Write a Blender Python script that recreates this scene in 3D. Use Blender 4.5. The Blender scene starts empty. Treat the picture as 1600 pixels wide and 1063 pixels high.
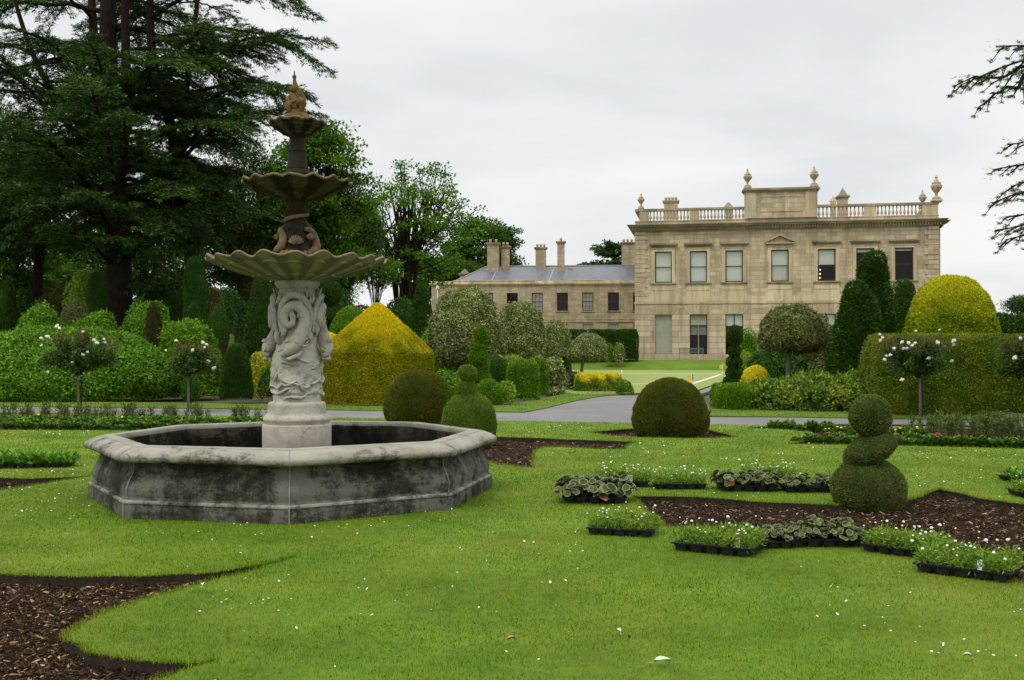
import bpy, math, random
import numpy as np
from mathutils import Vector, Matrix
from mathutils.geometry import delaunay_2d_cdt
R = math.radians
SC = bpy.context.scene
COL = SC.collection

# ------------------------------------------------------------------ camera
FPX, HOR, EYE = 1650.0, 545.0, 1.6
PITCH = math.atan((HOR - 531.5) / FPX)
cam_d = bpy.data.cameras.new('camera')
cam = bpy.data.objects.new('camera', cam_d)
COL.objects.link(cam)
cam.location = (0, 0, EYE)
cam.rotation_euler = (R(90) + PITCH, 0, 0)
cam_d.sensor_width = 36
cam_d.lens = 36 * FPX / 1600
cam_d.clip_start = 0.1
cam_d.clip_end = 3000
SC.camera = cam

# ------------------------------------------------------------------ sky, sun, exposure
SUN_EL, SUN_AZ = 55, -35          # soft light high behind the camera, slightly from the left
world = bpy.data.worlds.new('World')
SC.world = world
world.use_nodes = True
nt = world.node_tree
N, L = nt.nodes, nt.links
N.clear()
out = N.new('ShaderNodeOutputWorld')
bg = N.new('ShaderNodeBackground')
sky = N.new('ShaderNodeTexSky')
sky.sky_type = 'NISHITA'
sky.sun_disc = False
sky.sun_elevation = R(SUN_EL)
sky.sun_rotation = R(180 - SUN_AZ)
tc = N.new('ShaderNodeTexCoord')
sep = N.new('ShaderNodeSeparateXYZ')
L.new(tc.outputs['Generated'], sep.inputs[0])
# cloud deck: project the view direction on a flat layer of cloud
dz = N.new('ShaderNodeMath'); dz.operation = 'ADD'; dz.inputs[1].default_value = 0.22
L.new(sep.outputs['Z'], dz.inputs[0])
vx = N.new('ShaderNodeMath'); vx.operation = 'DIVIDE'
vy = N.new('ShaderNodeMath'); vy.operation = 'DIVIDE'
L.new(sep.outputs['X'], vx.inputs[0]); L.new(dz.outputs[0], vx.inputs[1])
L.new(sep.outputs['Y'], vy.inputs[0]); L.new(dz.outputs[0], vy.inputs[1])
cv = N.new('ShaderNodeCombineXYZ')
L.new(vx.outputs[0], cv.inputs[0]); L.new(vy.outputs[0], cv.inputs[1])
n1 = N.new('ShaderNodeTexNoise'); n1.inputs['Scale'].default_value = 1.1; n1.inputs['Detail'].default_value = 7
n1.inputs['Roughness'].default_value = 0.5; n1.inputs['Distortion'].default_value = 0.3
L.new(cv.outputs[0], n1.inputs['Vector'])
cr = N.new('ShaderNodeValToRGB')
cr.color_ramp.elements[0].position = 0.36; cr.color_ramp.elements[0].color = (6.5, 6.7, 6.95, 1)
cr.color_ramp.elements[1].position = 0.62; cr.color_ramp.elements[1].color = (8.35, 8.3, 8.2, 1)
L.new(n1.outputs['Fac'], cr.inputs[0])
# overcast sky is brighter towards the zenith
zr = N.new('ShaderNodeMapRange'); zr.inputs['From Min'].default_value = 0.30; zr.inputs['From Max'].default_value = 1.0
zr.inputs['To Min'].default_value = 1.0; zr.inputs['To Max'].default_value = 2.7
L.new(sep.outputs['Z'], zr.inputs[0])
mz = N.new('ShaderNodeVectorMath'); mz.operation = 'SCALE'
L.new(cr.outputs[0], mz.inputs[0]); L.new(zr.outputs[0], mz.inputs['Scale'])
mix = N.new('ShaderNodeMix'); mix.data_type = 'RGBA'; mix.inputs[0].default_value = 0.96
L.new(sky.outputs[0], mix.inputs['A']); L.new(mz.outputs[0], mix.inputs['B'])
L.new(mix.outputs['Result'], bg.inputs['Color'])
bg.inputs['Strength'].default_value = 0.115
L.new(bg.outputs[0], out.inputs['Surface'])

sun_d = bpy.data.lights.new('sun', 'SUN')
sun_d.energy = 1.1
sun_d.angle = R(14)
sun_d.color = (1.0, 0.965, 0.9)
sun = bpy.data.objects.new('sun', sun_d)
COL.objects.link(sun)
sv = Vector((math.sin(R(SUN_AZ)) * math.cos(R(SUN_EL)), -math.cos(R(SUN_AZ)) * math.cos(R(SUN_EL)), math.sin(R(SUN_EL))))
sun.rotation_euler = sv.to_track_quat('Z', 'Y').to_euler()
sun.location = (0, 0, 60)

SC.view_settings.view_transform = 'Standard'
SC.view_settings.look = 'None'
SC.view_settings.exposure = 0.0
SC.view_settings.gamma = 1.0
SC.render.engine = 'CYCLES'
SC.cycles.max_bounces = 6
SC.cycles.transparent_max_bounces = 8
SC.cycles.use_denoising = True

# ------------------------------------------------------------------ helpers
rng = np.random.default_rng(7)
random.seed(7)

def P(px, py, z=0.0):
    """world point where the ray of photo pixel meets the level z (used to measure the ground plan)"""
    x = (px - 800) / FPX; y = (531.5 - py) / FPX
    c, s = math.cos(PITCH), math.sin(PITCH)
    d = (x, c - y * s, s + y * c)
    t = (z - EYE) / d[2]
    return (d[0] * t, d[1] * t)

def AT(px, py, d):
    """point at depth d"""
    return ((px - 800) / FPX * d, d, EYE + (HOR - py) / FPX * d)

def tag(o, label=None, cat=None, group=None, kind=None):
    if label: o['label'] = label
    if cat: o['category'] = cat
    if group: o['group'] = group
    if kind: o['kind'] = kind
    return o

def empty(name, loc, rz=0, label=None, cat=None, group=None):
    o = bpy.data.objects.new(name, None)
    COL.objects.link(o)
    o.location = loc; o.rotation_euler = (0, 0, rz)
    o.empty_display_size = 0.2
    return tag(o, label, cat, group)

def build_mesh(name, V, F, mat=None, smooth=False, rnd=None):
    V = np.asarray(V, dtype=np.float32).reshape(-1, 3)
    me = bpy.data.meshes.new(name)
    if isinstance(F, np.ndarray):
        n, k = F.shape
        me.vertices.add(len(V)); me.vertices.foreach_set('co', V.ravel())
        me.loops.add(n * k); me.loops.foreach_set('vertex_index', F.astype(np.int32).ravel())
        me.polygons.add(n); me.polygons.foreach_set('loop_start', np.arange(0, n * k, k, dtype=np.int32))
        me.update(calc_edges=True)
    else:
        me.from_pydata(V.tolist(), [], [tuple(int(i) for i in f) for f in F])
        me.update()
    if smooth:
        me.polygons.foreach_set('use_smooth', np.ones(len(me.polygons), dtype=bool))
    if rnd is not None:
        a = me.attributes.new('rnd', 'FLOAT', 'POINT')
        a.data.foreach_set('value', np.asarray(rnd, dtype=np.float32))
    if mat: me.materials.append(mat)
    return me

def obj(name, me, parent=None, loc=None, rot=None):
    o = bpy.data.objects.new(name, me)
    COL.objects.link(o)
    if parent: o.parent = parent
    if loc is not None: o.location = loc
    if rot is not None: o.rotation_euler = rot
    return o

def part(name, mb, mat, parent=None, smooth=False, **k):
    return obj(name, mb.mesh(name, mat, smooth), parent, **k)

def copy_tree(o, parent=None, loc=None, rz=None):
    c = o.copy(); COL.objects.link(c); c.parent = parent
    if loc is not None: c.location = loc
    if rz is not None: c.rotation_euler = (0, 0, rz)
    for ch in list(o.children):
        copy_tree(ch, c)
    return c

def hsh(i, j, k, s):
    h = (i * 374761393 + j * 668265263 + k * 2147483647 + s * 1274126177) & 0xffffffff
    h = ((h ^ (h >> 13)) * 1274126177) & 0xffffffff
    return ((h ^ (h >> 16)) & 0xffff) / 65535.0

def vnoise(p, scale=1.0, seed=0):
    """value noise of points (n,3) -> (n,) in -1..1"""
    q = np.asarray(p, dtype=np.float64) * scale
    i = np.floor(q).astype(np.int64); f = q - i; f = f * f * (3 - 2 * f)
    r = 0
    for a in (0, 1):
        for b in (0, 1):
            for c in (0, 1):
                w = (f[:, 0] if a else 1 - f[:, 0]) * (f[:, 1] if b else 1 - f[:, 1]) * (f[:, 2] if c else 1 - f[:, 2])
                r = r + w * hsh(i[:, 0] + a, i[:, 1] + b, i[:, 2] + c, seed)
    return r * 2 - 1

def fbm(p, scale=1.0, seed=0, oct=3):
    r = 0; a = 1; t = 0
    for o in range(oct):
        r = r + a * vnoise(p, scale * 2 ** o, seed + o); t += a; a *= 0.5
    return r / t

class MB:
    """collects simple shapes into one mesh"""
    def __init__(s): s.v = []; s.f = []
    def add(s, V, F):
        o = len(s.v)
        s.v += [tuple(map(float, p)) for p in V]
        s.f += [tuple(int(i) + o for i in q) for q in F]
        return s
    def box(s, x0, x1, y0, y1, z0, z1):
        V = [(x, y, z) for z in (z0, z1) for y in (y0, y1) for x in (x0, x1)]
        return s.add(V, [(0, 2, 3, 1), (4, 5, 7, 6), (0, 1, 5, 4), (2, 6, 7, 3), (0, 4, 6, 2), (1, 3, 7, 5)])
    def quad(s, *p): return s.add(p, [tuple(range(len(p)))])
    def lathe(s, prof, seg=24, cx=0, cy=0, fun=None, caps=True):
        V = []; F = []; n = len(prof)
        for i, (r, z) in enumerate(prof):
            for k in range(seg):
                a = 2 * math.pi * k / seg
                rr, zz = (r, z) if fun is None else fun(r, z, a)
                V.append((cx + rr * math.cos(a), cy + rr * math.sin(a), zz))
        for i in range(n - 1):
            for k in range(seg):
                a, b = i * seg + k, i * seg + (k + 1) % seg
                F.append((a, b, b + seg, a + seg))
        if caps:
            F.append(tuple(range(seg))[::-1]); F.append(tuple((n - 1) * seg + k for k in range(seg)))
        return s.add(V, F)
    def tube(s, pts, rad, sides=8, flat=1.0):
        pts = [Vector(p) for p in pts]; n = len(pts)
        if not hasattr(rad, '__len__'): rad = [rad] * n
        V = []; F = []
        t0 = (pts[1] - pts[0]).normalized()
        ref = Vector((0, 0, 1)) if abs(t0.z) < 0.9 else Vector((1, 0, 0))
        u = t0.cross(ref).normalized()
        for i in range(n):
            t = (pts[min(i + 1, n - 1)] - pts[max(i - 1, 0)]).normalized()
            u = (u - t * u.dot(t)).normalized(); w = t.cross(u)
            for k in range(sides):
                a = 2 * math.pi * k / sides
                V.append(pts[i] + (u * math.cos(a) + w * math.sin(a) * flat) * rad[i])
        for i in range(n - 1):
            for k in range(sides):
                a, b = i * sides + k, i * sides + (k + 1) % sides
                F.append((a, b, b + sides, a + sides))
        F.append(tuple(range(sides))[::-1]); F.append(tuple((n - 1) * sides + k for k in range(sides)))
        return s.add(V, F)
    def blob(s, c, r, seg=14, rings=9, noise=0.0, seed=0):
        V = []; F = []
        for i in range(rings + 1):
            ph = math.pi * i / rings
            for k in range(seg):
                a = 2 * math.pi * k / seg
                V.append((math.sin(ph) * math.cos(a), math.sin(ph) * math.sin(a), -math.cos(ph)))
        V = np.array(V)
        if noise: V *= (1 + noise * fbm(V, 2.2, seed))[:, None]
        V = V * np.array(r) + np.array(c)
        for i in range(rings):
            for k in range(seg):
                a, b = i * seg + k, i * seg + (k + 1) % seg
                F.append((a, b, b + seg, a + seg))
        return s.add(V, F)
    def mesh(s, name, mat=None, smooth=False):
        return build_mesh(name, s.v, s.f, mat, smooth)

def spline(pts, n=8):
    """Catmull-Rom through points (any dimension)"""
    p = np.array(pts, float); o = []
    q = np.vstack([2 * p[0] - p[1], p, 2 * p[-1] - p[-2]])
    for i in range(1, len(q) - 2):
        for t in np.linspace(0, 1, n, endpoint=False):
            o.append(0.5 * ((2 * q[i]) + (-q[i - 1] + q[i + 1]) * t + (2 * q[i - 1] - 5 * q[i] + 4 * q[i + 1] - q[i + 2]) * t * t
                            + (-q[i - 1] + 3 * q[i] - 3 * q[i + 1] + q[i + 2]) * t ** 3))
    o.append(p[-1])
    return np.array(o)

def seg_tubes(P0, P1, R0, R1, sides=5):
    """many straight tapered limbs as arrays -> V, F(quads)"""
    P0 = np.asarray(P0, float); P1 = np.asarray(P1, float); n = len(P0)
    t = P1 - P0; t /= np.linalg.norm(t, axis=1, keepdims=True) + 1e-9
    ref = np.where(np.abs(t[:, 2:3]) < 0.9, np.array([[0, 0, 1.0]]), np.array([[1.0, 0, 0]]))
    u = np.cross(t, ref); u /= np.linalg.norm(u, axis=1, keepdims=True) + 1e-9
    w = np.cross(t, u)
    a = np.arange(sides) * 2 * math.pi / sides
    ring = u[:, None, :] * np.cos(a)[None, :, None] + w[:, None, :] * np.sin(a)[None, :, None]
    A = P0[:, None, :] + ring * np.asarray(R0)[:, None, None]
    B = P1[:, None, :] + ring * np.asarray(R1)[:, None, None]
    V = np.concatenate([A, B], axis=1).reshape(-1, 3)
    k = np.arange(sides); k2 = (k + 1) % sides
    f = np.stack([k, k2, k2 + sides, k + sides], axis=1)
    F = (f[None] + (np.arange(n) * 2 * sides)[:, None, None]).reshape(-1, 4)
    return V, F

def leaf_arrays(C, D, U, ln, wd, rg, curl=0.0):
    """leaves: base C, direction D, width direction U; kite-shaped quads"""
    n = len(C)
    ln = (ln * (0.7 + 0.6 * rg.random(n)))[:, None]; wd = (wd * (0.7 + 0.6 * rg.random(n)))[:, None]
    Wn = np.cross(D, U)
    v0 = C; v1 = C + D * ln * 0.45 + U * wd * 0.5 + Wn * curl * ln
    v2 = C + D * ln; v3 = C + D * ln * 0.45 - U * wd * 0.5 + Wn * curl * ln
    V = np.stack([v0, v1, v2, v3], axis=1).reshape(-1, 3)
    F = (np.arange(n) * 4)[:, None] + np.arange(4)[None, :]
    return V, F

def unit(a): return a / (np.linalg.norm(a, axis=1, keepdims=True) + 1e-9)

def sample_tris(V, F, n, rg):
    """area-weighted points + normals from a quad/tri mesh"""
    V = np.asarray(V, float); T = []
    for f in F:
        for i in range(1, len(f) - 1): T.append((f[0], f[i], f[i + 1]))
    T = np.array(T)
    a, b, c = V[T[:, 0]], V[T[:, 1]], V[T[:, 2]]
    nr = np.cross(b - a, c - a); ar = np.linalg.norm(nr, axis=1) + 1e-12
    nr = nr / ar[:, None]
    idx = rg.choice(len(T), size=n, p=ar / ar.sum())
    u = rg.random(n); v = rg.random(n); m = u + v > 1; u[m] = 1 - u[m]; v[m] = 1 - v[m]
    p = a[idx] + (b[idx] - a[idx]) * u[:, None] + (c[idx] - a[idx]) * v[:, None]
    return p, nr[idx], ar.sum() / 2

def area_of(V, F):
    V = np.asarray(V, float); s = 0
    for f in F:
        for i in range(1, len(f) - 1):
            s += np.linalg.norm(np.cross(V[f[i]] - V[f[0]], V[f[i + 1]] - V[f[0]])) / 2
    return s

# ------------------------------------------------------------------ materials
def new_mat(name):
    m = bpy.data.materials.new(name); m.use_nodes = True
    nt = m.node_tree; nt.nodes.clear()
    o = nt.nodes.new('ShaderNodeOutputMaterial')
    b = nt.nodes.new('ShaderNodeBsdfPrincipled')
    nt.links.new(b.outputs[0], o.inputs[0])
    return m, nt, b, o

def ramp(nt, fac, stops):
    r = nt.nodes.new('ShaderNodeValToRGB'); e = r.color_ramp.elements
    while len(e) < len(stops): e.new(0.5)
    for i, (p, c) in enumerate(stops):
        e[i].position = p; e[i].color = (*c, 1)
    nt.links.new(fac, r.inputs[0]); return r.outputs[0]

def noise(nt, vec, scale, detail=4, rough=0.55, dist=0.0):
    n = nt.nodes.new('ShaderNodeTexNoise')
    n.inputs['Scale'].default_value = scale; n.inputs['Detail'].default_value = detail
    n.inputs['Roughness'].default_value = rough; n.inputs['Distortion'].default_value = dist
    if vec is not None: nt.links.new(vec, n.inputs['Vector'])
    return n.outputs['Fac']

def math_n(nt, op, a, b=None, c=None, clamp=False):
    m = nt.nodes.new('ShaderNodeMath'); m.operation = op; m.use_clamp = clamp
    for i, x in enumerate((a, b, c)):
        if x is None: continue
        if isinstance(x, (int, float)): m.inputs[i].default_value = x
        else: nt.links.new(x, m.inputs[i])
    return m.outputs[0]

def mixc(nt, fac, a, b, mode='MIX'):
    m = nt.nodes.new('ShaderNodeMix'); m.data_type = 'RGBA'; m.blend_type = mode
    for s, x in (('Factor', fac), ('A', a), ('B', b)):
        sock = m.inputs[0] if s == 'Factor' else m.inputs[s]
        if isinstance(x, (int, float)): sock.default_value = x
        elif isinstance(x, tuple): sock.default_value = (*x, 1)
        else: nt.links.new(x, sock)
    return m.outputs['Result']

def coords(nt, scale=(1, 1, 1), kind='Object'):
    t = nt.nodes.new('ShaderNodeTexCoord')
    mp = nt.nodes.new('ShaderNodeMapping'); mp.inputs['Scale'].default_value = scale
    nt.links.new(t.outputs[kind], mp.inputs[0]); return mp.outputs[0]

def bump(nt, b, h, strength=0.4, dist=0.02):
    n = nt.nodes.new('ShaderNodeBump'); n.inputs['Strength'].default_value = strength
    n.inputs['Distance'].default_value = dist
    nt.links.new(h, n.inputs['Height']); nt.links.new(n.outputs[0], b.inputs['Normal'])

def leaf_mat(name, c0, c1, c2, patch=None, patch_scale=1.5, trans=0.25, rough=0.55, height=None):
    """leaf colours vary leaf by leaf (rnd) and by growth patches"""
    m, nt, b, o = new_mat(name)
    at = nt.nodes.new('ShaderNodeAttribute'); at.attribute_name = 'rnd'
    vec = coords(nt)
    nz = noise(nt, vec, patch_scale, 3)
    f = math_n(nt, 'MULTIPLY_ADD', nz, 0.9, -0.45)
    f = math_n(nt, 'ADD', f, at.outputs['Fac'], clamp=True)
    col = ramp(nt, f, [(0.0, c0), (0.55, c1), (1.0, c2)])
    if patch:
        n2 = noise(nt, vec, patch_scale * 0.6, 3)
        pf = ramp(nt, n2, [(0.47, (0, 0, 0)), (0.62, (1, 1, 1))])
        col = mixc(nt, pf, col, mixc(nt, at.outputs['Fac'], col, patch))
    if height:     # new growth of another colour above a height: (z0, z1, colour)
        sx = nt.nodes.new('ShaderNodeSeparateXYZ'); nt.links.new(vec, sx.inputs[0])
        z = math_n(nt, 'ADD', sx.outputs['Z'], math_n(nt, 'MULTIPLY_ADD', nz, 1.6, -0.8))
        mr = nt.nodes.new('ShaderNodeMapRange'); mr.inputs[1].default_value = height[0]; mr.inputs[2].default_value = height[1]
        nt.links.new(z, mr.inputs[0])
        col = mixc(nt, mr.outputs[0], col, ramp(nt, at.outputs['Fac'], [(0, tuple(x * 0.55 for x in height[2])), (1, height[2])]))
    nt.links.new(col, b.inputs['Base Color'])
    b.inputs['Roughness'].default_value = rough
    b.inputs['Specular IOR Level'].default_value = 0.07
    tr = nt.nodes.new('ShaderNodeBsdfTranslucent'); nt.links.new(col, tr.inputs[0])
    mx = nt.nodes.new('ShaderNodeMixShader'); mx.inputs[0].default_value = trans
    nt.links.new(b.outputs[0], mx.inputs[1]); nt.links.new(tr.outputs[0], mx.inputs[2])
    nt.links.new(mx.outputs[0], o.inputs[0])
    return m

def plain(name, c0, c1=None, scale=6, rough=0.7, metal=0.0, bmp=0.0, spec=0.22, stretch=(1, 1, 1), bdist=0.01):
    m, nt, b, o = new_mat(name)
    vec = coords(nt, stretch)
    nz = noise(nt, vec, scale, 5, 0.6)
    col = ramp(nt, nz, [(0.3, c0), (0.7, c1 or c0)])
    nt.links.new(col, b.inputs['Base Color'])
    b.inputs['Roughness'].default_value = rough; b.inputs['Metallic'].default_value = metal
    b.inputs['Specular IOR Level'].default_value = spec
    if bmp: bump(nt, b, noise(nt, vec, scale * 4, 4), bmp, bdist)
    return m

M = {}
M['yew'] = leaf_mat('yew', (.013, .040, .005), (.034, .088, .010), (.095, .20, .022), patch_scale=2)
M['yew_mid'] = leaf_mat('yew_mid', (.022, .065, .008), (.045, .13, .014), (.10, .22, .03), patch_scale=2)
M['yew_olive'] = leaf_mat('yew_olive', (.028, .04, .010), (.06, .075, .016), (.11, .12, .025), patch=(.12, .07, .02), patch_scale=3)
M['yew_brown'] = leaf_mat('yew_brown', (.035, .055, .007), (.095, .125, .014), (.20, .23, .028), patch=(.18, .13, .025), patch_scale=3, height=(1.0, 1.5, (.20, .15, .025)))
M['box'] = leaf_mat('box', (.06, .11, .012), (.14, .22, .022), (.26, .36, .05), patch_scale=3)
M['box_dark'] = leaf_mat('box_dark', (.045, .075, .014), (.10, .15, .030), (.24, .30, .075), patch=(.22, .19, .07), patch_scale=5)
M['fresh'] = leaf_mat('fresh', (.034, .10, .004), (.105, .23, .010), (.25, .42, .028), patch_scale=1.5)
M['laurel'] = leaf_mat('laurel', (.026, .088, .005), (.090, .225, .012), (.23, .42, .04), patch_scale=1.2, rough=.5)
M['laurel_deep'] = leaf_mat('laurel_deep', (.016, .055, .007), (.045, .13, .018), (.12, .26, .045), patch_scale=1.2, rough=.5)
M['lime'] = leaf_mat('lime', (.09, .18, .012), (.20, .34, .025), (.38, .52, .06), patch_scale=2)
M['gold'] = leaf_mat('gold', (.10, .115, .003), (.25, .25, .007), (.52, .45, .010), patch_scale=1.6, height=(1.5, 2.6, (.86, .70, .008)))
M['gold_dome'] = leaf_mat('gold_dome', (.07, .13, .004), (.21, .29, .010), (.46, .52, .02), patch_scale=1.2, height=(2.3, 3.4, (.64, .63, .015)))
M['gold_low'] = leaf_mat('gold_low', (.16, .24, .012), (.40, .42, .02), (.75, .65, .03), patch_scale=3)
M['gold_tip'] = leaf_mat('gold_tip', (.05, .13, .012), (.13, .22, .018), (.30, .34, .03), patch_scale=3, height=(.35, .7, (.95, .80, .03)))
M['hedge'] = leaf_mat('hedge', (.038, .075, .005), (.12, .185, .012), (.30, .37, .026), patch=(.26, .24, .02), patch_scale=2.2, height=(2.05, 2.35, (.50, .46, .02)))
M['varieg'] = leaf_mat('varieg', (.045, .075, .018), (.16, .21, .05), (.55, .56, .24), patch_scale=2)
M['varieg_brown'] = leaf_mat('varieg_brown', (.035, .06, .014), (.11, .15, .035), (.38, .38, .13), patch=(.20, .15, .05), patch_scale=2)
M['elaeagnus'] = leaf_mat('elaeagnus', (.030, .08, .008), (.10, .19, .018), (.34, .44, .05), patch=(.42, .44, .05), patch_scale=1.4, rough=.4)
M['purple_brown'] = leaf_mat('purple_brown', (.02, .03, .015), (.05, .055, .025), (.10, .08, .04), patch_scale=3)
M['rose_leaf'] = leaf_mat('rose_leaf', (.018, .05, .010), (.045, .11, .018), (.12, .20, .035), patch=(.10, .07, .03), patch_scale=1.5)
M['rose_shoot'] = leaf_mat('rose_shoot', (.07, .06, .02), (.13, .10, .035), (.20, .13, .05), patch_scale=3)
M['cedar'] = leaf_mat('cedar', (.015, .036, .008), (.045, .105, .020), (.17, .30, .055), patch_scale=.35, trans=.15)
M['pine'] = leaf_mat('pine', (.018, .042, .008), (.042, .088, .016), (.095, .175, .032), patch_scale=.4, trans=.15)
M['broad'] = leaf_mat('broad', (.028, .08, .005), (.080, .19, .012), (.19, .36, .03), patch_scale=.3, trans=.45)
M['broad_dark'] = leaf_mat('broad_dark', (.018, .055, .006), (.045, .115, .010), (.11, .21, .02), patch_scale=.3, trans=.35)
M['grass'] = leaf_mat('grass', (.045, .120, .004), (.130, .235, .008), (.29, .37, .024), patch=(.33, .29, .045), patch_scale=.9, trans=.35, rough=.6)
M['twig'] = plain('twig', (.02, .028, .012), (.045, .05, .02), 12, .9)
M['bark'] = plain('bark', (.016, .012, .009), (.046, .034, .025), 5, .95, bmp=.8, stretch=(3, 3, .5), bdist=.06, spec=.05)
M['bark_red'] = plain('bark_red', (.05, .03, .022), (.11, .07, .05), 5, .95, bmp=.8, stretch=(3, 3, .5), bdist=.05, spec=.05)
M['bark_grey'] = plain('bark_grey', (.10, .09, .06), (.20, .18, .13), 8, .9, bmp=.5, stretch=(3, 3, .7), bdist=.01)
M['petal'] = plain('petal', (.85, .80, .72), (.92, .88, .82), 30, .6)
M['petal_white'] = plain('petal_white', (.80, .80, .78), (.9, .9, .88), 30, .6)
M['petal_yellow'] = plain('petal_yellow', (.75, .55, .02), (.85, .65, .03), 30, .6)
M['petal_red'] = plain('petal_red', (.30, .02, .01), (.55, .05, .02), 30, .6)
M['petal_orange'] = plain('petal_orange', (.75, .12, .04), (.8, .22, .08), 30, .6)
M['black_plastic'] = plain('black_plastic', (.008, .008, .009), (.014, .014, .015), 20, .35)
M['tag'] = plain('tag', (.75, .75, .73), (.8, .8, .78), 20, .5)
M['ink'] = plain('ink', (.12, .12, .13), None, 20, .6)
M['iron'] = plain('iron', (.012, .014, .016), (.03, .03, .03), 20, .5, bmp=.2)
M['bench'] = plain('bench', (.10, .14, .13), (.15, .19, .17), 20, .6)
M['white_paint'] = plain('white_paint', (.75, .75, .72), (.85, .85, .82), 3, .8)
M['flag_yellow'] = plain('flag_yellow', (.85, .50, .02), None, 3, .7)
M['flag_blue'] = plain('flag_blue', (.02, .14, .45), None, 3, .7)
M['wood_red'] = plain('wood_red', (.060, .024, .020), (.085, .034, .028), 6, .5)
M['dark_wood'] = plain('dark_wood', (.02, .018, .018), (.035, .03, .03), 6, .5)
M['blind'] = plain('blind', (.80, .85, .76), (.88, .90, .83), .5, .8, stretch=(1, 1, .2))
M['blind_grey'] = plain('blind_grey', (.78, .84, .84), (.86, .9, .9), .5, .8)
M['curtain'] = plain('curtain', (.75, .75, .68), (.86, .85, .78), 3, .8, stretch=(6, 1, .6), bmp=.5, bdist=.05)
M['shutter'] = plain('shutter', (.27, .28, .20), (.34, .35, .26), 2, .7)
M['net'] = plain('net', (.55, .53, .47), (.65, .63, .57), 5, .9)
M['lead'] = plain('lead', (.22, .23, .24), (.34, .35, .36), 2, .6)
M['terracotta'] = plain('terracotta', (.30, .11, .06), (.42, .17, .09), 4, .8)
M['pale_pot'] = plain('pale_pot', (.42, .34, .22), (.55, .46, .32), 4, .8)

m, nt, b, o = new_mat('glass')
gl = nt.nodes.new('ShaderNodeBsdfGlossy'); gl.inputs['Roughness'].default_value = 0.02
tp = nt.nodes.new('ShaderNodeBsdfTransparent'); tp.inputs[0].default_value = (.97, .98, .97, 1)
fr = nt.nodes.new('ShaderNodeFresnel'); fr.inputs[0].default_value = 1.5
fm = math_n(nt, 'MULTIPLY', fr.outputs[0], 0.7)
ms = nt.nodes.new('ShaderNodeMixShader')
nt.links.new(fm, ms.inputs[0]); nt.links.new(tp.outputs[0], ms.inputs[1]); nt.links.new(gl.outputs[0], ms.inputs[2])
nt.links.new(ms.outputs[0], o.inputs[0]); nt.nodes.remove(b)
M['glass'] = m

m, nt, b, o = new_mat('lamp_glow'); b.inputs['Emission Color'].default_value = (1, .75, .4, 1)
b.inputs['Emission Strength'].default_value = 3; b.inputs['Base Color'].default_value = (.9, .8, .6, 1); M['lamp_glow'] = m

# --- ashlar limestone of the mansion
def ashlar(name, row=.34, wid=.85, joint=.010, c=((.38, .32, .22), (.51, .435, .31), (.66, .58, .44)), jointc=(.27, .22, .15), jb=.5):
    m, nt, b, o = new_mat(name)
    t = nt.nodes.new('ShaderNodeTexCoord'); s = nt.nodes.new('ShaderNodeSeparateXYZ')
    nt.links.new(t.outputs['Object'], s.inputs[0])
    u = math_n(nt, 'ADD', s.outputs['X'], s.outputs['Y'])
    cv = nt.nodes.new('ShaderNodeCombineXYZ'); nt.links.new(u, cv.inputs[0]); nt.links.new(s.outputs['Z'], cv.inputs[1])
    br = nt.nodes.new('ShaderNodeTexBrick')
    br.inputs['Scale'].default_value = 1; br.inputs['Row Height'].default_value = row; br.inputs['Brick Width'].default_value = wid
    br.inputs['Mortar Size'].default_value = joint; br.inputs['Mortar Smooth'].default_value = .3
    br.inputs['Color1'].default_value = (0, 0, 0, 1); br.inputs['Color2'].default_value = (1, 1, 1, 1); br.inputs['Mortar'].default_value = (.5, .5, .5, 1)
    nt.links.new(cv.outputs[0], br.inputs['Vector'])
    n1 = noise(nt, t.outputs['Object'], .45, 5, .6)
    f = math_n(nt, 'ADD', math_n(nt, 'MULTIPLY', br.outputs['Color'], .55), math_n(nt, 'MULTIPLY_ADD', n1, 1.1, -.35), clamp=True)
    col = ramp(nt, f, [(0.1, c[0]), (.5, c[1]), (.95, c[2])])
    # weather streaks running down
    mp = nt.nodes.new('ShaderNodeMapping'); mp.inputs['Scale'].default_value = (1.6, 1.6, .18)
    nt.links.new(t.outputs['Object'], mp.inputs[0])
    st = noise(nt, mp.outputs[0], 1.4, 6, .65)
    sf = ramp(nt, st, [(.46, (0, 0, 0)), (.72, (.7, .7, .7))])
    col = mixc(nt, sf, col, (.19, .165, .12))
    fine = noise(nt, t.outputs['Object'], 14, 4, .7)
    col = mixc(nt, .35, col, ramp(nt, fine, [(.3, (.22, .18, .12)), (.7, (.62, .54, .40))]), 'OVERLAY')
    col = mixc(nt, math_n(nt, 'MULTIPLY', br.outputs['Fac'], .75), col, jointc)
    nt.links.new(col, b.inputs['Base Color']); b.inputs['Roughness'].default_value = .9; b.inputs['Specular IOR Level'].default_value = .2
    h = math_n(nt, 'SUBTRACT', math_n(nt, 'MULTIPLY', fine, .3), br.outputs['Fac'])
    bump(nt, b, h, jb, .03)
    return m
M['ashlar'] = ashlar('ashlar', .34, .8, .016)
M['rustic'] = ashlar('rustic', .46, 2.3, .020, jointc=(.24, .195, .13), jb=.8)
M['trim'] = ashlar('trim', 3, 1.3, .012, ((.38, .32, .215), (.50, .425, .295), (.62, .54, .39)))
M['trim_pale'] = ashlar('trim_pale', 3, 1.5, .010, ((.48, .41, .28), (.60, .52, .37), (.70, .62, .46)))
M['trim_dark'] = ashlar('trim_dark', 3, 1.1, .012, ((.18, .165, .12), (.32, .285, .20), (.46, .41, .29)))
M['wing_stone'] = ashlar('wing_stone', .26, .6, .012, ((.33, .265, .19), (.45, .37, .265), (.57, .49, .365)))

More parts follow.
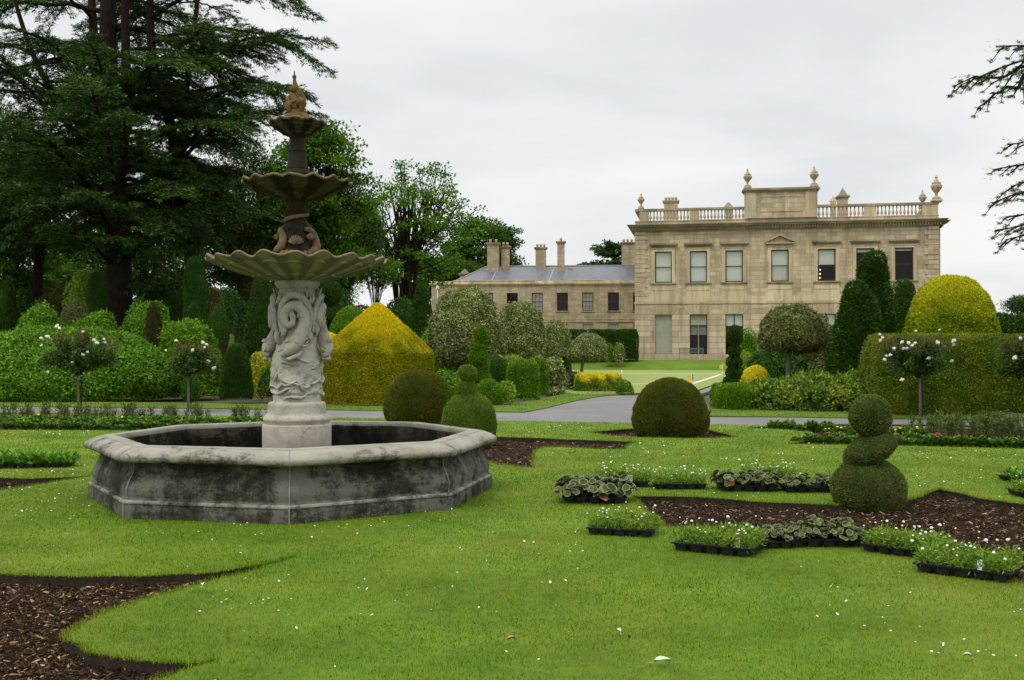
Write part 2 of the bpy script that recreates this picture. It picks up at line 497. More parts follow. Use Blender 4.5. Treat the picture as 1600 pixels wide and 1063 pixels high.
# slate roof
m, nt, b, o = new_mat('slate')
t = nt.nodes.new('ShaderNodeTexCoord')
mp = nt.nodes.new('ShaderNodeMapping'); nt.links.new(t.outputs['Object'], mp.inputs[0])
br = nt.nodes.new('ShaderNodeTexBrick'); br.inputs['Scale'].default_value = 1
br.inputs['Row Height'].default_value = .22; br.inputs['Brick Width'].default_value = .35; br.inputs['Mortar Size'].default_value = .012
br.inputs['Color1'].default_value = (.085, .094, .11, 1); br.inputs['Color2'].default_value = (.135, .148, .17, 1); br.inputs['Mortar'].default_value = (.035, .038, .045, 1)
nt.links.new(mp.outputs[0], br.inputs['Vector'])
nz = noise(nt, t.outputs['Object'], .6, 5)
mp2 = nt.nodes.new('ShaderNodeMapping'); mp2.inputs['Scale'].default_value = (1.6, .15, .15); nt.links.new(t.outputs['Object'], mp2.inputs[0])
st = noise(nt, mp2.outputs[0], 1.2, 4)
col = mixc(nt, ramp(nt, st, [(.55, (0, 0, 0)), (.75, (.5, .5, .5))]), br.outputs['Color'], (.24, .25, .26))
col = mixc(nt, math_n(nt, 'MULTIPLY', nz, .35), col, (.12, .125, .11))
nt.links.new(col, b.inputs['Base Color']); b.inputs['Roughness'].default_value = .5
bump(nt, b, br.outputs['Fac'], -.5, .02)
M['slate'] = m

# weathered basin stone: pale lichen patches over black algae streaks
def basin_mat(name, dark, mid, pale, bias=0.0, top=None):
    m, nt, b, o = new_mat(name)
    vec = coords(nt)
    big = noise(nt, coords(nt, (1, 1, 1.1)), 1.7, 6, .65, .4)
    stv = coords(nt, (.6, .6, .12))
    st = noise(nt, stv, 9, 6, .7)
    fine = noise(nt, vec, 38, 6, .75)
    f = math_n(nt, 'ADD', math_n(nt, 'MULTIPLY', big, 1.0), math_n(nt, 'MULTIPLY', st, .60))
    f = math_n(nt, 'ADD', f, math_n(nt, 'MULTIPLY', math_n(nt, 'ADD', fine, noise(nt, coords(nt, (3, 3, 9)), 3, 5, .7)), .48))
    f = math_n(nt, 'SUBTRACT', f, 0.76 - bias)
    if top:     # paler towards the upper edge: (z0, z1, amount)
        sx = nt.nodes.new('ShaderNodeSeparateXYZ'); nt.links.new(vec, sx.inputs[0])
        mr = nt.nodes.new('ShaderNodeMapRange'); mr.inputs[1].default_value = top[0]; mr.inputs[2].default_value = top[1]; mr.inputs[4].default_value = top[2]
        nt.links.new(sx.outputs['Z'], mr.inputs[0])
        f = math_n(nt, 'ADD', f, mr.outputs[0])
    col = ramp(nt, f, [(.38, dark), (.51, mid), (.63, pale), (.86, tuple(min(1, x * 1.25) for x in pale))])
    gn = noise(nt, vec, 2.6, 4)
    col = mixc(nt, ramp(nt, gn, [(.52, (0, 0, 0)), (.75, (.45, .45, .45))]), col, (.10, .10, .045))
    nt.links.new(col, b.inputs['Base Color']); b.inputs['Roughness'].default_value = .85; b.inputs['Specular IOR Level'].default_value = .15
    bump(nt, b, math_n(nt, 'ADD', fine, math_n(nt, 'MULTIPLY', noise(nt, vec, 14, 5), .35)), .8, .010)
    return m
M['basin'] = basin_mat('basin', (.018, .017, .012), (.052, .049, .037), (.135, .132, .11), .0)
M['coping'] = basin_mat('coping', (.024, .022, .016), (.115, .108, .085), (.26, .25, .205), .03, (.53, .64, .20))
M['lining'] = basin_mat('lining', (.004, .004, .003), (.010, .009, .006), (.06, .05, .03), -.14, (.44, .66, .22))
def marble(name, pale, grey, brown, dirt=.5, lobes=0, ph=0.0):
    m, nt, b, o = new_mat(name)
    vec = coords(nt)
    n1 = noise(nt, vec, 5, 6, .65, .5); n2 = noise(nt, vec, 24, 5, .7)
    col = ramp(nt, n1, [(.25, grey), (.48, pale), (.8, tuple(min(1, x * 1.12) for x in pale))])
    col = mixc(nt, ramp(nt, n2, [(.55, (0, 0, 0)), (.8, (dirt, dirt, dirt))]), col, brown)
    if lobes:      # grey bands by angle, repeating round the bowl with the flutes
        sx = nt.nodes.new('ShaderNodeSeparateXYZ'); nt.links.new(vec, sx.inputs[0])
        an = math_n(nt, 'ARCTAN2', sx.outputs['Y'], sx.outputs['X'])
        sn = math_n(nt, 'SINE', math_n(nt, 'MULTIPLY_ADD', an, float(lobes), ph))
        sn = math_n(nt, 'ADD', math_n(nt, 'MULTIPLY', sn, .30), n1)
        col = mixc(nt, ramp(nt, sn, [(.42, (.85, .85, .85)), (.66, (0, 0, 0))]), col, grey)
    w = nt.nodes.new('ShaderNodeTexVoronoi'); w.feature = 'DISTANCE_TO_EDGE'; w.inputs['Scale'].default_value = 5
    nt.links.new(vec, w.inputs['Vector'])
    cr = ramp(nt, w.outputs['Distance'], [(0, (.5, .5, .5)), (.012, (0, 0, 0))])
    col = mixc(nt, cr, col, brown)
    nt.links.new(col, b.inputs['Base Color']); b.inputs['Roughness'].default_value = .75; b.inputs['Specular IOR Level'].default_value = .18
    bump(nt, b, math_n(nt, 'ADD', n2, n1), .6, .012)
    return m
M['marble'] = marble('marble', (.43, .41, .34), (.22, .21, .165), (.15, .115, .065), .7)
M['marble_base'] = marble('marble_base', (.44, .40, .32), (.28, .255, .20), (.18, .12, .06), .5)
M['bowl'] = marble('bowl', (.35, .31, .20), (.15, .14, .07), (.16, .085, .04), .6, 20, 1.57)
M['bowl_rim'] = marble('bowl_rim', (.21, .155, .10), (.05, .03, .02), (.025, .014, .009), .95)
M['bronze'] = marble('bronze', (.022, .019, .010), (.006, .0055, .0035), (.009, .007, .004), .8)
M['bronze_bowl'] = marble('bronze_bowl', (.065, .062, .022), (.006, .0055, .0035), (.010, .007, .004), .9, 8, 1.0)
M['bronze_lit'] = marble('bronze_lit', (.16, .12, .065), (.012, .009, .005), (.008, .006, .003), .95)  # paler copy of the bronze, highlights put into its colour
M['gilt'] = marble('gilt', (.12, .080, .022), (.014, .012, .005), (.010, .008, .003), .9)

# ground materials
m, nt, b, o = new_mat('asphalt'); vec = coords(nt)
c1 = ramp(nt, noise(nt, vec, .6, 4), [(.3, (.135, .130, .130)), (.7, (.185, .178, .174))])
c1 = mixc(nt, ramp(nt, noise(nt, vec, 2.2, 6, .75), [(.5, (0, 0, 0)), (.68, (.45, .45, .45))]), c1, (.10, .095, .085))
c1 = mixc(nt, ramp(nt, noise(nt, vec, 60, 3, .8), [(.55, (0, 0, 0)), (.75, (.5, .5, .5))]), c1, (.30, .29, .28))
nt.links.new(c1, b.inputs['Base Color']); b.inputs['Roughness'].default_value = .9
bump(nt, b, noise(nt, vec, 80, 2), .4, .01); M['asphalt'] = m
M['gravel'] = plain('gravel', (.34, .31, .25), (.46, .42, .35), 12, .95)

def lawn_mat(name, a, bb, cc, dry, s=1.0):
    m, nt, b, o = new_mat(name); vec = coords(nt)
    f1 = noise(nt, vec, .8 * s, 5, .6); f2 = noise(nt, vec, 9, 5, .7); f3 = noise(nt, coords(nt, (1, 1, 1)), 70, 3, .8)
    f = math_n(nt, 'ADD', math_n(nt, 'MULTIPLY', f1, .5), math_n(nt, 'ADD', math_n(nt, 'MULTIPLY', f2, .35), math_n(nt, 'MULTIPLY', f3, .25)))
    col = ramp(nt, f, [(.38, a), (.54, bb), (.72, cc)])
    col = mixc(nt, ramp(nt, noise(nt, vec, .45, 5, .65), [(.50, (0, 0, 0)), (.70, (.5, .5, .5))]), col, dry)
    nt.links.new(col, b.inputs['Base Color']); b.inputs['Roughness'].default_value = .85; b.inputs['Specular IOR Level'].default_value = .2
    bump(nt, b, math_n(nt, 'ADD', f3, f2), .8, .03)
    return m
M['lawn'] = lawn_mat('lawn', (.036, .098, .004), (.108, .200, .008), (.20, .29, .018), (.24, .25, .030))
M['lawn_far'] = lawn_mat('lawn_far', (.17, .23, .05), (.235, .29, .075), (.29, .33, .10), (.30, .31, .11), .3)
M['bank'] = lawn_mat('bank', (.042, .10, .006), (.095, .175, .012), (.15, .235, .022), (.16, .21, .03), .6)
m, nt, b, o = new_mat('soil'); vec = coords(nt)
f = math_n(nt, 'ADD', math_n(nt, 'MULTIPLY', noise(nt, vec, 25, 6, .75), .6), math_n(nt, 'MULTIPLY', noise(nt, vec, 3, 4), .4))
col = ramp(nt, f, [(.35, (.010, .006, .003)), (.52, (.034, .019, .010)), (.66, (.075, .044, .024)), (.8, (.18, .12, .07))])
nt.links.new(col, b.inputs['Base Color']); b.inputs['Roughness'].default_value = .95; b.inputs['Specular IOR Level'].default_value = .15
bump(nt, b, noise(nt, vec, 30, 5, .7), 1.0, .04); M['soil'] = m
M['soil_edge'] = plain('soil_edge', (.018, .012, .008), (.05, .034, .022), 20, .95, bmp=.8)
m, nt, b, o = new_mat('ground_litter'); vec = coords(nt)
col = ramp(nt, noise(nt, vec, 6, 6, .7), [(.35, (.035, .022, .014)), (.55, (.085, .050, .034)), (.75, (.14, .09, .06))])
col = mixc(nt, ramp(nt, noise(nt, vec, .08, 3), [(.5, (0, 0, 0)), (.62, (1, 1, 1))]), col, (.04, .075, .015))
nt.links.new(col, b.inputs['Base Color']); b.inputs['Roughness'].default_value = .95; M['ground_litter'] = m
m, nt, b, o = new_mat('chips'); at = nt.nodes.new('ShaderNodeAttribute'); at.attribute_name = 'rnd'
col = ramp(nt, at.outputs['Fac'], [(0, (.010, .006, .003)), (.60, (.038, .021, .011)), (.90, (.10, .060, .032)), (1, (.45, .32, .18))])
nt.links.new(col, b.inputs['Base Color']); b.inputs['Roughness'].default_value = .95; b.inputs['Specular IOR Level'].default_value = .08; M['chips'] = m
m, nt, b, o = new_mat('water'); b.inputs['Base Color'].default_value = (.01, .012, .008, 1); b.inputs['Roughness'].default_value = .05
bump(nt, b, noise(nt, coords(nt), 6, 2), .1, .02); M['water'] = m

M['mortar'] = plain('mortar', (.16, .15, .12), (.30, .29, .25), 12, .95)

# ================================================================== GROUND PLAN
def pip(pts, poly):
    pts = np.asarray(pts); x, y = pts[:, 0], pts[:, 1]; r = np.zeros(len(pts), bool)
    n = len(poly)
    for i in range(n):
        x0, y0 = poly[i]; x1, y1 = poly[(i + 1) % n]
        if y0 == y1: continue
        c = ((y0 > y) != (y1 > y)) & (x < (x1 - x0) * (y - y0) / (y1 - y0) + x0)
        r ^= c
    return r

def dense(poly, step=.15, jit=.0):
    o = []
    n = len(poly)
    for i in range(n):
        a = np.array(poly[i]); b = np.array(poly[(i + 1) % n]); k = max(1, int(np.linalg.norm(b - a) / step)); k = min(k, 60)
        for t in range(k): o.append(tuple(a + (b - a) * t / k + (rng.normal(0, jit, 2) if jit else 0)))
    return o

def sheet(name, outer, holes, z, mat, wall=None, wall_mat=None, kind='structure', label=None):
    """flat sheet with holes; wall = depth of the cut edge round outer/holes"""
    loops = [outer] + holes; V = []; E_ = []
    for lp in loops:
        s0 = len(V); V += [Vector(p) for p in lp]
        E_ += [(s0 + i, s0 + (i + 1) % len(lp)) for i in range(len(lp))]
    r = delaunay_2d_cdt(V, E_, [], 0, 1e-5)
    vo = np.array([tuple(v) for v in r[0]]); tri = [f for f in r[2]]
    cen = np.array([vo[list(f)].mean(axis=0) for f in tri])
    keep = pip(cen, outer)
    for h in holes: keep &= ~pip(cen, h)
    mb = MB()
    F = []
    for f, k in zip(tri, keep):
        if k:
            q = vo[list(f)]
            cr = (q[1][0] - q[0][0]) * (q[2][1] - q[0][1]) - (q[1][1] - q[0][1]) * (q[2][0] - q[0][0])
            F.append(tuple(f) if cr > 0 else tuple(f)[::-1])
    mb.add([(p[0], p[1], z) for p in vo], F)
    o = part(name, mb, mat); tag(o, kind=kind)
    if wall:
        wb = MB()
        for lp in loops:
            n = len(lp)
            for i in range(n):
                a, c = lp[i], lp[(i + 1) % n]
                wb.quad((a[0], a[1], z), (c[0], c[1], z), (c[0], c[1], z - wall), (a[0], a[1], z - wall))
        w = part('turf_edge', wb, wall_mat, o)
    return o

def line_y(p, q, x): return p[1] + (q[1] - p[1]) * (x - p[0]) / (q[0] - p[0])
NE = ((-12, 26.5), (5.3, 22.1))        # near edge of the cross path
FE = ((-13.2, 29.5), (6.1, 25.1))      # far edge

def PP(l): return [P(x, y) for x, y in l]
bedA = PP([(-420, 900), (-160, 896), (0, 896.5), (94, 900.6), (187, 900), (281, 898), (344, 893), (406, 882.5), (462, 869),
           (390, 893), (344, 904), (297, 917), (250, 929), (203, 943), (162, 957), (131, 973), (112, 985), (107, 993), (110, 1001), (119, 1008), (141, 1018),
           (172, 1026), (219, 1032), (266, 1036), (312, 1036), (340, 1030), (297, 1043), (250, 1059), (205, 1075), (120, 1105), (-100, 1180), (-420, 1200)])
bedB = PP([(-220, 742), (-60, 744), (0, 746), (47, 748), (94, 746), (140, 744), (94, 752), (56, 758), (0, 766), (-60, 775), (-220, 790)])
bedC = PP([(690, 684), (774, 683), (822, 684), (897, 687), (954, 689), (997, 690.5), (984, 694), (980, 696), (978, 702), (935, 702), (879, 699), (852, 699),
           (838, 703), (833, 714), (832, 731), (804, 729), (774, 725), (740, 715), (700, 700)])
bedD = PP([(920, 675.5), (972, 671), (1030, 667), (1104, 671), (1152, 683), (1120, 684.5), (1085, 685), (1010, 684), (954, 681)])
bedE = PP([(986, 775), (1050, 775.5), (1100, 777), (1150, 781), (1200, 784.5), (1264, 787), (1306, 789), (1360, 789), (1411, 784), (1437, 776), (1456, 766), (1466, 762.5),
           (1488, 768), (1536, 779), (1600, 788), (1760, 800), (1900, 830), (1900, 985), (1700, 960), (1600, 912), (1540, 890), (1480, 868), (1400, 850), (1345, 845),
           (1250, 843), (1130, 835), (1040, 822), (1012, 800)])
bedF = PP([(-260, 649), (0, 650.5), (200, 652), (400, 655), (520, 657), (540, 664), (500, 671), (410, 673), (200, 673), (0, 672), (-260, 671)])
bedG = PP([(1168, 668.5), (1240, 664), (1330, 663), (1450, 664), (1600, 667), (1850, 672), (1850, 706), (1600, 701.5), (1392, 696.5), (1300, 695), (1232, 694), (1268, 688), (1275, 681), (1262, 675), (1220, 671)])
bedH = PP([(1640, 745), (1760, 742), (1900, 748), (1900, 790), (1700, 775)])
beds = [dense(b, .12, .012) for b in (bedA, bedB, bedC, bedD, bedE, bedF, bedG, bedH)]
lawn_outer = dense([(-16, 2.2), (16, 2.2), (26, 16.6), (26, line_y(*NE, 26)), (5.3, 22.1), (-12, 26.5), (-26, line_y(*NE, -26)), (-26, 16)], .6)

# base ground that runs to the horizon, under everything
mb = MB(); gx = np.linspace(-900, 900, 19)
V = [(x, y, -.16) for y in gx + 700 for x in gx]; F = [(j * 19 + i, j * 19 + i + 1, (j + 1) * 19 + i + 1, (j + 1) * 19 + i) for j in range(18) for i in range(18)]
mb.add(V, F); tag(part('ground', mb, M['ground_litter']), kind='structure')

lawn = sheet('lawn', lawn_outer, beds, 0.0, M['lawn'], .10, M['soil_edge'])

# cross path and the path branching towards the mansion
path_poly = [(-40, line_y(*NE, -40)), (-12, 26.5), (5.3, 22.1), (40, line_y(*NE, 40)), (40, line_y(*FE, 40)), (6.1, 25.1)]
br_r = PP([(1107, 650), (1109, 636), (1100, 622), (1094, 614.5), (1129, 603.0), (1150, 597), (1135, 593)])
br_l = PP([(1126, 597.5), (1086, 612), (1060, 616.5), (965, 616.5), (935, 619), (897, 626), (852, 637), (819, 643)])
path_poly += br_r + br_l + [(-13.2, 29.5), (-40, line_y(*FE, -40))]
path = sheet('path', path_poly, [], -.035, M['asphalt'], .09, M['asphalt'])

# planting soil beyond the path (0.00 .. verge sheets lie 5 cm higher)
def sheet2(name, pts, z, mat, wall=.05): return sheet(name, pts, [], z, mat, wall, M['soil_edge'])
vl = [(-40, line_y(*FE, -40)), (-13.2, 29.5)] + PP([(819, 643), (852, 637), (897, 626), (935, 619), (965, 616.5), (985, 612), (935, 612), (886, 614.5), (822, 627), (770, 634), (700, 636), (500, 633), (250, 628.5), (0, 627)]) + [(-40, 39.5)]
verge1 = sheet('verge', vl, [], -.006, M['bank'], .05, M['bank'])
vr = PP([(1109, 649), (1113, 637)]) + PP([(1250, 640.5), (1385, 645), (1600, 650), (1900, 657)]) + [(40, line_y(*FE, 40)), (6.1, 25.1)]
verge2 = sheet('verge', vr, [], -.006, M['bank'], .05, M['bank'])
# mown court and its painted lines
court = sheet('croquet_lawn', PP([(915, 616.2), (1084, 611.5), (1125, 597), (1140, 590)]) + [(30, 79), (-30, 91)] + PP([(600, 590)]), [], -.004, M['lawn_far'], .12, M['bank'])
lm = MB()
def strip(a, b, w, z=.004):
    a = np.array(P(*a)); b = np.array(P(*b)); t = (b - a) / np.linalg.norm(b - a); n = np.array((-t[1], t[0])) * w / 2
    lm.quad((*(a - n), z), (*(b - n), z), (*(b + n), z), (*(a + n), z))
strip((860, 584), (1127, 584), .42); strip((975, 600), (1022, 600), .20)
strip((1083, 599.6), (1127, 585.2), .14); strip((1022, 600), (1080, 600), .05)
tag(part('court_line', lm, M['white_paint']), kind='structure')

# ------------------------------------------------ terrace bank in front of the mansion
HO = Vector((10.18, 87.0)); HY = -math.atan2(4.3, 23.02); HE = Vector((math.cos(HY), math.sin(HY))); HN = Vector((-HE.y, HE.x))
def H2(u, v): return (HO.x + u * HE.x + v * HN.x, HO.y + u * HE.y + v * HN.y)   # v: into the building
mb = MB(); us = np.linspace(-45, 75, 61); rows = [(-9.3, -.14), (-8.0, -.05), (-7.4, .03), (-6.6, .25), (-5.7, .52), (-5.0, .66), (-4.4, .70), (-3.4, .70)]
V = []
for v, z in rows:
    for u in us: V.append((*H2(u, v), z))
n = len(us)
mb.add(V, [(i + j * n, i + 1 + j * n, i + 1 + (j + 1) * n, i + (j + 1) * n) for j in range(len(rows) - 1) for i in range(n - 1)])
tag(part('bank', mb, M['bank'], smooth=True), kind='structure')
mb = MB(); mb.quad((*H2(-45, -3.4), .70), (*H2(75, -3.4), .70), (*H2(75, 40), .70), (*H2(-45, 40), .70))
tag(part('terrace_lawn', mb, M['bank']), kind='structure')
mb = MB(); mb.quad((*H2(-40, -2.9), .715), (*H2(70, -2.9), .715), (*H2(70, -.4), .715), (*H2(-40, -.4), .715))
tag(part('terrace_path', mb, M['gravel']), kind='structure')

# ------------------------------------------------ soil in the beds
for i, (bd, nm) in enumerate(zip(beds, 'ABCDEFGH')):
    pts = np.array(bd); lo, hi = pts.min(0), pts.max(0)
    st = .07 if i in (0, 4) else .14
    lo = lo - .02; X, Y = np.meshgrid(np.arange(lo[0], hi[0] + st, st), np.arange(lo[1], hi[1] + st, st))
    ny, nx = X.shape; Q = np.stack([X.ravel(), Y.ravel(), np.zeros(X.size)], 1)
    d = fbm(Q, 3.0, 11, 4) * .025 + np.abs(fbm(Q, 11.0, 5, 2)) * .022
    Q[:, 2] = -.085 + d
    if i in (2, 3, 4): Q[:, 2] += .015
    idx = np.arange(nx * ny).reshape(ny, nx)
    Fq = np.stack([idx[:-1, :-1], idx[:-1, 1:], idx[1:, 1:], idx[1:, :-1]], -1).reshape(-1, 4)
    cen = Q[Fq].mean(1)
    k = pip(cen, bd) | pip(Q[Fq[:, 0]], bd) | pip(Q[Fq[:, 2]], bd) | pip(Q[Fq[:, 1]], bd) | pip(Q[Fq[:, 3]], bd)
    me = build_mesh('soil_bed', Q, Fq[k], M['soil'], True)
    tag(obj('soil_bed', me), kind='structure')

# bark chips and clods on the soil
CV, CF, CR_ = [], [], []
off = 0
for i, (bd, n) in enumerate(zip(beds, (80000, 5000, 6000, 3000, 60000, 3000, 4500, 500))):
    pts = np.array(bd); lo, hi = pts.min(0), pts.max(0)
    p = lo + (hi - lo) * rng.random((n * 2, 2)); p = p[pip(p, bd)][:n]
    k = len(p); q = np.c_[p, np.zeros(k)]
    z = -.075 + fbm(q, 3.0, 11, 4) * .025 + np.abs(fbm(q, 11.0, 5, 2)) * .022 + (.015 if i in (2, 3, 4) else 0)
    q[:, 2] = z
    a = rng.random(k) * 6.28; tl = rng.normal(0, .35, (k, 2))
    D = unit(np.c_[np.cos(a), np.sin(a), tl[:, 0]]); U = unit(np.cross(D, np.c_[np.zeros((k, 2)), np.ones(k)] + np.c_[tl, np.zeros(k)]))
    s = (.0025 + .015 * rng.random(k) ** 5) * (1 if i in (0, 4) else 1.4)
    W = np.cross(D, U); ln = (s * (1 + rng.random(k) * 1.5))[:, None]; wd = (s * .6)[:, None]; th = (s * .35)[:, None]
    base = [q - D * ln - U * wd * .5, q - D * ln * .3 - U * wd, q + D * ln - U * wd * .3, q + D * ln * .6 + U * wd, q - D * ln * .7 + U * wd * .8]
    topv = [v * 1.0 + W * th * 1.0 * np.sign(W[:, 2:3]) for v in base]
    V = np.stack([base[0], base[2], base[3], base[4], topv[0], topv[2], topv[3], topv[4]], 1).reshape(-1, 3)
    f = np.array([(4, 5, 6, 7), (0, 1, 5, 4), (1, 2, 6, 5), (2, 3, 7, 6), (3, 0, 4, 7)])
    F = (f[None] + (np.arange(k) * 8)[:, None, None]).reshape(-1, 4) + off
    off += len(V); CV.append(V); CF.append(F); r = rng.random(k); CR_.append(np.repeat(r, 8))
tag(obj('bark_chips', build_mesh('bark_chips', np.vstack(CV), np.vstack(CF), M['chips'], rnd=np.concatenate(CR_))),
    'brown bark chips and crumbs scattered over the bare soil beds', 'bark mulch', kind='stuff')

# ------------------------------------------------ grass blades
FC = np.array((-2.393, 11.76)); FTH = .1697
oct_ = [tuple(FC + 2.19 * np.array((math.cos(FTH - math.pi / 2 + k * math.pi / 4), math.sin(FTH - math.pi / 2 + k * math.pi / 4)))) for k in range(8)]
GV, GF, GR = [], [], []; goff = 0
def blades(p, h, w, lean=.5, z=0.0):
    global goff
    k = len(p)
    if not k: return
    a = rng.random(k) * 6.28; U = np.c_[np.cos(a), np.sin(a), np.zeros(k)]
    b = rng.random(k) * 6.28; ln = rng.random(k) * lean
    D = unit(np.c_[np.cos(b) * ln, np.sin(b) * ln, np.ones(k)])
    hh = (h * (.5 + rng.random(k)))[:, None]; ww = (w * (.7 + .6 * rng.random(k)))[:, None]
    C = np.c_[p, np.full(k, z)]
    V = np.stack([C - U * ww / 2, C + U * ww / 2, C + D * hh], 1).reshape(-1, 3)
    F = (np.arange(k) * 3)[:, None] + np.arange(3)[None] + goff
    goff += len(V); GV.append(V); GF.append(F); GR.append(np.repeat(rng.random(k), 3))
inner = [np.array(b) for b in beds]
def lawn_pts(y0, y1, dens, spread=.56):
    n = int(dens * (y1 - y0) * (y0 + y1) * spread)
    y = np.sqrt(y0 ** 2 + (y1 ** 2 - y0 ** 2) * rng.random(n)); x = (rng.random(n) * 2 - 1) * y * spread
    p = np.c_[x, y]; k = ~pip(p, oct_)
    for b in beds: k &= ~pip(p, b)
    k &= p[:, 1] < line_y(*NE, p[:, 0])
    return p[k]
for y0, y1, dn, h, w in ((4.3, 6.5, 7500, .016, .0034), (6.5, 9, 5200, .017, .0042), (9, 12, 3000, .018, .0058), (12, 16, 1500, .020, .0085), (16, 21, 700, .022, .012), (21, 28, 320, .024, .017)):
    q = lawn_pts(y0, y1, dn); t = rng.random(len(q))
    # thicker tufts and thin patches
    m_ = fbm(np.c_[q, np.zeros(len(q))], 2.5, 3, 3)
    q = q[t < .75 + m_ * .5]
    blades(q, h, w, .9)
# clover-like broader growth in patches
q = lawn_pts(4.4, 14, 260); m_ = fbm(np.c_[q, np.zeros(len(q))], 1.2, 33, 3)
blades(q[m_ > .18], .014, .013, 1.6)
# ragged longer grass hanging over the cut edges and round the basin
for lp, dens_, h in [(b, 420 if i in (0, 4) else 170, .034 if i in (0, 4) else .036) for i, b in enumerate(beds)] + [(dense(oct_, .2), 260, .035)]:
    lp = np.array(lp); nxt = np.roll(lp, -1, 0); sl = np.linalg.norm(nxt - lp, axis=1); tot = sl.sum(); n = int(tot * dens_)
    ii = rng.choice(len(lp), n, p=sl / tot); t = rng.random(n)[:, None]
    p = lp[ii] + (nxt[ii] - lp[ii]) * t + rng.normal(0, .012, (n, 2))
    blades(p, h, .006 if dens_ > 200 else .010, 1.3, -.006)
for lp in (vl, vr):
    lp = np.array(dense(lp, .3)); lo, hi = lp.min(0), lp.max(0); lo[0] = max(lo[0], -20); hi[0] = min(hi[0], 18)
    n = int(130 * (hi[0] - lo[0]) * (hi[1] - lo[1])); p = lo + (hi - lo) * rng.random((n, 2)); p = p[pip(p, lp)]
    blades(p, .028, .02, .8, -.006)
tag(obj('grass', build_mesh('grass', np.vstack(GV), np.vstack(GF), M['grass'], rnd=np.concatenate(GR))),
    'short mown green grass covering the lawn and its ragged cut edges', 'grass', kind='stuff')

# ------------------------------------------------ daisies
q = lawn_pts(4.4, 22, 22); m_ = fbm(np.c_[q, np.zeros(len(q))], .9, 77, 3) + .5 * fbm(np.c_[q, np.zeros(len(q))], 5, 12, 2)
q = q[m_ > .22 - .25 * rng.random(len(q)) ** 3]
q = q[:2300] if len(q) > 2300 else q
k = len(q); s = .0055 + .0045 * rng.random(k); s = s * np.clip(q[:, 1] / 11, .9, 1.45)
a8 = np.arange(7) * 2 * math.pi / 7
tx, ty = rng.normal(0, .35, k), rng.normal(-.25, .35, k)
ring = np.stack([np.cos(a8)[None] * s[:, None], np.sin(a8)[None] * s[:, None]], -1)
zz = .018 + .012 * rng.random(k)
V = np.concatenate([q[:, None, :] + ring, (zz[:, None] + ring[..., 0] * tx[:, None] + ring[..., 1] * ty[:, None])[..., None]], -1)
top = np.c_[q, zz + s * .4][:, None, :]
V = np.concatenate([V, top], 1).reshape(-1, 3)
f = np.array([(i, (i + 1) % 7, 7) for i in range(7)])
F = (f[None] + (np.arange(k) * 8)[:, None, None]).reshape(-1, 3)
tag(obj('daisies', build_mesh('daisies', V, F, M['petal_white'])), 'tiny white daisies dotted all over the lawn', 'daisies', kind='stuff')

def fallen_leaf(px, py, size, rz, mat, label, cat='leaf'):
    x, y = P(px, py); mb = MB(); V = []; F = []
    for i in range(7):
        t = i / 6; w = math.sin(math.pi * t ** .8) * .32 * size + .002
        for j, s_ in enumerate((-1, 0, 1)): V.append((t * size - size / 2, s_ * w, .024 + .010 * math.sin(t * 3) + abs(s_) * .012))
    for i in range(6):
        for j in range(2): F.append((i * 3 + j, i * 3 + j + 1, i * 3 + j + 4, i * 3 + j + 3))
    mb.add(V, F); mb.tube([(-size * .5, 0, .024), (-size * .9, .01, .018)], .0012, 4)
    o = part('fallen_leaf', mb, mat, None, True, loc=(x, y, 0), rot=(0, 0, rz)); tag(o, label, cat)
M['leaf_pale'] = plain('leaf_pale', (.45, .52, .32), (.55, .6, .42), 30, .7)
M['leaf_brown'] = plain('leaf_brown', (.30, .16, .07), (.42, .25, .12), 30, .7)
fallen_leaf(1035, 1042, .085, .1, M['leaf_pale'], 'large pale green fallen leaf lying on the grass near the bottom edge')
fallen_leaf(966, 995, .040, 2.2, M['leaf_pale'], 'small square pale leaf scrap on the foreground grass')
fallen_leaf(799, 1007, .045, .3, M['leaf_brown'], 'pinkish brown fallen leaf on the foreground grass')
fallen_leaf(984, 1005, .025, 1.2, M['bark'], 'black shrivelled leaf beside the pale scrap on the grass')
fallen_leaf(1512, 1034, .04, 2.9, M['leaf_pale'], 'narrow pale leaf on the grass at lower right')
fallen_leaf(316, 921, .028, 1.9, M['petal_white'], 'pale petal fallen at the edge of the big soil bed')

# ================================================================== FOUNTAIN
ft = empty('tiered_fountain', (FC[0], FC[1], 0), FTH, 'tall three-tiered stone fountain rising from an octagonal weathered basin on the lawn', 'fountain')
def octo(prof, sub=16, amp=.004, seed=0, cut=None):
    """eight mitred sides with a moulded profile, each side its own strip so that the corners stay crisp"""
    mb = MB(); n = len(prof)
    for k in range(8):
        a0 = -math.pi / 2 + k * math.pi / 4; a1 = a0 + math.pi / 4; V = []
        for r, z in prof:
            for s_ in range(sub + 1):
                t = s_ / sub
                V.append((r * (math.cos(a0) * (1 - t) + math.cos(a1) * t), r * (math.sin(a0) * (1 - t) + math.sin(a1) * t), z))
        V = np.array(V); e = np.tile(np.minimum(1, np.minimum(np.arange(sub + 1), sub - np.arange(sub + 1)) / 2.0), n)
        V += (fbm(V, 9, seed, 3) * amp)[:, None] * np.array([1, 1, .6]) * np.where(e > 0, 1, 1)[:, None]
        F = [(i * (sub + 1) + s_, i * (sub + 1) + s_ + 1, (i + 1) * (sub + 1) + s_ + 1, (i + 1) * (sub + 1) + s_) for i in range(n - 1) for s_ in range(sub)]
        mb.add(V, F)
    return mb
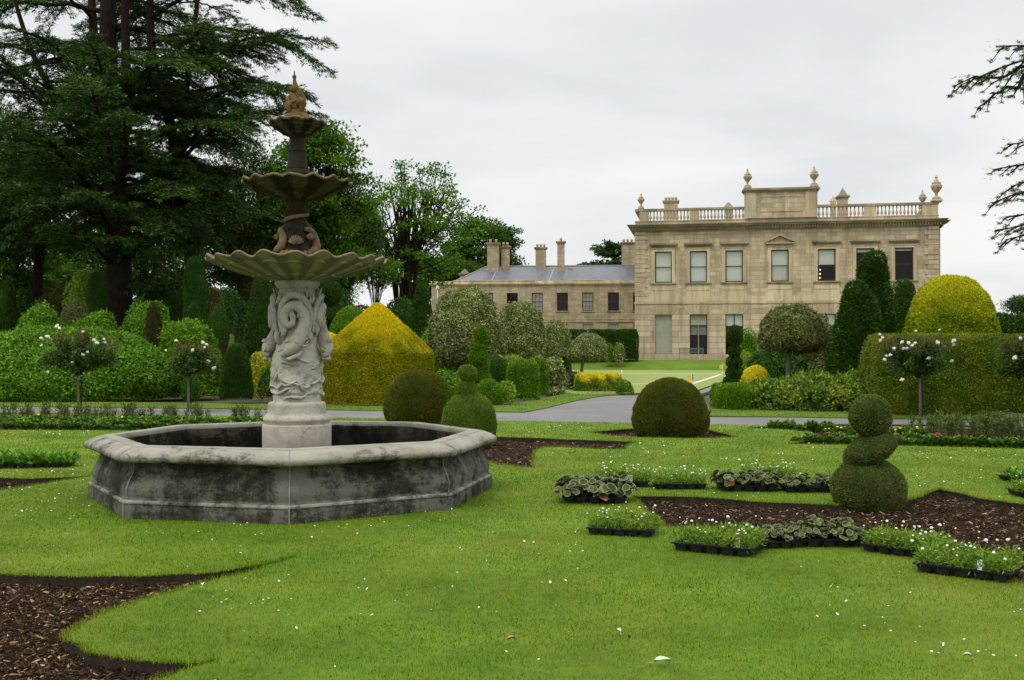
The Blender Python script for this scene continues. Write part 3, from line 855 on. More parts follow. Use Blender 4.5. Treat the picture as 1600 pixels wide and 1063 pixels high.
bp = [(2.19, -.03), (2.195, .05), (2.195, .148), (2.188, .163), (2.180, .168), (2.166, .171)] + [(2.150, .178), (2.152, .20), (2.160, .235), (2.160, .27), (2.148, .31), (2.125, .36), (2.100, .40), (2.084, .44), (2.078, .485), (2.085, .515), (2.10, .526), (2.14, .532)]
part('basin_wall', octo(bp, 24, .003, 3), M['basin'], ft, True)
cp = spline([(2.08, .524), (2.19, .525), (2.236, .538), (2.250, .562), (2.242, .592), (2.19, .628), (2.12, .654), (2.09, .662)], 5).tolist() + [(2.085, .648), (2.078, .648), (2.074, .668), (1.94, .672), (1.925, .664), (1.92, .62), (1.925, .60)]
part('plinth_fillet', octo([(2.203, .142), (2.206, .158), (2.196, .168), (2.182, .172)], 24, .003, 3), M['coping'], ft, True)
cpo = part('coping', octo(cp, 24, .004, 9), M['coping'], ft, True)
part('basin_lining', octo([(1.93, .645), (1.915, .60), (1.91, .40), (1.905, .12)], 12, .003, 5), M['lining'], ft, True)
mb = MB(); mb.add([(1.9 * math.cos(-math.pi / 2 + k * math.pi / 4), 1.9 * math.sin(-math.pi / 2 + k * math.pi / 4), .16) for k in range(8)], [tuple(range(8))])
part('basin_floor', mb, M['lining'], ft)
for k in range(8):      # pale mortar joints at the mitred corners
    mb = MB(); a = -math.pi / 2 + k * math.pi / 4; c, s_ = math.cos(a), math.sin(a)
    pr_ = bp + cp[4:-6]
    L_ = [((r + .007) * c - .006 * s_, (r + .007) * s_ + .006 * c, z) for r, z in pr_]; R_ = [((r + .007) * c + .006 * s_, (r + .007) * s_ - .006 * c, z) for r, z in pr_]
    n = len(pr_); mb.add(L_ + R_, [(i, i + 1, n + i + 1, n + i) for i in range(n - 1)])
    part('mortar_joint', mb, M['mortar'], ft)
# pedestal
SCL = 1.0
def Z(py): return 1.6 + (545 - py) / 140.3
pb = [(.378, .10), (.378, Z(664)), (.372, Z(661.5))]
part('pedestal_base', MB().lathe(pb, 64), M['marble_base'], ft, True)
pm = spline([(.355, Z(661.4)), (.362, Z(658.5)), (.372, Z(654)), (.355, Z(649.5)), (.335, Z(647)), (.325, Z(644)), (.318, Z(637)), (.316, Z(632)), (.305, Z(628.5)), (.275, Z(627.2)), (.262, Z(626.5)), (.262, Z(617))], 4).tolist()
part('pedestal_moulding', MB().lathe(pm, 64), M['marble'], ft, True)
# carved shaft: rocks below, dolphins above
prof = [(.258, Z(617)), (.262, Z(605)), (.262, Z(590)), (.262, Z(570)), (.262, Z(556)), (.235, Z(546)), (.215, Z(530)), (.205, Z(500)), (.20, Z(470)), (.195, Z(456)), (.20, Z(450.5))]
pr = spline(prof, 9)
seg = 128; V = []
for r, z in pr:
    for k in range(seg):
        a = 2 * math.pi * k / seg; V.append((math.cos(a), math.sin(a), z, r))
V = np.array(V); z = V[:, 2]
rock = np.clip((Z(556) - z) / .1, 0, 1)
q = np.c_[V[:, 0] * .26, V[:, 1] * .26, z]
w1 = fbm(q + .05 * np.c_[fbm(q, 8, 61), fbm(q, 8, 62), fbm(q, 8, 63)], 7.5, 21, 2)
ledge = (1 - np.abs(w1) * 2.4); ledge = np.clip(ledge, -.3, 1)
disp = rock * (ledge * .030 + fbm(q, 22, 4, 3) * .012) + (1 - rock) * fbm(q, 10, 8, 3) * .012
disp *= np.clip((z - Z(617)) / .03, 0, 1)
rr = V[:, 3] + disp
V3 = np.c_[V[:, 0] * rr, V[:, 1] * rr, z + rock * .012 * fbm(q, 12, 41)]
n = len(pr); F = [(i * seg + k, i * seg + (k + 1) % seg, (i + 1) * seg + (k + 1) % seg, (i + 1) * seg + k) for i in range(n - 1) for k in range(seg)]
part('pedestal_shaft', MB().add(V3, F), M['marble'], ft, True)
def cyl(th, z, r): return (r * math.cos(th), r * math.sin(th), z)
def dolphin(th0, mir=1):
    mb = MB(); C = lambda du, py, r: cyl(th0 + mir * du, Z(py), r)
    # body from the snout up, over and down into a curl
    body = [C(-.30, 556, .325), C(-.12, 551, .335), C(.05, 543, .325), C(.30, 528, .29), C(.50, 510, .27), C(.52, 494, .26), C(.30, 482, .265), C(.0, 480, .27), C(-.26, 489, .27), C(-.30, 501, .27), C(-.12, 509, .275), C(.06, 505, .285), C(.05, 497, .295)]
    rad = [.018, .050, .078, .078, .068, .062, .058, .054, .050, .046, .040, .032, .02]
    p = spline(body, 6); r_ = np.interp(np.linspace(0, len(rad) - 1, len(p)), range(len(rad)), rad)
    mb.tube(p, r_, 14)
    # second coil: tail arching over and ending in a fluke under the capital
    tail = [C(-.55, 520, .235), C(-.58, 500, .25), C(-.48, 480, .26), C(-.20, 467, .262), C(.15, 463, .262), C(.52, 470, .262), C(.80, 486, .255), C(.82, 505, .245), C(.75, 525, .24)]
    rad2 = [.02, .028, .032, .036, .038, .036, .032, .028, .02]
    p = spline(tail, 6); mb.tube(p, np.interp(np.linspace(0, len(rad2) - 1, len(p)), range(len(rad2)), rad2), 12)
    # jaws, brow, eye
    mb.tube([C(-.22, 560, .30), C(0, 561, .36), C(.22, 556, .335), C(.40, 550, .30)], [.012, .026, .026, .018], 8)
    mb.blob(C(.20, 535, .355), (.040, .040, .030), 10, 7, .2, 3)
    mb.blob(C(-.02, 533, .36), (.036, .036, .028), 10, 7, .2, 4)
    mb.blob(C(.10, 540, .385), (.014, .014, .014), 8, 6)
    for du, py in ((-.38, 545), (.50, 538)):      # side fins
        mb.tube([C(du * .6, py, .30), C(du, py + 4, .35), C(du * 1.35, py - 3, .34)], [.03, .022, .004], 8, .5)
    for j in range(16):      # carved reeds and leaves between the bodies
        du = -.75 + 1.5 * ((j * .618) % 1); py = 470 + 62 * ((j * .381) % 1); tw_ = .16 * (-1) ** j
        mb.tube([C(du, py + 11, .215), C(du + tw_ * .4, py + 4, .262), C(du + tw_, py - 4, .268), C(du + tw_ * 1.4, py - 12, .235)], [.004, .020, .022, .003], 6, .45)
    for j in range(9):       # ridged fins along the coil
        t_ = j / 8; du = .55 - .15 * t_; py = 536 - 40 * t_
        mb.tube([C(du - .10, py + 2, .30), C(du + .02, py, .325), C(du + .14, py - 4, .285)], [.004, .009, .002], 5)
    for j, (du, py) in enumerate(((.62, 458), (.74, 455), (-.05, 456), (.25, 455), (-.62, 462))):      # leaves below the capital
        mb.tube([C(du, py + 20, .22), C(du + .05, py + 6, .245), C(du + .02, py - 2, .262), C(du, py - 6, .275)], [.006, .028, .024, .004], 6, .35)
    return mb
for i, th in enumerate((-math.pi / 2 - FTH - .03, -math.pi / 2 - FTH + 1.55, math.pi / 2 - FTH, -math.pi / 2 - FTH - 1.62)):
    part('carved_dolphin', dolphin(th, 1 if i != 3 else -1), M['marble'], ft, True)
# shells and weed over the rocks
mb = MB()
for k in range(26):
    th = rng.random() * 6.28; py = 562 + 50 * rng.random(); L_ = .06 + .10 * rng.random(); s_ = rng.choice([-1, 1]); sl = rng.normal(0, 12)
    pts = [cyl(th + s_ * t * L_ / .26 * 2, Z(py + sl * t + 4 * math.sin(6 * t)), .262 + .022 * math.sin(math.pi * t)) for t in np.linspace(0, 1, 7)]
    mb.tube(pts, [.006, .014, .020, .022, .018, .012, .004], 7, .8)
part('carved_rock_weed', mb, M['marble'], ft, True)
part('capital', MB().lathe([(.20, Z(452)), (.222, Z(450)), (.225, Z(447)), (.24, Z(445.5)), (.245, Z(443)), (.235, Z(441)), (.235, Z(438.5))], 72, fun=lambda r, z, a: (r * (1 + .025 * abs(math.cos(10 * a))), z)), M['marble'], ft, True)

def scallop(name, R_, z_rim, z_bot, r_bot, lobes, mat, rim_mat, depth=.06, wave=.022, ph=0):
    """fluted shell bowl; flutes deepen towards a wavy rim"""
    mb = MB(); seg = lobes * 8
    T = np.linspace(0, 1, 15)
    outp = [(r_bot + (R_ - r_bot) * t, z_bot + (z_rim - z_bot) * (t ** 1.45 * .55 + t ** 1.0 * .45)) for t in T]
    inn = [(max(.01, (R_ - .035) * (1 - t)), z_rim + .012 - depth * math.sin(math.pi / 2 * min(1, t * 1.6))) for t in np.linspace(0, 1, 10)]
    def fun(r, z, a):
        g = min(1, max(0, (r - r_bot) / (R_ - r_bot))) if R_ > r_bot else 0
        c = abs(math.cos(lobes * a / 2 + ph)); w = math.cos(lobes * a + 2 * ph)
        nz = .006 * math.sin(13 * a) + .005 * math.sin(29 * a + 1)
        return r * (1 - .05 * (1 - c) ** 1.0 * g ** .7 - (.0)), z + wave * g ** 3 * w + nz * g - .018 * (1 - c) ** 2 * (1 - g) * g * 4
    mb.lathe(outp, seg, fun=fun, caps=False)
    o = part(name, mb, mat, ft, True)
    rim = MB(); zr = z_rim
    rp = [(R_, zr), (R_ + .012, zr + .006), (R_ + .014, zr + .020), (R_ + .004, zr + .030), (R_ - .025, zr + .024)] + [(r, z) for r, z in inn]
    rim.lathe(rp, seg, fun=fun, caps=False)
    part('bowl_rim', rim, rim_mat, o, True)
    # concentric ridge under the bowl
    ring = MB()
    for tt in (.34, .80):
        rr_ = r_bot + (R_ - r_bot) * tt; zz_ = z_bot + (z_rim - z_bot) * (tt ** 1.45 * .55 + tt * .45)
        ring.lathe([(rr_ - .012, zz_ - .008), (rr_, zz_ - .008), (rr_ + .012, zz_ + .002), (rr_ + .008, zz_ + .012)], seg, fun=lambda r, z, a: fun(r, z, a + 0)if False else (fun(r, z, a)[0], fun(r, z, a)[1] - .010 * abs(math.cos(lobes * a / 2 + ph))), caps=False)
    part('bowl_ridge', ring, mat, o, True)
    return o
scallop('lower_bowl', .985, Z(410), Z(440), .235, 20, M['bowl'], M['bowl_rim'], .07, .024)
# middle stem: shells, small dolphins and a twisted coil
ms = spline([(.19, Z(404)), (.20, Z(396)), (.185, Z(386)), (.17, Z(376)), (.16, Z(366)), (.165, Z(358)), (.15, Z(352)), (.11, Z(347)), (.09, Z(340)), (.10, Z(334)), (.125, Z(329)), (.11, Z(322)), (.12, Z(316)), (.145, Z(311))], 5)
mb = MB(); mb.lathe([tuple(p) for p in ms], 64, fun=lambda r, z, a: (r * (1 + .05 * math.sin(5 * a + z * 40) + .03 * math.sin(11 * a - z * 60)), z))
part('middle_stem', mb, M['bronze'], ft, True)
for k in range(3):
    th = -math.pi / 2 - FTH + .12 + k * 2.094; fan = MB(); nr = 9; V = []
    for i in range(6):
        t = i / 5
        for j in range(nr * 4 + 1):
            s_ = (j / (nr * 4) * 2 - 1); ang = s_ * 1.25; rr_ = .105 * t + .008; rid = .008 * math.cos(ang / 1.25 * nr * math.pi) * t
            ed = 1 + .05 * math.cos(ang / 1.25 * nr * math.pi) * t
            V.append(cyl(th + rr_ * ed * math.sin(ang) / .21, Z(386) + rr_ * ed * math.cos(ang), .205 - .03 * t + .035 * math.sin(t * 3) + rid))
    m1 = nr * 4 + 1
    F = [(i * m1 + j, i * m1 + j + 1, (i + 1) * m1 + j + 1, (i + 1) * m1 + j) for i in range(5) for j in range(m1 - 1)]
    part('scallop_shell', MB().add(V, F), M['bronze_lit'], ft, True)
    dl = MB(); t2 = th + 1.05
    pts = spline([cyl(t2 - .45, Z(398), .20), cyl(t2 - .1, Z(394), .23), cyl(t2 + .25, Z(386), .22), cyl(t2 + .25, Z(372), .20), cyl(t2 - .1, Z(362), .19), cyl(t2 - .5, Z(360), .175)], 5)
    dl.tube(pts, np.interp(np.linspace(0, 5, len(pts)), range(6), [.02, .045, .05, .042, .036, .02]), 10)
    dl.blob(cyl(t2 - .25, Z(372), .215), (.045, .045, .04), 12, 8, .15, k); dl.blob(cyl(t2 - .1, Z(400), .24), (.07, .05, .035), 12, 8, .3, k + 5)
    part('stem_dolphin', dl, M['bronze_lit'] if k != 1 else M['bronze'], ft, True)
coil = MB(); pts = [cyl(-math.pi / 2 + 2.6 + t * 7.0, Z(352) + .16 * t, .135 - .03 * t) for t in np.linspace(0, 1, 40)]
coil.tube(pts, np.linspace(.032, .016, 40), 9)
part('coiled_tail', coil, M['bronze_lit'], ft, True)
mb = MB()
for k in range(30):
    a = k * .618 * 6.28; mb.blob(cyl(a, Z(397 + 6 * rng.random()), .20 + .05 * rng.random()), (.035, .03, .025 + .02 * rng.random()), 9, 6, .5, k)
part('rock_base', mb, M['bronze_lit'], ft, True)
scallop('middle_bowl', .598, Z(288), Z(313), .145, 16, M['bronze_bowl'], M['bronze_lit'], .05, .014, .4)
us_ = spline([(.15, Z(285)), (.145, Z(280)), (.125, Z(276)), (.13, Z(271)), (.118, Z(267)), (.11, Z(264.5)), (.112, Z(262)), (.098, Z(240)), (.102, Z(237)), (.102, Z(235)), (.092, Z(232)), (.082, Z(218)), (.10, Z(213))], 4)
part('upper_stem', MB().lathe([tuple(p) for p in us_], 48, fun=lambda r, z, a: (r * (1 + .02 * math.cos(12 * a) + (.06 * math.sin(7 * a + 30 * z) if z < Z(265) else 0)), z)), M['bronze'], ft, True)
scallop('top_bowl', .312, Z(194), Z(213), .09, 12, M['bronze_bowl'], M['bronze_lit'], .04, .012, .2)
# finial: child seated on rocks holding up a fish
fg = MB()
fg.lathe([(.17, Z(188)), (.155, Z(184)), (.13, Z(180)), (.10, Z(176)), (.085, Z(172)), (.03, Z(168))], 28, fun=lambda r, z, a: (r * (1 + .12 * math.sin(5 * a + 9 * z)), z))
fX = lambda px: (px - 463.5) / 140.3
torso = spline([(fX(461), -.01, Z(172)), (fX(461), -.01, Z(164)), (fX(459), 0, Z(156)), (fX(457), 0, Z(149)), (fX(456), 0, Z(143))], 4)
fg.tube(torso, np.interp(np.linspace(0, 4, len(torso)), range(5), [.07, .075, .062, .05, .03]), 14)
fg.blob((fX(457), -.025, Z(139.5)), (.038, .04, .044), 14, 10, .08, 2)
leg = spline([(fX(464), -.03, Z(168)), (fX(469), -.10, Z(160)), (fX(471), -.10, Z(168)), (fX(469), -.09, Z(178)), (fX(467), -.12, Z(182))], 5)
fg.tube(leg, np.interp(np.linspace(0, 4, len(leg)), range(5), [.045, .042, .034, .024, .016]), 10)
leg = spline([(fX(455), -.03, Z(168)), (fX(449), -.08, Z(166)), (fX(450), -.10, Z(174)), (fX(453), -.09, Z(182))], 5)
fg.tube(leg, np.interp(np.linspace(0, 3, len(leg)), range(4), [.042, .038, .028, .018]), 10)
arm = spline([(fX(461), 0, Z(150)), (fX(468), -.03, Z(150)), (fX(467), -.03, Z(141)), (fX(461), -.03, Z(136))], 5)
fg.tube(arm, np.interp(np.linspace(0, 3, len(arm)), range(4), [.028, .024, .018, .014]), 9)
arm = spline([(fX(452), 0, Z(151)), (fX(448), -.05, Z(158)), (fX(455), -.07, Z(162)), (fX(463), -.08, Z(158))], 5)
fg.tube(arm, np.interp(np.linspace(0, 3, len(arm)), range(4), [.026, .022, .018, .016]), 9)
fish = spline([(fX(470), .01, Z(166)), (fX(469), 0, Z(156)), (fX(465), 0, Z(146)), (fX(461), 0, Z(136)), (fX(459), 0, Z(127)), (fX(458.6), 0, Z(119.5))], 5)
fg.tube(fish, np.interp(np.linspace(0, 5, len(fish)), range(6), [.05, .056, .05, .034, .020, .016]), 12)
fg.tube([(fX(458.6), 0, Z(121)), (fX(458.6), 0, Z(117))], [.024, .020], 10)
part('finial_figure', fg, M['gilt'], ft, True)
part('water_jet_nozzle', MB().lathe([(.008, Z(118)), (.006, Z(113)), (.010, Z(112.6)), (.003, Z(110))], 10, fX(458.6), 0), M['bronze_lit'], ft, True)

# ================================================================== MANSION
HZ = .72           # level of the terrace the mansion stands on
def FU(px):        # distance along the main front at a photo column
    k = (px - 800) / FPX
    return (k * HO.y - HO.x) / (HE.x - k * HE.y)
def FZ(px, py):    # height above the terrace
    Y = HO.y + FU(px) * HE.y
    return 1.6 + (HOR - py) / FPX * Y - HZ

def wall(mb, u0, u1, z0, z1, ops, depth=.28, y=0.0):
    """wall in the plane y with openings (a,b,c,d) and their reveals"""
    us = sorted({u0, u1, *[o[0] for o in ops], *[o[1] for o in ops]}); zs = sorted({z0, z1, *[o[2] for o in ops], *[o[3] for o in ops]})
    us = [u for u in us if u0 <= u <= u1]; zs = [z for z in zs if z0 <= z <= z1]
    for i in range(len(us) - 1):
        for j in range(len(zs) - 1):
            a, b, c, d = us[i], us[i + 1], zs[j], zs[j + 1]; mx, mz = (a + b) / 2, (c + d) / 2
            if any(o[0] < mx < o[1] and o[2] < mz < o[3] for o in ops): continue
            mb.quad((a, y, c), (b, y, c), (b, y, d), (a, y, d))
    for a, b, c, d in ops:
        d = min(d, z1); c = max(c, z0); e = y + depth
        mb.quad((a, y, c), (a, y, d), (a, e, d), (a, e, c)); mb.quad((b, y, c), (b, e, c), (b, e, d), (b, y, d))
        mb.quad((a, y, d), (b, y, d), (b, e, d), (a, e, d)); mb.quad((a, y, c), (a, e, c), (b, e, c), (b, y, c))

man = empty('mansion', (HO.x, HO.y, HZ), HY, 'grand two-storey honey-coloured stone mansion with balustraded roof and urns', 'mansion')
LW = FU(1466.5)
cols = [(1023.6, 1049.7), (1078.2, 1104.6), (1134, 1160.8), (1204, 1233.7), (1278, 1306), (1337.6, 1367), (1398.6, 1427.6)]
uc = [((FU(a) + FU(b)) / 2) for a, b in cols]; UW = 1.38
zs_sill, zs_head = FZ(1147, 441), FZ(1147, 391.4)
gz1 = FZ(1090, 491.5)
zstr = FZ(1147, 474.5)           # string course between the storeys
zcor = FZ(1147, 360)             # underside of the main cornice
up = [(u - UW / 2, u + UW / 2, zs_sill, zs_head) for u in uc]
GW = 1.40
dn_ = [(u - GW / 2, u + GW / 2, .12, gz1) for u in uc]
mb = MB(); wall(mb, 0, LW, zstr + .12, zcor + .5, up)
part('upper_wall', mb, M['ashlar'], man)
mb = MB(); wall(mb, -.06, LW + .06, -.1, zstr, dn_, .34, -.06)
part('lower_wall', mb, M['rustic'], man)
DP = 19.0
mb = MB()
mb.quad((-.0, 0, zstr), (0, DP, zstr), (0, DP, zcor + .5), (0, 0, zcor + .5)); mb.quad((LW, 0, zstr), (LW, 0, zcor + .5), (LW, DP, zcor + .5), (LW, DP, zstr))
mb.quad((-.06, -.06, -.1), (-.06, DP, -.1), (-.06, DP, zstr), (-.06, -.06, zstr)); mb.quad((LW + .06, -.06, -.1), (LW + .06, -.06, zstr), (LW + .06, DP, zstr), (LW + .06, DP, -.1))
mb.quad((0, DP, -.1), (0, DP, zcor + .5), (LW, DP, zcor + .5), (LW, DP, -.1))
part('side_wall', mb, M['ashlar'], man)
mb = MB(); mb.box(.01, LW - .01, .4, DP - .01, zcor + .35, zcor + .45); part('flat_roof', mb, M['lead'], man)
mb = MB(); mb.box(.3, LW - .3, .36, DP - .3, zstr - .1, zstr + .05); mb.box(.3, LW - .3, 5.0, 5.15, -.1, zcor + .3); part('interior_wall', mb, M['dark_wood'], man)
# projecting bay of the far side elevation seen past the right corner
mb = MB(); mb.box(LW, LW + .40, 1.2, 8, -.1, zcor + .3); part('side_bay', mb, M['ashlar'], man)
# channelled joints of the ground storey and voussoirs over its openings
# bands
mb = MB(); mb.box(-.12, LW + .12, -.14, .02, zstr, zstr + .14); mb.box(-.08, LW + .08, -.09, .01, zstr + .14, zstr + .20)
part('string_course', mb, M['trim'], man)
band_top = FZ(1147, 464.5)
mb = MB(); e = [0] + [x for u in uc for x in (u - .98, u + .98)] + [LW]
mb.box(-.03, LW + .03, -.055, .01, zstr + .20, zstr + .62)
for i in range(7):
    u = uc[i]; mb.box(u - .98, u + .98, -.04, .01, zstr + .62, zs_sill - .62)
part('plinth_band', mb, M['trim_pale'], man)
for a, b in ((-.10, 1.02), (LW - 1.02, LW + .10)):       # rusticated quoins of the upper storey
    mb = MB(); z = zstr + .66; i = 0
    while z < zcor - .25:
        w = .22 if i % 2 else 0
        if a < 1: mb.box(-.07, b - w, -.07, .008, z, z + .35)
        else: mb.box(a + w, LW + .07, -.07, .008, z, z + .35)
        z += .385; i += 1
    part('quoins', mb, M['ashlar'], man)
# voussoirs
for k, u in enumerate(uc):
    mb = MB()
    for s in range(-3, 4):
        t0, t1 = (s - .44), (s + .44)
        x0, x1 = u + t0 * GW / 7.0, u + t1 * GW / 7.0; y0, y1 = u + t0 * GW / 7 * 1.75, u + t1 * GW / 7 * 1.75
        h = zstr - .05 if abs(s) != 3 else zstr - .25
        V = [(x0, -.095, gz1), (x1, -.095, gz1), (y1, -.095, h), (y0, -.095, h), (x0, -.062, gz1), (x1, -.062, gz1), (y1, -.062, h), (y0, -.062, h)]
        mb.add(V, [(0, 1, 2, 3), (0, 4, 5, 1), (1, 5, 6, 2), (3, 2, 6, 7), (0, 3, 7, 4)])
    part('voussoirs', mb, M['trim'], man)
mb = MB(); mb.box(-.12, LW + .12, -.13, -.055, -.05, .42); part('plinth', mb, M['trim'], man)
# main cornice with dentils
mb = MB(); z = zcor
for pr, a, b in ((.10, 0, .09), (.20, .09, .16), (.30, .30, .36), (.52, .36, .46), (.60, .46, .52), (.66, .52, .57)):
    mb.box(-pr, LW + pr, -pr, .05, z + a, z + b); mb.box(LW - .01, LW + pr - .004, .052, 1.195, z + a + .003, z + b - .003); mb.box(LW + .41, LW + .4 + pr, 1.2 - pr, 8, z + a, z + b)
    mb.box(-pr + .004, .01, .052, DP, z + a + .003, z + b - .003)
part('cornice', mb, M['trim_dark'], man)
mb = MB(); u = -.28
while u < LW + .28:
    mb.box(u, u + .11, -.28, .0, z + .16, z + .295); u += .22
part('dentils', mb, M['trim_pale'], man)
zb = z + .57                     # top of the cornice
zrail = FZ(1070, 328.5)
mb = MB(); mb.box(-.02, LW + .02, -.06, .36, zb, zb + .28); mb.box(-.06, LW + .06, -.10, .40, zb + .28, zb + .34)
mb.box(-.02, .36, .365, DP, zb, zb + .28); mb.box(LW - .36, LW + .02, .365, DP, zb, zb + .28)
part('parapet_base', mb, M['trim'], man)
# balustrade: piers, rails, balusters; attic block in the middle
piers = [(999.5, 1014), (1077.5, 1093)]; piersR = [(1352, 1370), (1441, 1466.5)]
ua0, ua1 = FU(1164), FU(1277.5)
for a, b in piers + piersR:
    mb = MB(); mb.box(max(FU(a), 0), min(FU(b), LW), -.05, .35, zb + .34, zrail)
    part('balustrade_pier', mb, M['trim'], man)
mb = MB(); mb.box(-.05, ua0, -.10, .40, zrail, zrail + .13); mb.box(-.02, ua0, -.06, .36, zrail + .13, zrail + .18)
mb.box(-.05, .35, .41, DP, zrail, zrail + .13); part('balustrade_rail', mb, M['trim_dark'], man); mb = MB(); mb.box(ua1, LW + .05, -.10, .40, zrail, zrail + .13); mb.box(ua1, LW + .02, -.06, .36, zrail + .13, zrail + .18)
mb.box(LW - .35, LW + .05, .41, DP, zrail, zrail + .13)
part('balustrade_rail', mb, M['trim_dark'], man)
hb = zrail - zb - .34
bpr = [(.085, 0), (.085, .06), (.05, .09), (.045, .14), (.095, .24), (.105, .32), (.085, .42), (.05, .58), (.042, .74), (.055, .80), (.06, .84), (.042, .86), (.082, .93), (.085, 1)]
bal = MB().lathe([(r, z_ * hb) for r, z_ in bpr], 10).mesh('baluster', M['trim_pale'], True)
secs = [(FU(1014), FU(1077.5), 12), (FU(1093), ua0, 13), (ua1, FU(1352), 12), (FU(1370), FU(1441), 12)]
for a, b, n in secs:
    for i in range(n):
        obj('baluster', bal, man, (a + (b - a) * (i + .5) / n, .15, zb + .34))
for v in range(1, 8): obj('baluster', bal, man, (LW - .15, .5 + v * .33, zb + .34))
zat = FZ(1220, 299.5)
mb = MB(); mb.box(ua0, ua1, -.16, 1.1, zb + .34, zat)
part('attic_block', mb, M['ashlar'], man)
mb = MB(); pz0, pz1 = zb + .95, zat - .42
mb.box(ua0 + .08, ua0 + .92, -.22, -.155, zb + .36, zat); mb.box(ua1 - .92, ua1 - .08, -.22, -.155, zb + .36, zat)
x0, x1 = ua0 + 1.15, ua1 - 1.15
mb.box(x0, x1, -.20, -.155, pz1, pz1 + .09); mb.box(x0, x1, -.20, -.155, pz0 - .09, pz0); mb.box(x0, x0 + .09, -.198, -.155, pz0, pz1); mb.box(x1 - .09, x1, -.198, -.155, pz0, pz1)
mb.box(ua0 + .0, ua1, -.26, -.155, zb + .35, zb + .54)
part('attic_panel', mb, M['trim'], man)
mb = MB(); mb.box(ua0 - .10, ua1 + .10, -.30, 1.2, zat, zat + .12); mb.box(ua0 - .2, ua1 + .2, -.40, 1.3, zat + .12, zat + .22); mb.box(ua0 - .12, ua1 + .12, -.32, 1.2, zat + .22, zat + .30)
part('attic_cornice', mb, M['trim_dark'], man)

def urn(s=1.0):
    p = [(.26, 0), (.26, .10), (.22, .13), (.10, .20), (.075, .28), (.10, .32), (.075, .35), (.16, .46), (.27, .62), (.31, .80), (.30, .90), (.25, .94), (.28, 1.0), (.27, 1.04), (.15, 1.10), (.14, 1.18), (.10, 1.24), (.06, 1.28), (.085, 1.34), (.07, 1.42), (.02, 1.50), (.0, 1.52)]
    mb = MB(); mb.lathe([(r * s, z_ * s) for r, z_ in p], 18, fun=lambda r, z_, a: (r * (1 + (.06 * abs(math.cos(4 * a)) if .4 * s < z_ < .9 * s else 0)), z_))
    for k in range(4):
        a = k * math.pi / 2 + .4; pts = [(.31 * s * math.cos(a + t) * (1 + .05), .31 * s * math.sin(a + t) * 1.05, (.86 - .16 * math.sin((t + .6) / 1.2 * math.pi)) * s) for t in np.linspace(-.6, .6, 7)]
        mb.tube(pts, .03 * s, 6)
    mb.box(-.30 * s, .30 * s, -.30 * s, .30 * s, -.18 * s, 0)
    return mb
def put_urn(px, ztop, zbase, y, name='urn'):
    s = (ztop - zbase) / 1.70; u = FU(px)
    part(name, urn(s), M['trim'], man, True, loc=(u, y, zbase + .18 * s))
put_urn(1001.6, FZ(1001, 301), zrail + .18, .18)
put_urn(1168.7, FZ(1168, 262.5), zat + .30, .1); put_urn(1272.8, FZ(1272, 258.5), zat + .30, .1)
put_urn(1464.5, FZ(1465, 272.6), zrail + .18, .18)
o = part('urn', urn(.92), M['trim'], man, True, loc=(LW - .4, 4.0, zrail + .35))
# chimneys and roof turrets behind the balustrade
def chim(px0, px1, ytop, y, cap, parent, ufun, zfun, base, mat=M['ashlar'], pots=0, dy=.9):
    a, b = ufun(px0), ufun(px1); zt = zfun((px0 + px1) / 2, ytop); w = (b - a) / 2
    mb = MB(); mb.box(a, b, y, y + dy, base, zt - .42); o_ = None
    o_ = part('chimney', mb, mat, parent)
    c = MB(); c.box(a - .08, b + .08, y - .08, y + dy + .08, zt - .42, zt - .32); c.box(a - .14, b + .14, y - .14, y + dy + .14, zt - .32, zt - .2)
    if cap: c.add([(a, y, zt - .2), (b, y, zt - .2), (b, y + dy, zt - .2), (a, y + dy, zt - .2), ((a + b) / 2, y + dy / 2, zt + cap)], [(0, 1, 4), (1, 2, 4), (2, 3, 4), (3, 0, 4)])
    part('chimney_cap', c, M['trim_dark'] if not cap or cap < .9 else M['terracotta'], o_)
    for i in range(pots):
        x = a + (b - a) * (i + .5) / pots
        part('chimney_pot', MB().lathe([(.11, -.2), (.10, .0), (.13, .02), (.12, .12), (.09, .14)], 10), M['pale_pot'], o_, True, loc=(x, y + dy / 2, zt + .0))
def FZd(yoff):
    return lambda px, py: 1.6 + (HOR - py) / FPX * (HO.y + FU(px) * HE.y + yoff) - HZ
chim(1034, 1056, 309.5, 5, 0, man, FU, FZd(5), zb, pots=4)
chim(1320, 1336, 302, 4, .55, man, FU, FZd(4), zb)
o = part('chimney', MB().box(FU(1134), FU(1147), 5, 6, zb, FZd(5)(1140, 325)), M['trim_dark'], man)
part('chimney_cap', MB().lathe([(.55, 0), (.42, .12), (.30, .28), (.10, .50), (0, .56)], 10), M['trim_dark'], o, True, loc=(FU(1140.5), 5.5, FZd(5)(1140, 325)))
o = part('chimney', MB().box(FU(1313), FU(1321), 6, 6.8, zb, FZd(6)(1317, 314)), M['trim'], man)
part('chimney_cap', MB().lathe([(.38, 0), (.02, .45)], 4), M['trim_pale'], o, False, loc=(FU(1317), 6.4, FZd(6)(1317, 314)))

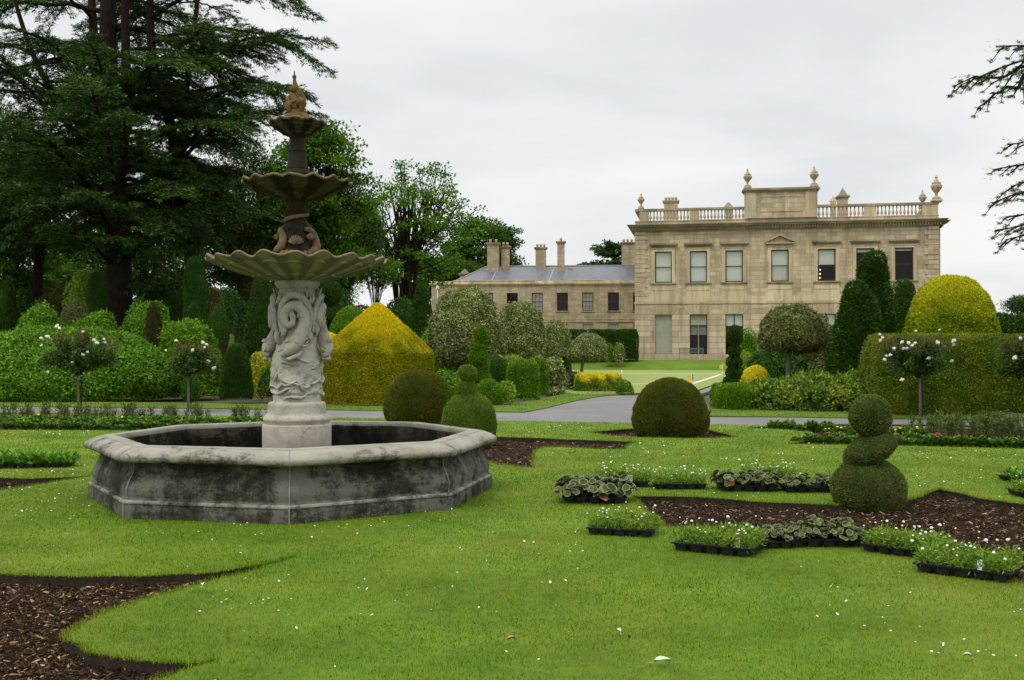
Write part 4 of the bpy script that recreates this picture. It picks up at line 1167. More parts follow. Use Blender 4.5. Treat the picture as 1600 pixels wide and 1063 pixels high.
# windows
def window(u, c, d, w, style):
    a, b = u - w / 2, u + w / 2; yb = .20; mid = c + (d - c) * .50
    mb = MB(); t = .075
    mb.box(a, a + t, yb - .06, yb, c, d); mb.box(b - t, b, yb - .06, yb, c, d); mb.box(a + t, b - t, yb - .06, yb, d - t, d); mb.box(a + t, b - t, yb - .06, yb, c, c + t * 1.3)
    mb.box(a + t, b - t, yb - .045, yb + .01, mid - .035, mid + .035)
    f = part('window', mb, M['wood_red'], man)
    g = MB(); g.quad((a + t, yb + .015, mid + .035), (b - t, yb + .015, mid + .035), (b - t, yb + .015, d - t), (a + t, yb + .015, d - t)); g.quad((a + t, yb - .004, c + t * 1.3), (b - t, yb - .004, c + t * 1.3), (b - t, yb - .004, mid - .035), (a + t, yb - .004, mid - .035))
    part('pane', g, M['glass'], f)
    x0, x1 = a + .02, b - .02; yy = yb + .10
    def bl(z0, z1, mat, name='blind', wave=0):
        q = MB()
        if not wave: q.box(x0, x1, yy, yy + .01, z0, z1)
        else:
            n = 24; V = []
            for i in range(n + 1):
                t_ = i / n
                for z_ in (z0, z1): V.append((x0 + (x1 - x0) * t_, yy + .03 * math.sin(t_ * 40 + 2 * t_ * z_), z_))
            q.add(V, [(2 * i, 2 * i + 2, 2 * i + 3, 2 * i + 1) for i in range(n)])
        part(name, q, mat, f)
    if style == 'blind': bl(c, d, M['blind'])
    elif style == 'blue': bl(c, d, M['blind_grey'])
    elif style == 'curtain': bl(mid, d, M['blind']); bl(c, mid, M['curtain'], 'curtain', 1)
    elif style == 'half':
        bl(mid, d, M['blind'])
        for zz in (.30, .62, .95): part('lit_bulb', MB().blob((a + .22 + .03 * zz, yy + .3, c + zz), (.045, .045, .06), 8, 6), M['lamp_glow'], f, True)
    elif style == 'strip': bl(d - .22, d, M['blind_grey'])
    elif style == 'top': bl(d - .30, d, M['blind_grey'])
st_ = ['blind', 'blue', 'blind', 'curtain', 'half', 'top', 'strip']
for i, u in enumerate(uc):
    a, b, c, d = up[i]; w = UW; window(u, c, d, w, st_[i])
    mb = MB(); t = .26     # stone architrave with ears
    mb.box(a - t, a, -.07, .008, c, d); mb.box(b, b + t, -.07, .008, c, d); mb.box(a - t, b + t, -.07, .008, d, d + t)
    mb.box(a - t - .0, a - t + .07, -.10, -.07, c, d + t); mb.box(b + t - .07, b + t, -.10, -.07, c, d + t); mb.box(a - t + .07, b + t - .07, -.10, -.07, d + t - .07, d + t)
    part('architrave', mb, M['trim_pale'], man)
    mb = MB(); h = d + t + .002
    mb.box(a - t, b + t, -.06, .008, h, h + .20)
    if i != 3:
        mb.box(a - .42, b + .42, -.22, .008, h + .20, h + .27); mb.box(a - .47, b + .47, -.30, .008, h + .27, h + .36); mb.box(a - .40, b + .40, -.22, .008, h + .36, h + .41)
    else:
        mb.box(a - .47, b + .47, -.30, .008, h + .20, h + .30); x0, x1 = a - .50, b + .50; z0 = h + .30; hp = .55
        for (p0, p1) in (((x0, z0), ((x0 + x1) / 2, z0 + hp)), ((x1, z0), ((x0 + x1) / 2, z0 + hp))):
            (q0, r0), (q1, r1) = p0, p1
            V = [(q0, -.32, r0), (q1, -.32, r1), (q1, -.32, r1 + .14), (q0, -.32, r0 + .10), (q0, .01, r0), (q1, .01, r1), (q1, .01, r1 + .14), (q0, .01, r0 + .10)]
            mb.add(V, [(0, 1, 2, 3), (3, 2, 6, 7), (0, 4, 5, 1), (4, 7, 6, 5), (0, 3, 7, 4), (1, 5, 6, 2)])
        mb.add([(x0, -.10, z0), (x1, -.10, z0), ((x0 + x1) / 2, -.10, z0 + hp)], [(0, 1, 2)])
    part('window_hood', mb, M['trim_dark'] if i != 3 else M['trim'], man)
    mb = MB(); mb.box(a - .36, b + .36, -.20, .008, c - .10, c); mb.box(a - .30, b + .30, -.12, .008, c - .16, c - .10)
    part('window_sill', mb, M['trim_dark'], man)
    mb = MB(); mb.box(a - .26, b + .26, -.075, .008, c - .62, c - .17); part('apron_panel', mb, M['trim_pale'], man)
# ground floor openings
for i, u in enumerate(uc):
    a, b, c, d = dn_[i]; yb = .16
    if i == 0:
        mb = MB(); mb.box(a, b, yb, yb + .04, c, d)
        for k in range(1, 19): mb.box(a + .05, b - .05, yb - .012, yb - .002, c + k * (d - c) / 19 - .015, c + k * (d - c) / 19 + .015)
        part('shutter', mb, M['shutter'], man)
        continue
    mb = MB(); t = .06; tr = c + (d - c) * (.745 if i == 1 else .72)
    mb.box(a, a + t, yb, yb + .08, c, d); mb.box(b - t, b, yb, yb + .08, c, d); mb.box(a + t, b - t, yb, yb + .08, d - t, d); mb.box(a + t, b - t, yb, yb + .08, tr - .04, tr + .04)
    mb.box(a + t, b - t, yb, yb + .08, c, c + .12)
    mb.box(u - .04, u + .04, yb + .002, yb + .078, c + .12, tr - .04)
    if i != 1: mb.box(u - .03, u + .03, yb + .002, yb + .078, tr + .04, d - t)
    f = part('french_window', mb, M['dark_wood'], man)
    g = MB(); g.quad((a + t, yb + .045, c + .12), (b - t, yb + .045, c + .12), (b - t, yb + .045, d - t), (a + t, yb + .045, d - t)); part('pane', g, M['glass'], f)
    q = MB(); yy = yb + .14
    if i == 1:
        q.box(a, b, yb + .020, yb + .030, tr + .04, d - t); q.box(a, b, yy, yy + .01, c + (d - c) * .53, tr - .04)
        part('blind', q, M['shutter'], f)
        s_ = MB(); s_.box(u - .02, u + .02, yb - .01, yb, c + .12, tr); part('glazing_bar', s_, M['pale_pot'], f)
    else:
        q.box(a, b, yy, yy + .01, tr + .04, d - t); part('blind', q, M['blind'], f)

# ================================================================== SERVICE WING
WL, WR = Vector((-7.45, 97.6)), Vector((14.5, 95.72)); WY = math.atan2(WR.y - WL.y, WR.x - WL.x); WE = Vector((math.cos(WY), math.sin(WY)))
wing = empty('service_wing', (WL.x, WL.y, HZ), WY, 'long low stone service wing with slate roof and tall chimneys left of the mansion', 'building')
def WU(px):
    k = (px - 800) / FPX; return (k * WL.y - WL.x) / (WE.x - k * WE.y)
def WZd(yo):
    return lambda px, py: 1.6 + (HOR - py) / FPX * (WL.y + WU(px) * WE.y + yo) - HZ
WZ = WZd(0); LWg = (WR - WL).length
wc = [(753.5, 770.4), (791.8, 809.2), (830.9, 848.4), (869.6, 888), (909.4, 927.6), (949.4, 967.8), (989, 1007)]
wu = [(WU(a) + WU(b)) / 2 for a, b in wc]; wu = [WU(722) + .03] + wu; ww = 1.02
c1, d1 = WZ(900, 485.8), WZ(900, 457.3); d0 = WZ(900, 505.8)
ops = [(u - ww / 2, u + ww / 2, c1, d1) for u in wu] + [(u - ww / 2, u + ww / 2, .7, d0) for u in wu]
ztop = WZ(840, 439.3); zc = WZ(840, 445.5)
mb = MB(); wall(mb, 0, LWg, -.1, ztop, ops, .22)
mb.quad((0, 0, -.1), (0, 0, ztop), (0, 10, ztop), (0, 10, -.1)); mb.quad((0, 10, -.1), (0, 10, ztop), (LWg, 10, ztop), (LWg, 10, -.1))
part('wing_wall', mb, M['wing_stone'], wing)
mb = MB(); mb.box(.2, LWg, 3.2, 3.3, -.1, ztop - .1); mb.box(.2, LWg, .3, 3.2, d0 + .35, d0 + .5); part('interior_wall', mb, M['dark_wood'], wing)
mb = MB(); mb.box(-.12, LWg, -.12, .3, zc, zc + .10); mb.box(-.2, LWg, -.2, .3, zc + .10, zc + .20); mb.box(-.05, LWg, -.05, .3, zc + .2, ztop + .02); mb.box(-.04, -.001, .302, 10, zc, ztop)
mb.box(WU(708), WU(836), -.09, .25, ztop + .022, ztop + .10); mb.box(WU(896), WU(941), -.09, .25, ztop + .022, ztop + .09)
part('parapet', mb, M['trim_pale'], wing)
zsb = WZ(900, 499.5)
mb = MB(); mb.box(-.04, LWg, -.05, .002, zsb, zsb + .10); mb.box(-.04, LWg, -.08, .002, WZ(900, 503.2), WZ(900, 503.2) + .07)
part('string_course', mb, M['trim'], wing)
# hipped slate roof
zr = WZd(5)(870, 415.8); ur = WU(751); ue = WU(703)
mb = MB(); z0 = ztop - .15
mb.add([(ue, .3, z0), (LWg, .3, z0), (LWg, 5.2, zr), (ur, 5.2, zr), (ue, 10, z0), (LWg, 10, z0)], [(0, 1, 2, 3), (3, 2, 5, 4), (0, 3, 4)])
rf = part('roof', mb, M['slate'], wing)
mb = MB(); mb.tube([(ue, .3, z0 + .02), (ur, 5.2, zr + .03)], .05, 6); mb.tube([(ur, 5.2, zr + .03), (LWg, 5.2, zr + .03)], .06, 6)
sl_ = Vector((0, 4.9, zr - z0)).normalized()
def on_roof(px, t): return Vector((WU(px), .3 + 4.9 * t, z0 + (zr - z0) * t))
for px in (770, 862):    # lead valley strips
    a, b = on_roof(px - 5 if px == 770 else px - 6, .02), on_roof(px, .98); n_ = Vector((0, -sl_.z, sl_.y)) * .02
    mb.quad(a + n_, a + n_ + Vector((.09, 0, 0)), b + n_ + Vector((.09, 0, 0)), b + n_)
part('roof_lead', mb, M['lead'], rf)
for px, t in ((744, .75), (752, .72), (849, .8), (889, .8)):
    p = on_roof(px, t); mb = MB(); mb.box(-.2, .2, -.05, .25, -.02, .13); part('roof_vent', mb, M['lead'], rf, loc=p)
for a, b, yt, y, pots, dy in ((754.6, 773, 376, 3.6, 2, .8), (776.3, 788.6, 381, 4.4, 2, .7), (831.8, 848.6, 383, 4.6, 3, .7), (868.2, 879.6, 373.5, 3.7, 1, .7), (973.5, 1000, 375, 5.4, 4, 1.0)):
    chim(a, b, yt, y, 0, wing, WU, WZd(y), ztop, M['wing_stone'], pots, dy)
chim(704, 718.5, 424, 6.5, .3, wing, WU, WZd(6.5), ztop - .4, M['wing_stone'], 0, .8)
for k, u in enumerate(wu):
    for lvl in (0, 1):
        c, d = ((.7, d0), (c1, d1))[lvl]; a, b = u - ww / 2, u + ww / 2; yb = .12; mb = MB(); t = .06
        mb.box(a, a + t, yb - .04, yb, c, d); mb.box(b - t, b, yb - .04, yb, c, d); mb.box(a + t, b - t, yb - .04, yb, d - t, d); mb.box(a + t, b - t, yb - .04, yb, c, c + t)
        for j in (1, 2): mb.box(a + ww * j / 3 - .014, a + ww * j / 3 + .014, yb - .03, yb - .004, c + t, d - t)
        for j in (1, 2, 3): zz = c + (d - c) * j / 4; hh = .03 if j == 2 else .014; mb.box(a + t, b - t, yb - .032, yb - .003, zz - hh, zz + hh)
        f = part('sash_window', mb, M['wood_red'] if lvl else M['pale_pot'], wing)
        g = MB(); g.quad((a + t, yb + .004, c + t), (b - t, yb + .004, c + t), (b - t, yb + .004, d - t), (a + t, yb + .004, d - t)); part('pane', g, M['glass'], f)
        if lvl == 0 or k in (1, 3, 5):
            g = MB(); g.box(a, b, yb + .1, yb + .11, c, d); part('net_curtain', g, M['net'], f)
        mb = MB(); mb.box(a - .1, b + .1, -.09, .0, c - .10, c); part('window_sill', mb, M['trim_dark'], wing)
mb = MB(); mb.tube([(WU(684), -.08, ztop - .6), (WU(684), -.08, .2)], .05, 8); mb.box(WU(684) - .12, WU(684) + .12, -.2, 0, ztop - .7, ztop - .4)
part('drainpipe', mb, M['white_paint'], wing)
mb = MB(); mb.tube([(WU(1000), -.08, ztop - .3), (WU(1000), -.08, .2)], .05, 8); part('drainpipe', mb, M['iron'], wing)

# benches
def bench(x, y, z, rz, label):
    t = empty('garden_bench', (x, y, z), rz, label, 'bench')
    mb = MB()
    for k in range(4): mb.box(-.95, .95, -.02 - k * .12, -.11 - k * .12, .43, .46)
    part('seat', mb, M['bench'], t)
    mb = MB(); mb.box(-.95, .95, .04, .07, .86, .93); mb.box(-.95, .95, .04, .07, .55, .59)
    for k in range(15): mb.box(-.9 + k * .125, -.86 + k * .125, .045, .065, .59, .86)
    part('backrest', mb, M['bench'], t)
    for s in (-1, 1):
        for yy, h in ((.03, .9), (-.45, .64)):
            mb = MB(); mb.box(s * .95 - .03, s * .95 + .03, yy, yy + .06, 0, h); part('leg', mb, M['bench'], t)
        mb = MB(); mb.box(s * .95 - .04, s * .95 + .04, -.5, .028, .642, .68); part('armrest', mb, M['bench'], t)
bx, by = H2(FU(1080.5), -1.4); bench(bx, by, .715, HY, 'pale grey-green slatted garden bench on the terrace against the mansion wall')
x, y, z = AT(840, 562, 66); bench(x, y, 0, .1, 'dark green bench half hidden below the clipped variegated trees')

# croquet flags and peg
def flag(px, py, d, h, mat, label):
    x, y, _ = AT(px, py, d); t = empty('croquet_flag', (x, y, 0), 0, label, 'flag')
    part('pole', MB().lathe([(.012, 0), (.012, h)], 6), M['white_paint'], t)
    mb = MB(); mb.add([(0, 0, h), (0, .02, h - .30), (-.18, .05, h - .34), (-.20, 0, h - .12)], [(0, 1, 2, 3)]); mb.add([(0, .01, h), (0, .03, h - .30), (-.18, .06, h - .34), (-.20, .01, h - .12)], [(3, 2, 1, 0)])
    part('cloth', mb, mat, t)
flag(1129, 585, 67, .62, M['flag_yellow'], 'small yellow corner flag at the far corner of the croquet court')
flag(1081, 600, 48, .42, M['flag_yellow'], 'small yellow flag peeping over the round clipped yew')
flag(1084, 599, 48.5, .45, M['flag_blue'], 'small blue flag beside a yellow one behind the round yew')
x, y, _ = AT(971, 590, 61); part('croquet_peg', MB().lathe([(.035, 0), (.035, .34), (.02, .36)], 8), M['white_paint'], None, True, loc=(x, y, 0))
tag(bpy.data.objects['croquet_peg'], 'short white peg standing on the croquet lawn', 'peg')

# ================================================================== SHRUBS AND TOPIARY
PROF = {
 'dome': [(.90, 0), (.97, .12), (1, .28), (.985, .42), (.93, .58), (.83, .72), (.68, .85), (.46, .94), (.22, .985), (.0, 1)],
 'roundyew': [(.78, 0), (.92, .10), (1, .25), (.995, .38), (.95, .52), (.86, .66), (.72, .79), (.52, .90), (.28, .97), (.0, 1)],
 'ball': [(.30, .0), (.55, .07), (.80, .2), (.95, .35), (1, .5), (.95, .66), (.80, .82), (.56, .93), (.28, .985), (.0, 1)],
 'egg': [(.66, 0), (.85, .12), (.97, .28), (1, .42), (.95, .6), (.82, .76), (.62, .88), (.35, .97), (.0, 1)],
 'column': [(.93, 0), (1, .1), (1, .3), (.98, .5), (.95, .70), (.88, .84), (.70, .94), (.4, .985), (.0, 1)],
 'cylinder': [(.92, 0), (1, .08), (1, .4), (.98, .66), (.9, .84), (.72, .94), (.42, .99), (.0, 1)],
 'cone': [(.95, 0), (1, .10), (.90, .28), (.74, .48), (.56, .66), (.38, .82), (.20, .94), (.08, .98), (.0, 1)],
 'tallcone': [(.95, 0), (1, .09), (.90, .28), (.74, .52), (.56, .76), (.43, .91), (.25, .98), (.0, 1)],
 'bullet': [(.95, 0), (1, .12), (.95, .35), (.84, .58), (.68, .76), (.5, .89), (.3, .97), (.0, 1)],
 'flatcone': [(.95, 0), (1, .1), (.90, .36), (.76, .62), (.62, .82), (.50, .93), (.34, .985), (.0, 1)],
 'bush': [(.75, 0), (.92, .15), (1, .35), (.97, .55), (.85, .74), (.62, .89), (.32, .975), (.0, 1)],
 'umbrella': [(.0, 0.02), (.45, .0), (.85, .08), (1, .22), (.98, .42), (.86, .66), (.62, .86), (.32, .97), (.0, 1)],
 'pearhead': [(.0, 0.02), (.40, .0), (.80, .07), (.97, .20), (1, .38), (.94, .58), (.78, .78), (.52, .92), (.26, .985), (.0, 1)],
}
def revolve(prof, rx, ry, h, seg=40, rings=26, lump=.04, lscale=2.5, seed=0, shape=1.0):
    p = spline(prof, 5); t = np.linspace(0, len(p) - 1, rings); r = np.interp(t, range(len(p)), np.clip(p[:, 0], 0, 2)); z = np.interp(t, range(len(p)), p[:, 1])
    V = np.array([(rx * r[i] * math.cos(a), ry * r[i] * math.sin(a), h * z[i]) for i in range(rings) for a in np.arange(seg) * 2 * math.pi / seg])
    if shape != 1.0:   # squarer plan
        a = np.arctan2(V[:, 1] / ry, V[:, 0] / rx); s_ = (np.abs(np.cos(a)) ** shape + np.abs(np.sin(a)) ** shape) ** (-1 / shape); V[:, 0] *= s_; V[:, 1] *= s_
    sc = (rx + ry + h) / 3
    nz = fbm(V + seed * 7.3, lscale / sc, seed, 3)
    c = np.array([0, 0, h * .45]); V = c + (V - c) * (1 + lump * nz)[:, None]
    V[:, 2] = np.maximum(V[:, 2], 0)
    F = [(i * seg + k, i * seg + (k + 1) % seg, (i + 1) * seg + (k + 1) % seg, (i + 1) * seg + k) for i in range(rings - 1) for k in range(seg)]
    return V, F

def foliage(name, V, F, mat, leaf, cover=1.3, asp=.5, lay=.5, depth=.5, parent=None, seed=1, cap=60000, front=None, inset=None, wild=None):
    """solid twiggy core with thousands of leaf faces over it.
    lay 0 = leaves stick straight out (clipped needle foliage), 1 = leaves lie on the surface"""
    rg = np.random.default_rng(seed); V = np.asarray(V, float)
    A = area_of(V, F); n = int(min(cap, cover * A / (leaf * leaf * asp * .5)))
    p, nr, _ = sample_tris(V, F, n, rg)
    c = V.mean(0)
    flip = ((p - c) * nr).sum(1) < 0; nr[flip] *= -1
    rnd_dir = unit(rg.normal(0, 1, (n, 3)))
    tang = unit(rnd_dir - nr * (rnd_dir * nr).sum(1)[:, None])
    D = unit(nr * (1 - lay) + tang * (lay + .35) + np.array([0, 0, .12]))
    U = unit(np.cross(D, nr + .35 * rg.normal(0, 1, (n, 3))))
    if wild is None: wild = 1.7 if lay >= .45 else (1.0 if lay >= .3 else .65)
    cl = fbm(p, .22 / leaf, seed, 2) + .5 * fbm(p, .6 / leaf, seed + 9, 1)
    C = p - nr * (leaf * depth * rg.random(n))[:, None] + nr * (leaf * wild * cl)[:, None]
    stray = rg.random(n) < (.035 if lay >= .45 else .012)      # single shoots standing proud of the surface
    C[stray] += nr[stray] * (leaf * wild * .9 * rg.random(stray.sum()))[:, None]; D[stray] = unit(nr[stray] + np.array([0, 0, .5]))
    LV, LF = leaf_arrays(C, D, U, leaf, leaf * asp, rg, .06)
    if inset is None: inset = leaf * (.6 + .75 * wild)
    cc = c.copy(); ext = np.maximum(.05, (V.max(0) - V.min(0)) / 2)
    k = np.clip(1 - inset / ext, .6, .99); CVs = cc + (V - cc) * k
    nv = len(CVs); tris = []
    Fq = np.array([list(f) if len(f) == 4 else list(f) + [f[-1]] for f in F])
    allV = np.vstack([CVs, LV]); allF = np.vstack([Fq, LF + nv])
    rr = np.concatenate([rg.random(nv) * .25, np.repeat(np.clip(rg.random(n), 0, 1), 4)])
    me = build_mesh(name, allV, allF, mat, False, rr); me.validate()
    return obj(name, me, parent)

def shrub(x0, x1, yt, shape, mat, leaf, label, d=None, yb=None, name='clipped_shrub', cat='shrub', lay=.3, lump=.03, asp=.5, ry=None, seed=None, cover=1.3, lscale=2.5, square=1.0, group=None, z0=-.02, rz=0, wild=None):
    if d is None: d = 2640.0 / (yb - HOR); d += (x1 - x0) / 2 / FPX * d * .75
    cx = ((x0 + x1) / 2 - 800) / FPX * d; rx = (x1 - x0) / 2 / FPX * d - leaf * .35; h = EYE + (HOR - yt) / FPX * d - z0 - leaf * .4
    seed = seed or int(x0 * 7 + yt * 3) % 997
    V, F = revolve(PROF[shape], rx, ry or rx, h, lump=lump, seed=seed, lscale=lscale, shape=square)
    o = foliage(name, V, F, M[mat], leaf, lay=lay, seed=seed, asp=asp, cover=cover, wild=wild)
    o.location = (cx, d, z0); o.rotation_euler = (0, 0, rz)
    return tag(o, label, cat, group)

# --- left side, front to back
shrub(-70, 268, 511, 'dome', 'laurel', .105, 'huge rounded mound of bright green leaves behind the leftmost rose tree', yb=628.5, name='laurel_mound', lay=.55, lump=.07, asp=.5, ry=2.6, cover=2.6, lscale=3.0, wild=.7)
shrub(344, 395, 536, 'bullet', 'yew', .05, 'dark green cylinder-shaped yew with a feathery pale shoot on top, beside the fountain', yb=624, name='yew_cylinder', lump=.03, asp=.3, cover=1.8, lay=.15)
shrub(284, 314, 588, 'egg', 'yew_mid', .045, 'small green clipped ball growing in brown soil behind the second rose tree', yb=628, name='clipped_ball')
shrub(325, 348, 578, 'egg', 'yew', .045, 'small dark clipped egg bush between the green ball and the dark yew cylinder', yb=618, name='clipped_egg')
shrub(392, 424, 546, 'bush', 'gold_low', .075, 'loose bright yellow shrub just left of the fountain column', d=36, name='golden_shrub', lay=.6, lump=.12)
shrub(404, 440, 570, 'bush', 'laurel_deep', .08, 'dark leafy shrub low down beside the fountain column', d=34.5, name='leafy_shrub', lay=.6, lump=.1)
shrub(352, 372, 520, 'cone', 'lime', .05, 'feathery pale green plume rising behind the yew cylinder', d=34, name='plume_shrub', lump=.12, lay=.2, asp=.3)
shrub(248, 345, 502, 'dome', 'fresh', .09, 'medium green leafy mound between the two rose trees', d=36, name='leafy_mound', lay=.5, lump=.18, cover=2.2, lscale=3.2)
shrub(-14, 40, 518, 'dome', 'fresh', .09, 'leafy mound cut by the left edge of the view', d=36.5, name='leafy_mound', lay=.6, lump=.1)
shrub(18, 108, 480, 'dome', 'laurel', .10, 'big leafy mound standing behind the huge mound at far left', d=38, name='leafy_mound', lay=.5, lump=.16, cover=2.2, lscale=3.2)
shrub(112, 192, 484, 'dome', 'fresh', .09, 'leafy green mound in front of the clipped yew column', d=39, name='leafy_mound', lay=.5, lump=.18, cover=2.2, lscale=3.2)
shrub(186, 278, 476, 'dome', 'laurel', .10, 'bright leafy mound at the foot of the great cedar trunk', d=39.5, name='leafy_mound', lay=.5, lump=.18, cover=2.2, lscale=3.2)
shrub(222, 258, 471, 'bullet', 'yew_olive', .055, 'brownish olive yew bush poking up between two bright mounds', d=37.5, name='yew_bush', lump=.06, lay=.2)
shrub(92, 146, 468, 'ball', 'varieg_brown', .06, 'pale gold clipped globe below the clipped yew column', d=42, name='clipped_globe', lump=.03)
shrub(46, 74, 470, 'ball', 'yew_olive', .055, 'small flattened olive ball in front of the dark background at far left', d=43, name='clipped_ball')
shrub(135, 166, 423, 'column', 'yew_mid', .05, 'slim round-topped yew column left of the great cedar trunk', d=44, name='yew_column', lump=.03, lay=.15, cat='topiary')
shrub(98, 158, 417, 'bush', 'lime', .12, 'loose yellow-green bush glowing behind the slim yew column', d=50, name='loose_bush', lay=.6, lump=.2, cover=.7)
shrub(217, 285, 436, 'dome', 'yew', .055, 'wide dark yew dome right of the great cedar trunk', d=46, name='yew_dome', lump=.03, lay=.15, cat='topiary')
shrub(286, 323, 400, 'column', 'yew_mid', .05, 'tallest round-topped yew column, left of the fountain bowl', d=43, name='yew_column', lump=.03, lay=.15, cat='topiary')
shrub(318, 353, 449, 'ball', 'varieg_brown', .06, 'yellowish clipped globe partly behind the tallest yew column', d=46, name='clipped_globe')
shrub(320, 361, 477, 'dome', 'yew_mid', .05, 'rounded green yew dome right of the tallest yew column', d=41, name='yew_dome', lump=.03, cat='topiary')
shrub(283, 322, 471, 'bullet', 'yew', .055, 'small dark pointed yew at the foot of the tallest yew column', d=40.5, name='yew_bush', lump=.08, lay=.2)
shrub(345, 379, 515, 'dome', 'purple_brown', .05, 'low dull brown mound left of the big dark cone', d=38, name='low_mound')
shrub(380, 440, 428, 'bullet', 'yew', .07, 'broad dark conifer cone directly left of the fountain column', d=40, name='conifer_cone', lump=.05, lay=.2)
shrub(0, 26, 430, 'ball', 'yew', .06, 'dark yew globe at the extreme left edge', d=47, name='yew_globe')
shrub(-12, 30, 462, 'dome', 'yew', .06, 'dark tiered yew mass under the globe at the extreme left edge', d=46.5, name='yew_mass')
# --- behind the fountain column and the golden pyramid
def tiers(label, d, lst, mat, leaf, name='cloud_topiary', cat='topiary', stem=(.035, None), tilt=0, lay=.15, cover=1.4, seed=5, z0=-.02, stem_mat='bark_grey', asp=.5, depth_ratio=1.0, lump=.02):
    """topiary of separate clipped tiers (px boxes x0,x1,ytop,ybottom[,tilt]) on one stem"""
    b = lst[-1]; cx0 = ((b[0] + b[1]) / 2 - 800) / FPX * d
    t = empty(name, (cx0, d, z0), 0, label, cat)
    for i, q in enumerate(lst):
        x0, x1, yt, yb = q[:4]; tl = q[4] if len(q) > 4 else 0; sh = q[5] if len(q) > 5 else 'ball'
        cx = ((x0 + x1) / 2 - 800) / FPX * d - cx0; rx = (x1 - x0) / 2 / FPX * d; zt = EYE + (HOR - yt) / FPX * d - z0; zb_ = EYE + (HOR - yb) / FPX * d - z0
        if sh != 'ball': zb_ = max(zb_, 0) if i < len(lst) - 1 else 0
        h = zt - zb_
        rx -= leaf * .3; h -= leaf * .5
        V, F = revolve(PROF[sh], rx, rx * depth_ratio, h, 32, 20, lump=lump, seed=seed + i)
        V[:, 2] -= h / 2; c, s = math.cos(tl), math.sin(tl)
        V = np.c_[V[:, 0] * c - V[:, 2] * s, V[:, 1], V[:, 0] * s + V[:, 2] * c + h / 2]
        o = foliage('foliage_tier', V, F, M[mat], leaf, lay=lay, seed=seed + i, parent=t, cover=cover, asp=asp); o.location = (cx, 0, zb_ + leaf * .2)
    zt = EYE + (HOR - lst[0][2] - 6) / FPX * d - z0
    xt = ((lst[0][0] + lst[0][1]) / 2 - 800) / FPX * d - cx0
    part('stem', MB().tube([(0, 0, 0), (xt * .3, 0, zt * .45), (xt, 0, zt * .9)], [stem[0], stem[0] * .8, stem[0] * .5], 7), M[stem_mat], t, True)
    return t
tiers('dark yew with a ball above a broad tier, right of the fountain column', 44, [(492, 535, 438, 478), (486, 540, 480, 512), (480, 545, 512, 560, 0, 'dome')], 'yew', .055)
shrub(508, 590, 478, 'dome', 'fresh', .06, 'sloping light green clipped mound behind the golden pyramid', d=39, name='clipped_mound', lump=.04)
shrub(488, 535, 519, 'dome', 'gold_tip', .055, 'low yellow-topped shrub between the fountain column and the golden pyramid', d=34, name='golden_shrub', lump=.04)
# golden pyramid: square tent of clipped golden yew
def box_hull(w, l, h, top=None, apex=0, n=14, lump=.02, seed=0, bulge=.0):
    """clipped block with optional pyramid top, subdivided and slightly irregular"""
    V = []; F = []
    def face(a, b, c, d_):
        o = len(V); a, b, c, d_ = map(np.array, (a, b, c, d_))
        for i in range(n + 1):
            for j in range(n + 1):
                u, v = i / n, j / n; V.append(tuple((a * (1 - u) + b * u) * (1 - v) + (d_ * (1 - u) + c * u) * v))
        for i in range(n):
            for j in range(n): q = o + i * (n + 1) + j; F.append((q, q + n + 1, q + n + 2, q + 1))
    x, y = w / 2, l / 2
    p = [(-x, -y, 0), (x, -y, 0), (x, y, 0), (-x, y, 0)]; tx, ty = x * (top or 1), y * (top or 1)
    q = [(-tx, -ty, h), (tx, -ty, h), (tx, ty, h), (-tx, ty, h)]
    for i in range(4): face(p[i], p[(i + 1) % 4], q[(i + 1) % 4], q[i])
    if apex:
        a = (0, 0, apex); a2 = .06
        for i in range(4):
            m0, m1 = q[i], q[(i + 1) % 4]; face(m0, m1, (m1[0] * a2, m1[1] * a2, apex), (m0[0] * a2, m0[1] * a2, apex))
    else: face(*q)
    V = np.array(V, float); nz = fbm(V + seed * 3.1, 1.6, seed, 3) * lump
    nrm = unit(V - np.array([0, 0, h * .45])); V = V + nrm * nz[:, None]
    k = .14 * np.clip(V[:, 2] / (apex or h), 0, 1) ** 9 if not apex else np.zeros(len(V))     # softened arrises
    k = k + bulge * 1.2 * np.clip((np.abs(V[:, 0] / x) * np.abs(V[:, 1] / y)) ** 6, 0, 1)
    V[:, 0] -= np.sign(V[:, 0]) * np.minimum(k, np.abs(V[:, 0]) * .2); V[:, 1] -= np.sign(V[:, 1]) * np.minimum(k, np.abs(V[:, 1]) * .2)
    return V, F
dpy = 2640 / (632.5 - HOR) + 1.4; wpy = 160 / FPX * dpy
V, F = box_hull(wpy * .90, wpy * .90, .02 + EYE + (HOR - 552) / FPX * dpy, 1.0, EYE + (HOR - 473) / FPX * dpy, 20, .022, 3, .04)
o = foliage('golden_pyramid', V, F, M['gold'], .045, lay=.35, seed=9, cover=1.7, cap=90000, wild=.35); o.location = ((590 - 800) / FPX * dpy, dpy, -.02); o.rotation_euler = (0, 0, -.24)
tag(o, 'big square golden yew clipped to a pyramid roof', 'topiary')
shrub(640, 678, 443, 'egg', 'yew', .07, 'dark egg-shaped yew rising behind the golden pyramid, left of the wing', d=50, name='yew_egg', cat='topiary')
shrub(650, 700, 512, 'bush', 'fresh', .08, 'light green loose bush between golden pyramid and the largest variegated tree', d=42, name='leafy_bush', lay=.6, lump=.12)
shrub(680, 742, 540, 'bush', 'yew', .08, 'dark bush around the trunk foot of the largest variegated tree', d=42.5, name='dark_bush', lay=.4, lump=.1)
shrub(672, 726, 576, 'bush', 'fresh', .08, 'pale green loose shrub behind the small clipped figure', d=31, name='leafy_shrub', lay=.6, lump=.15)
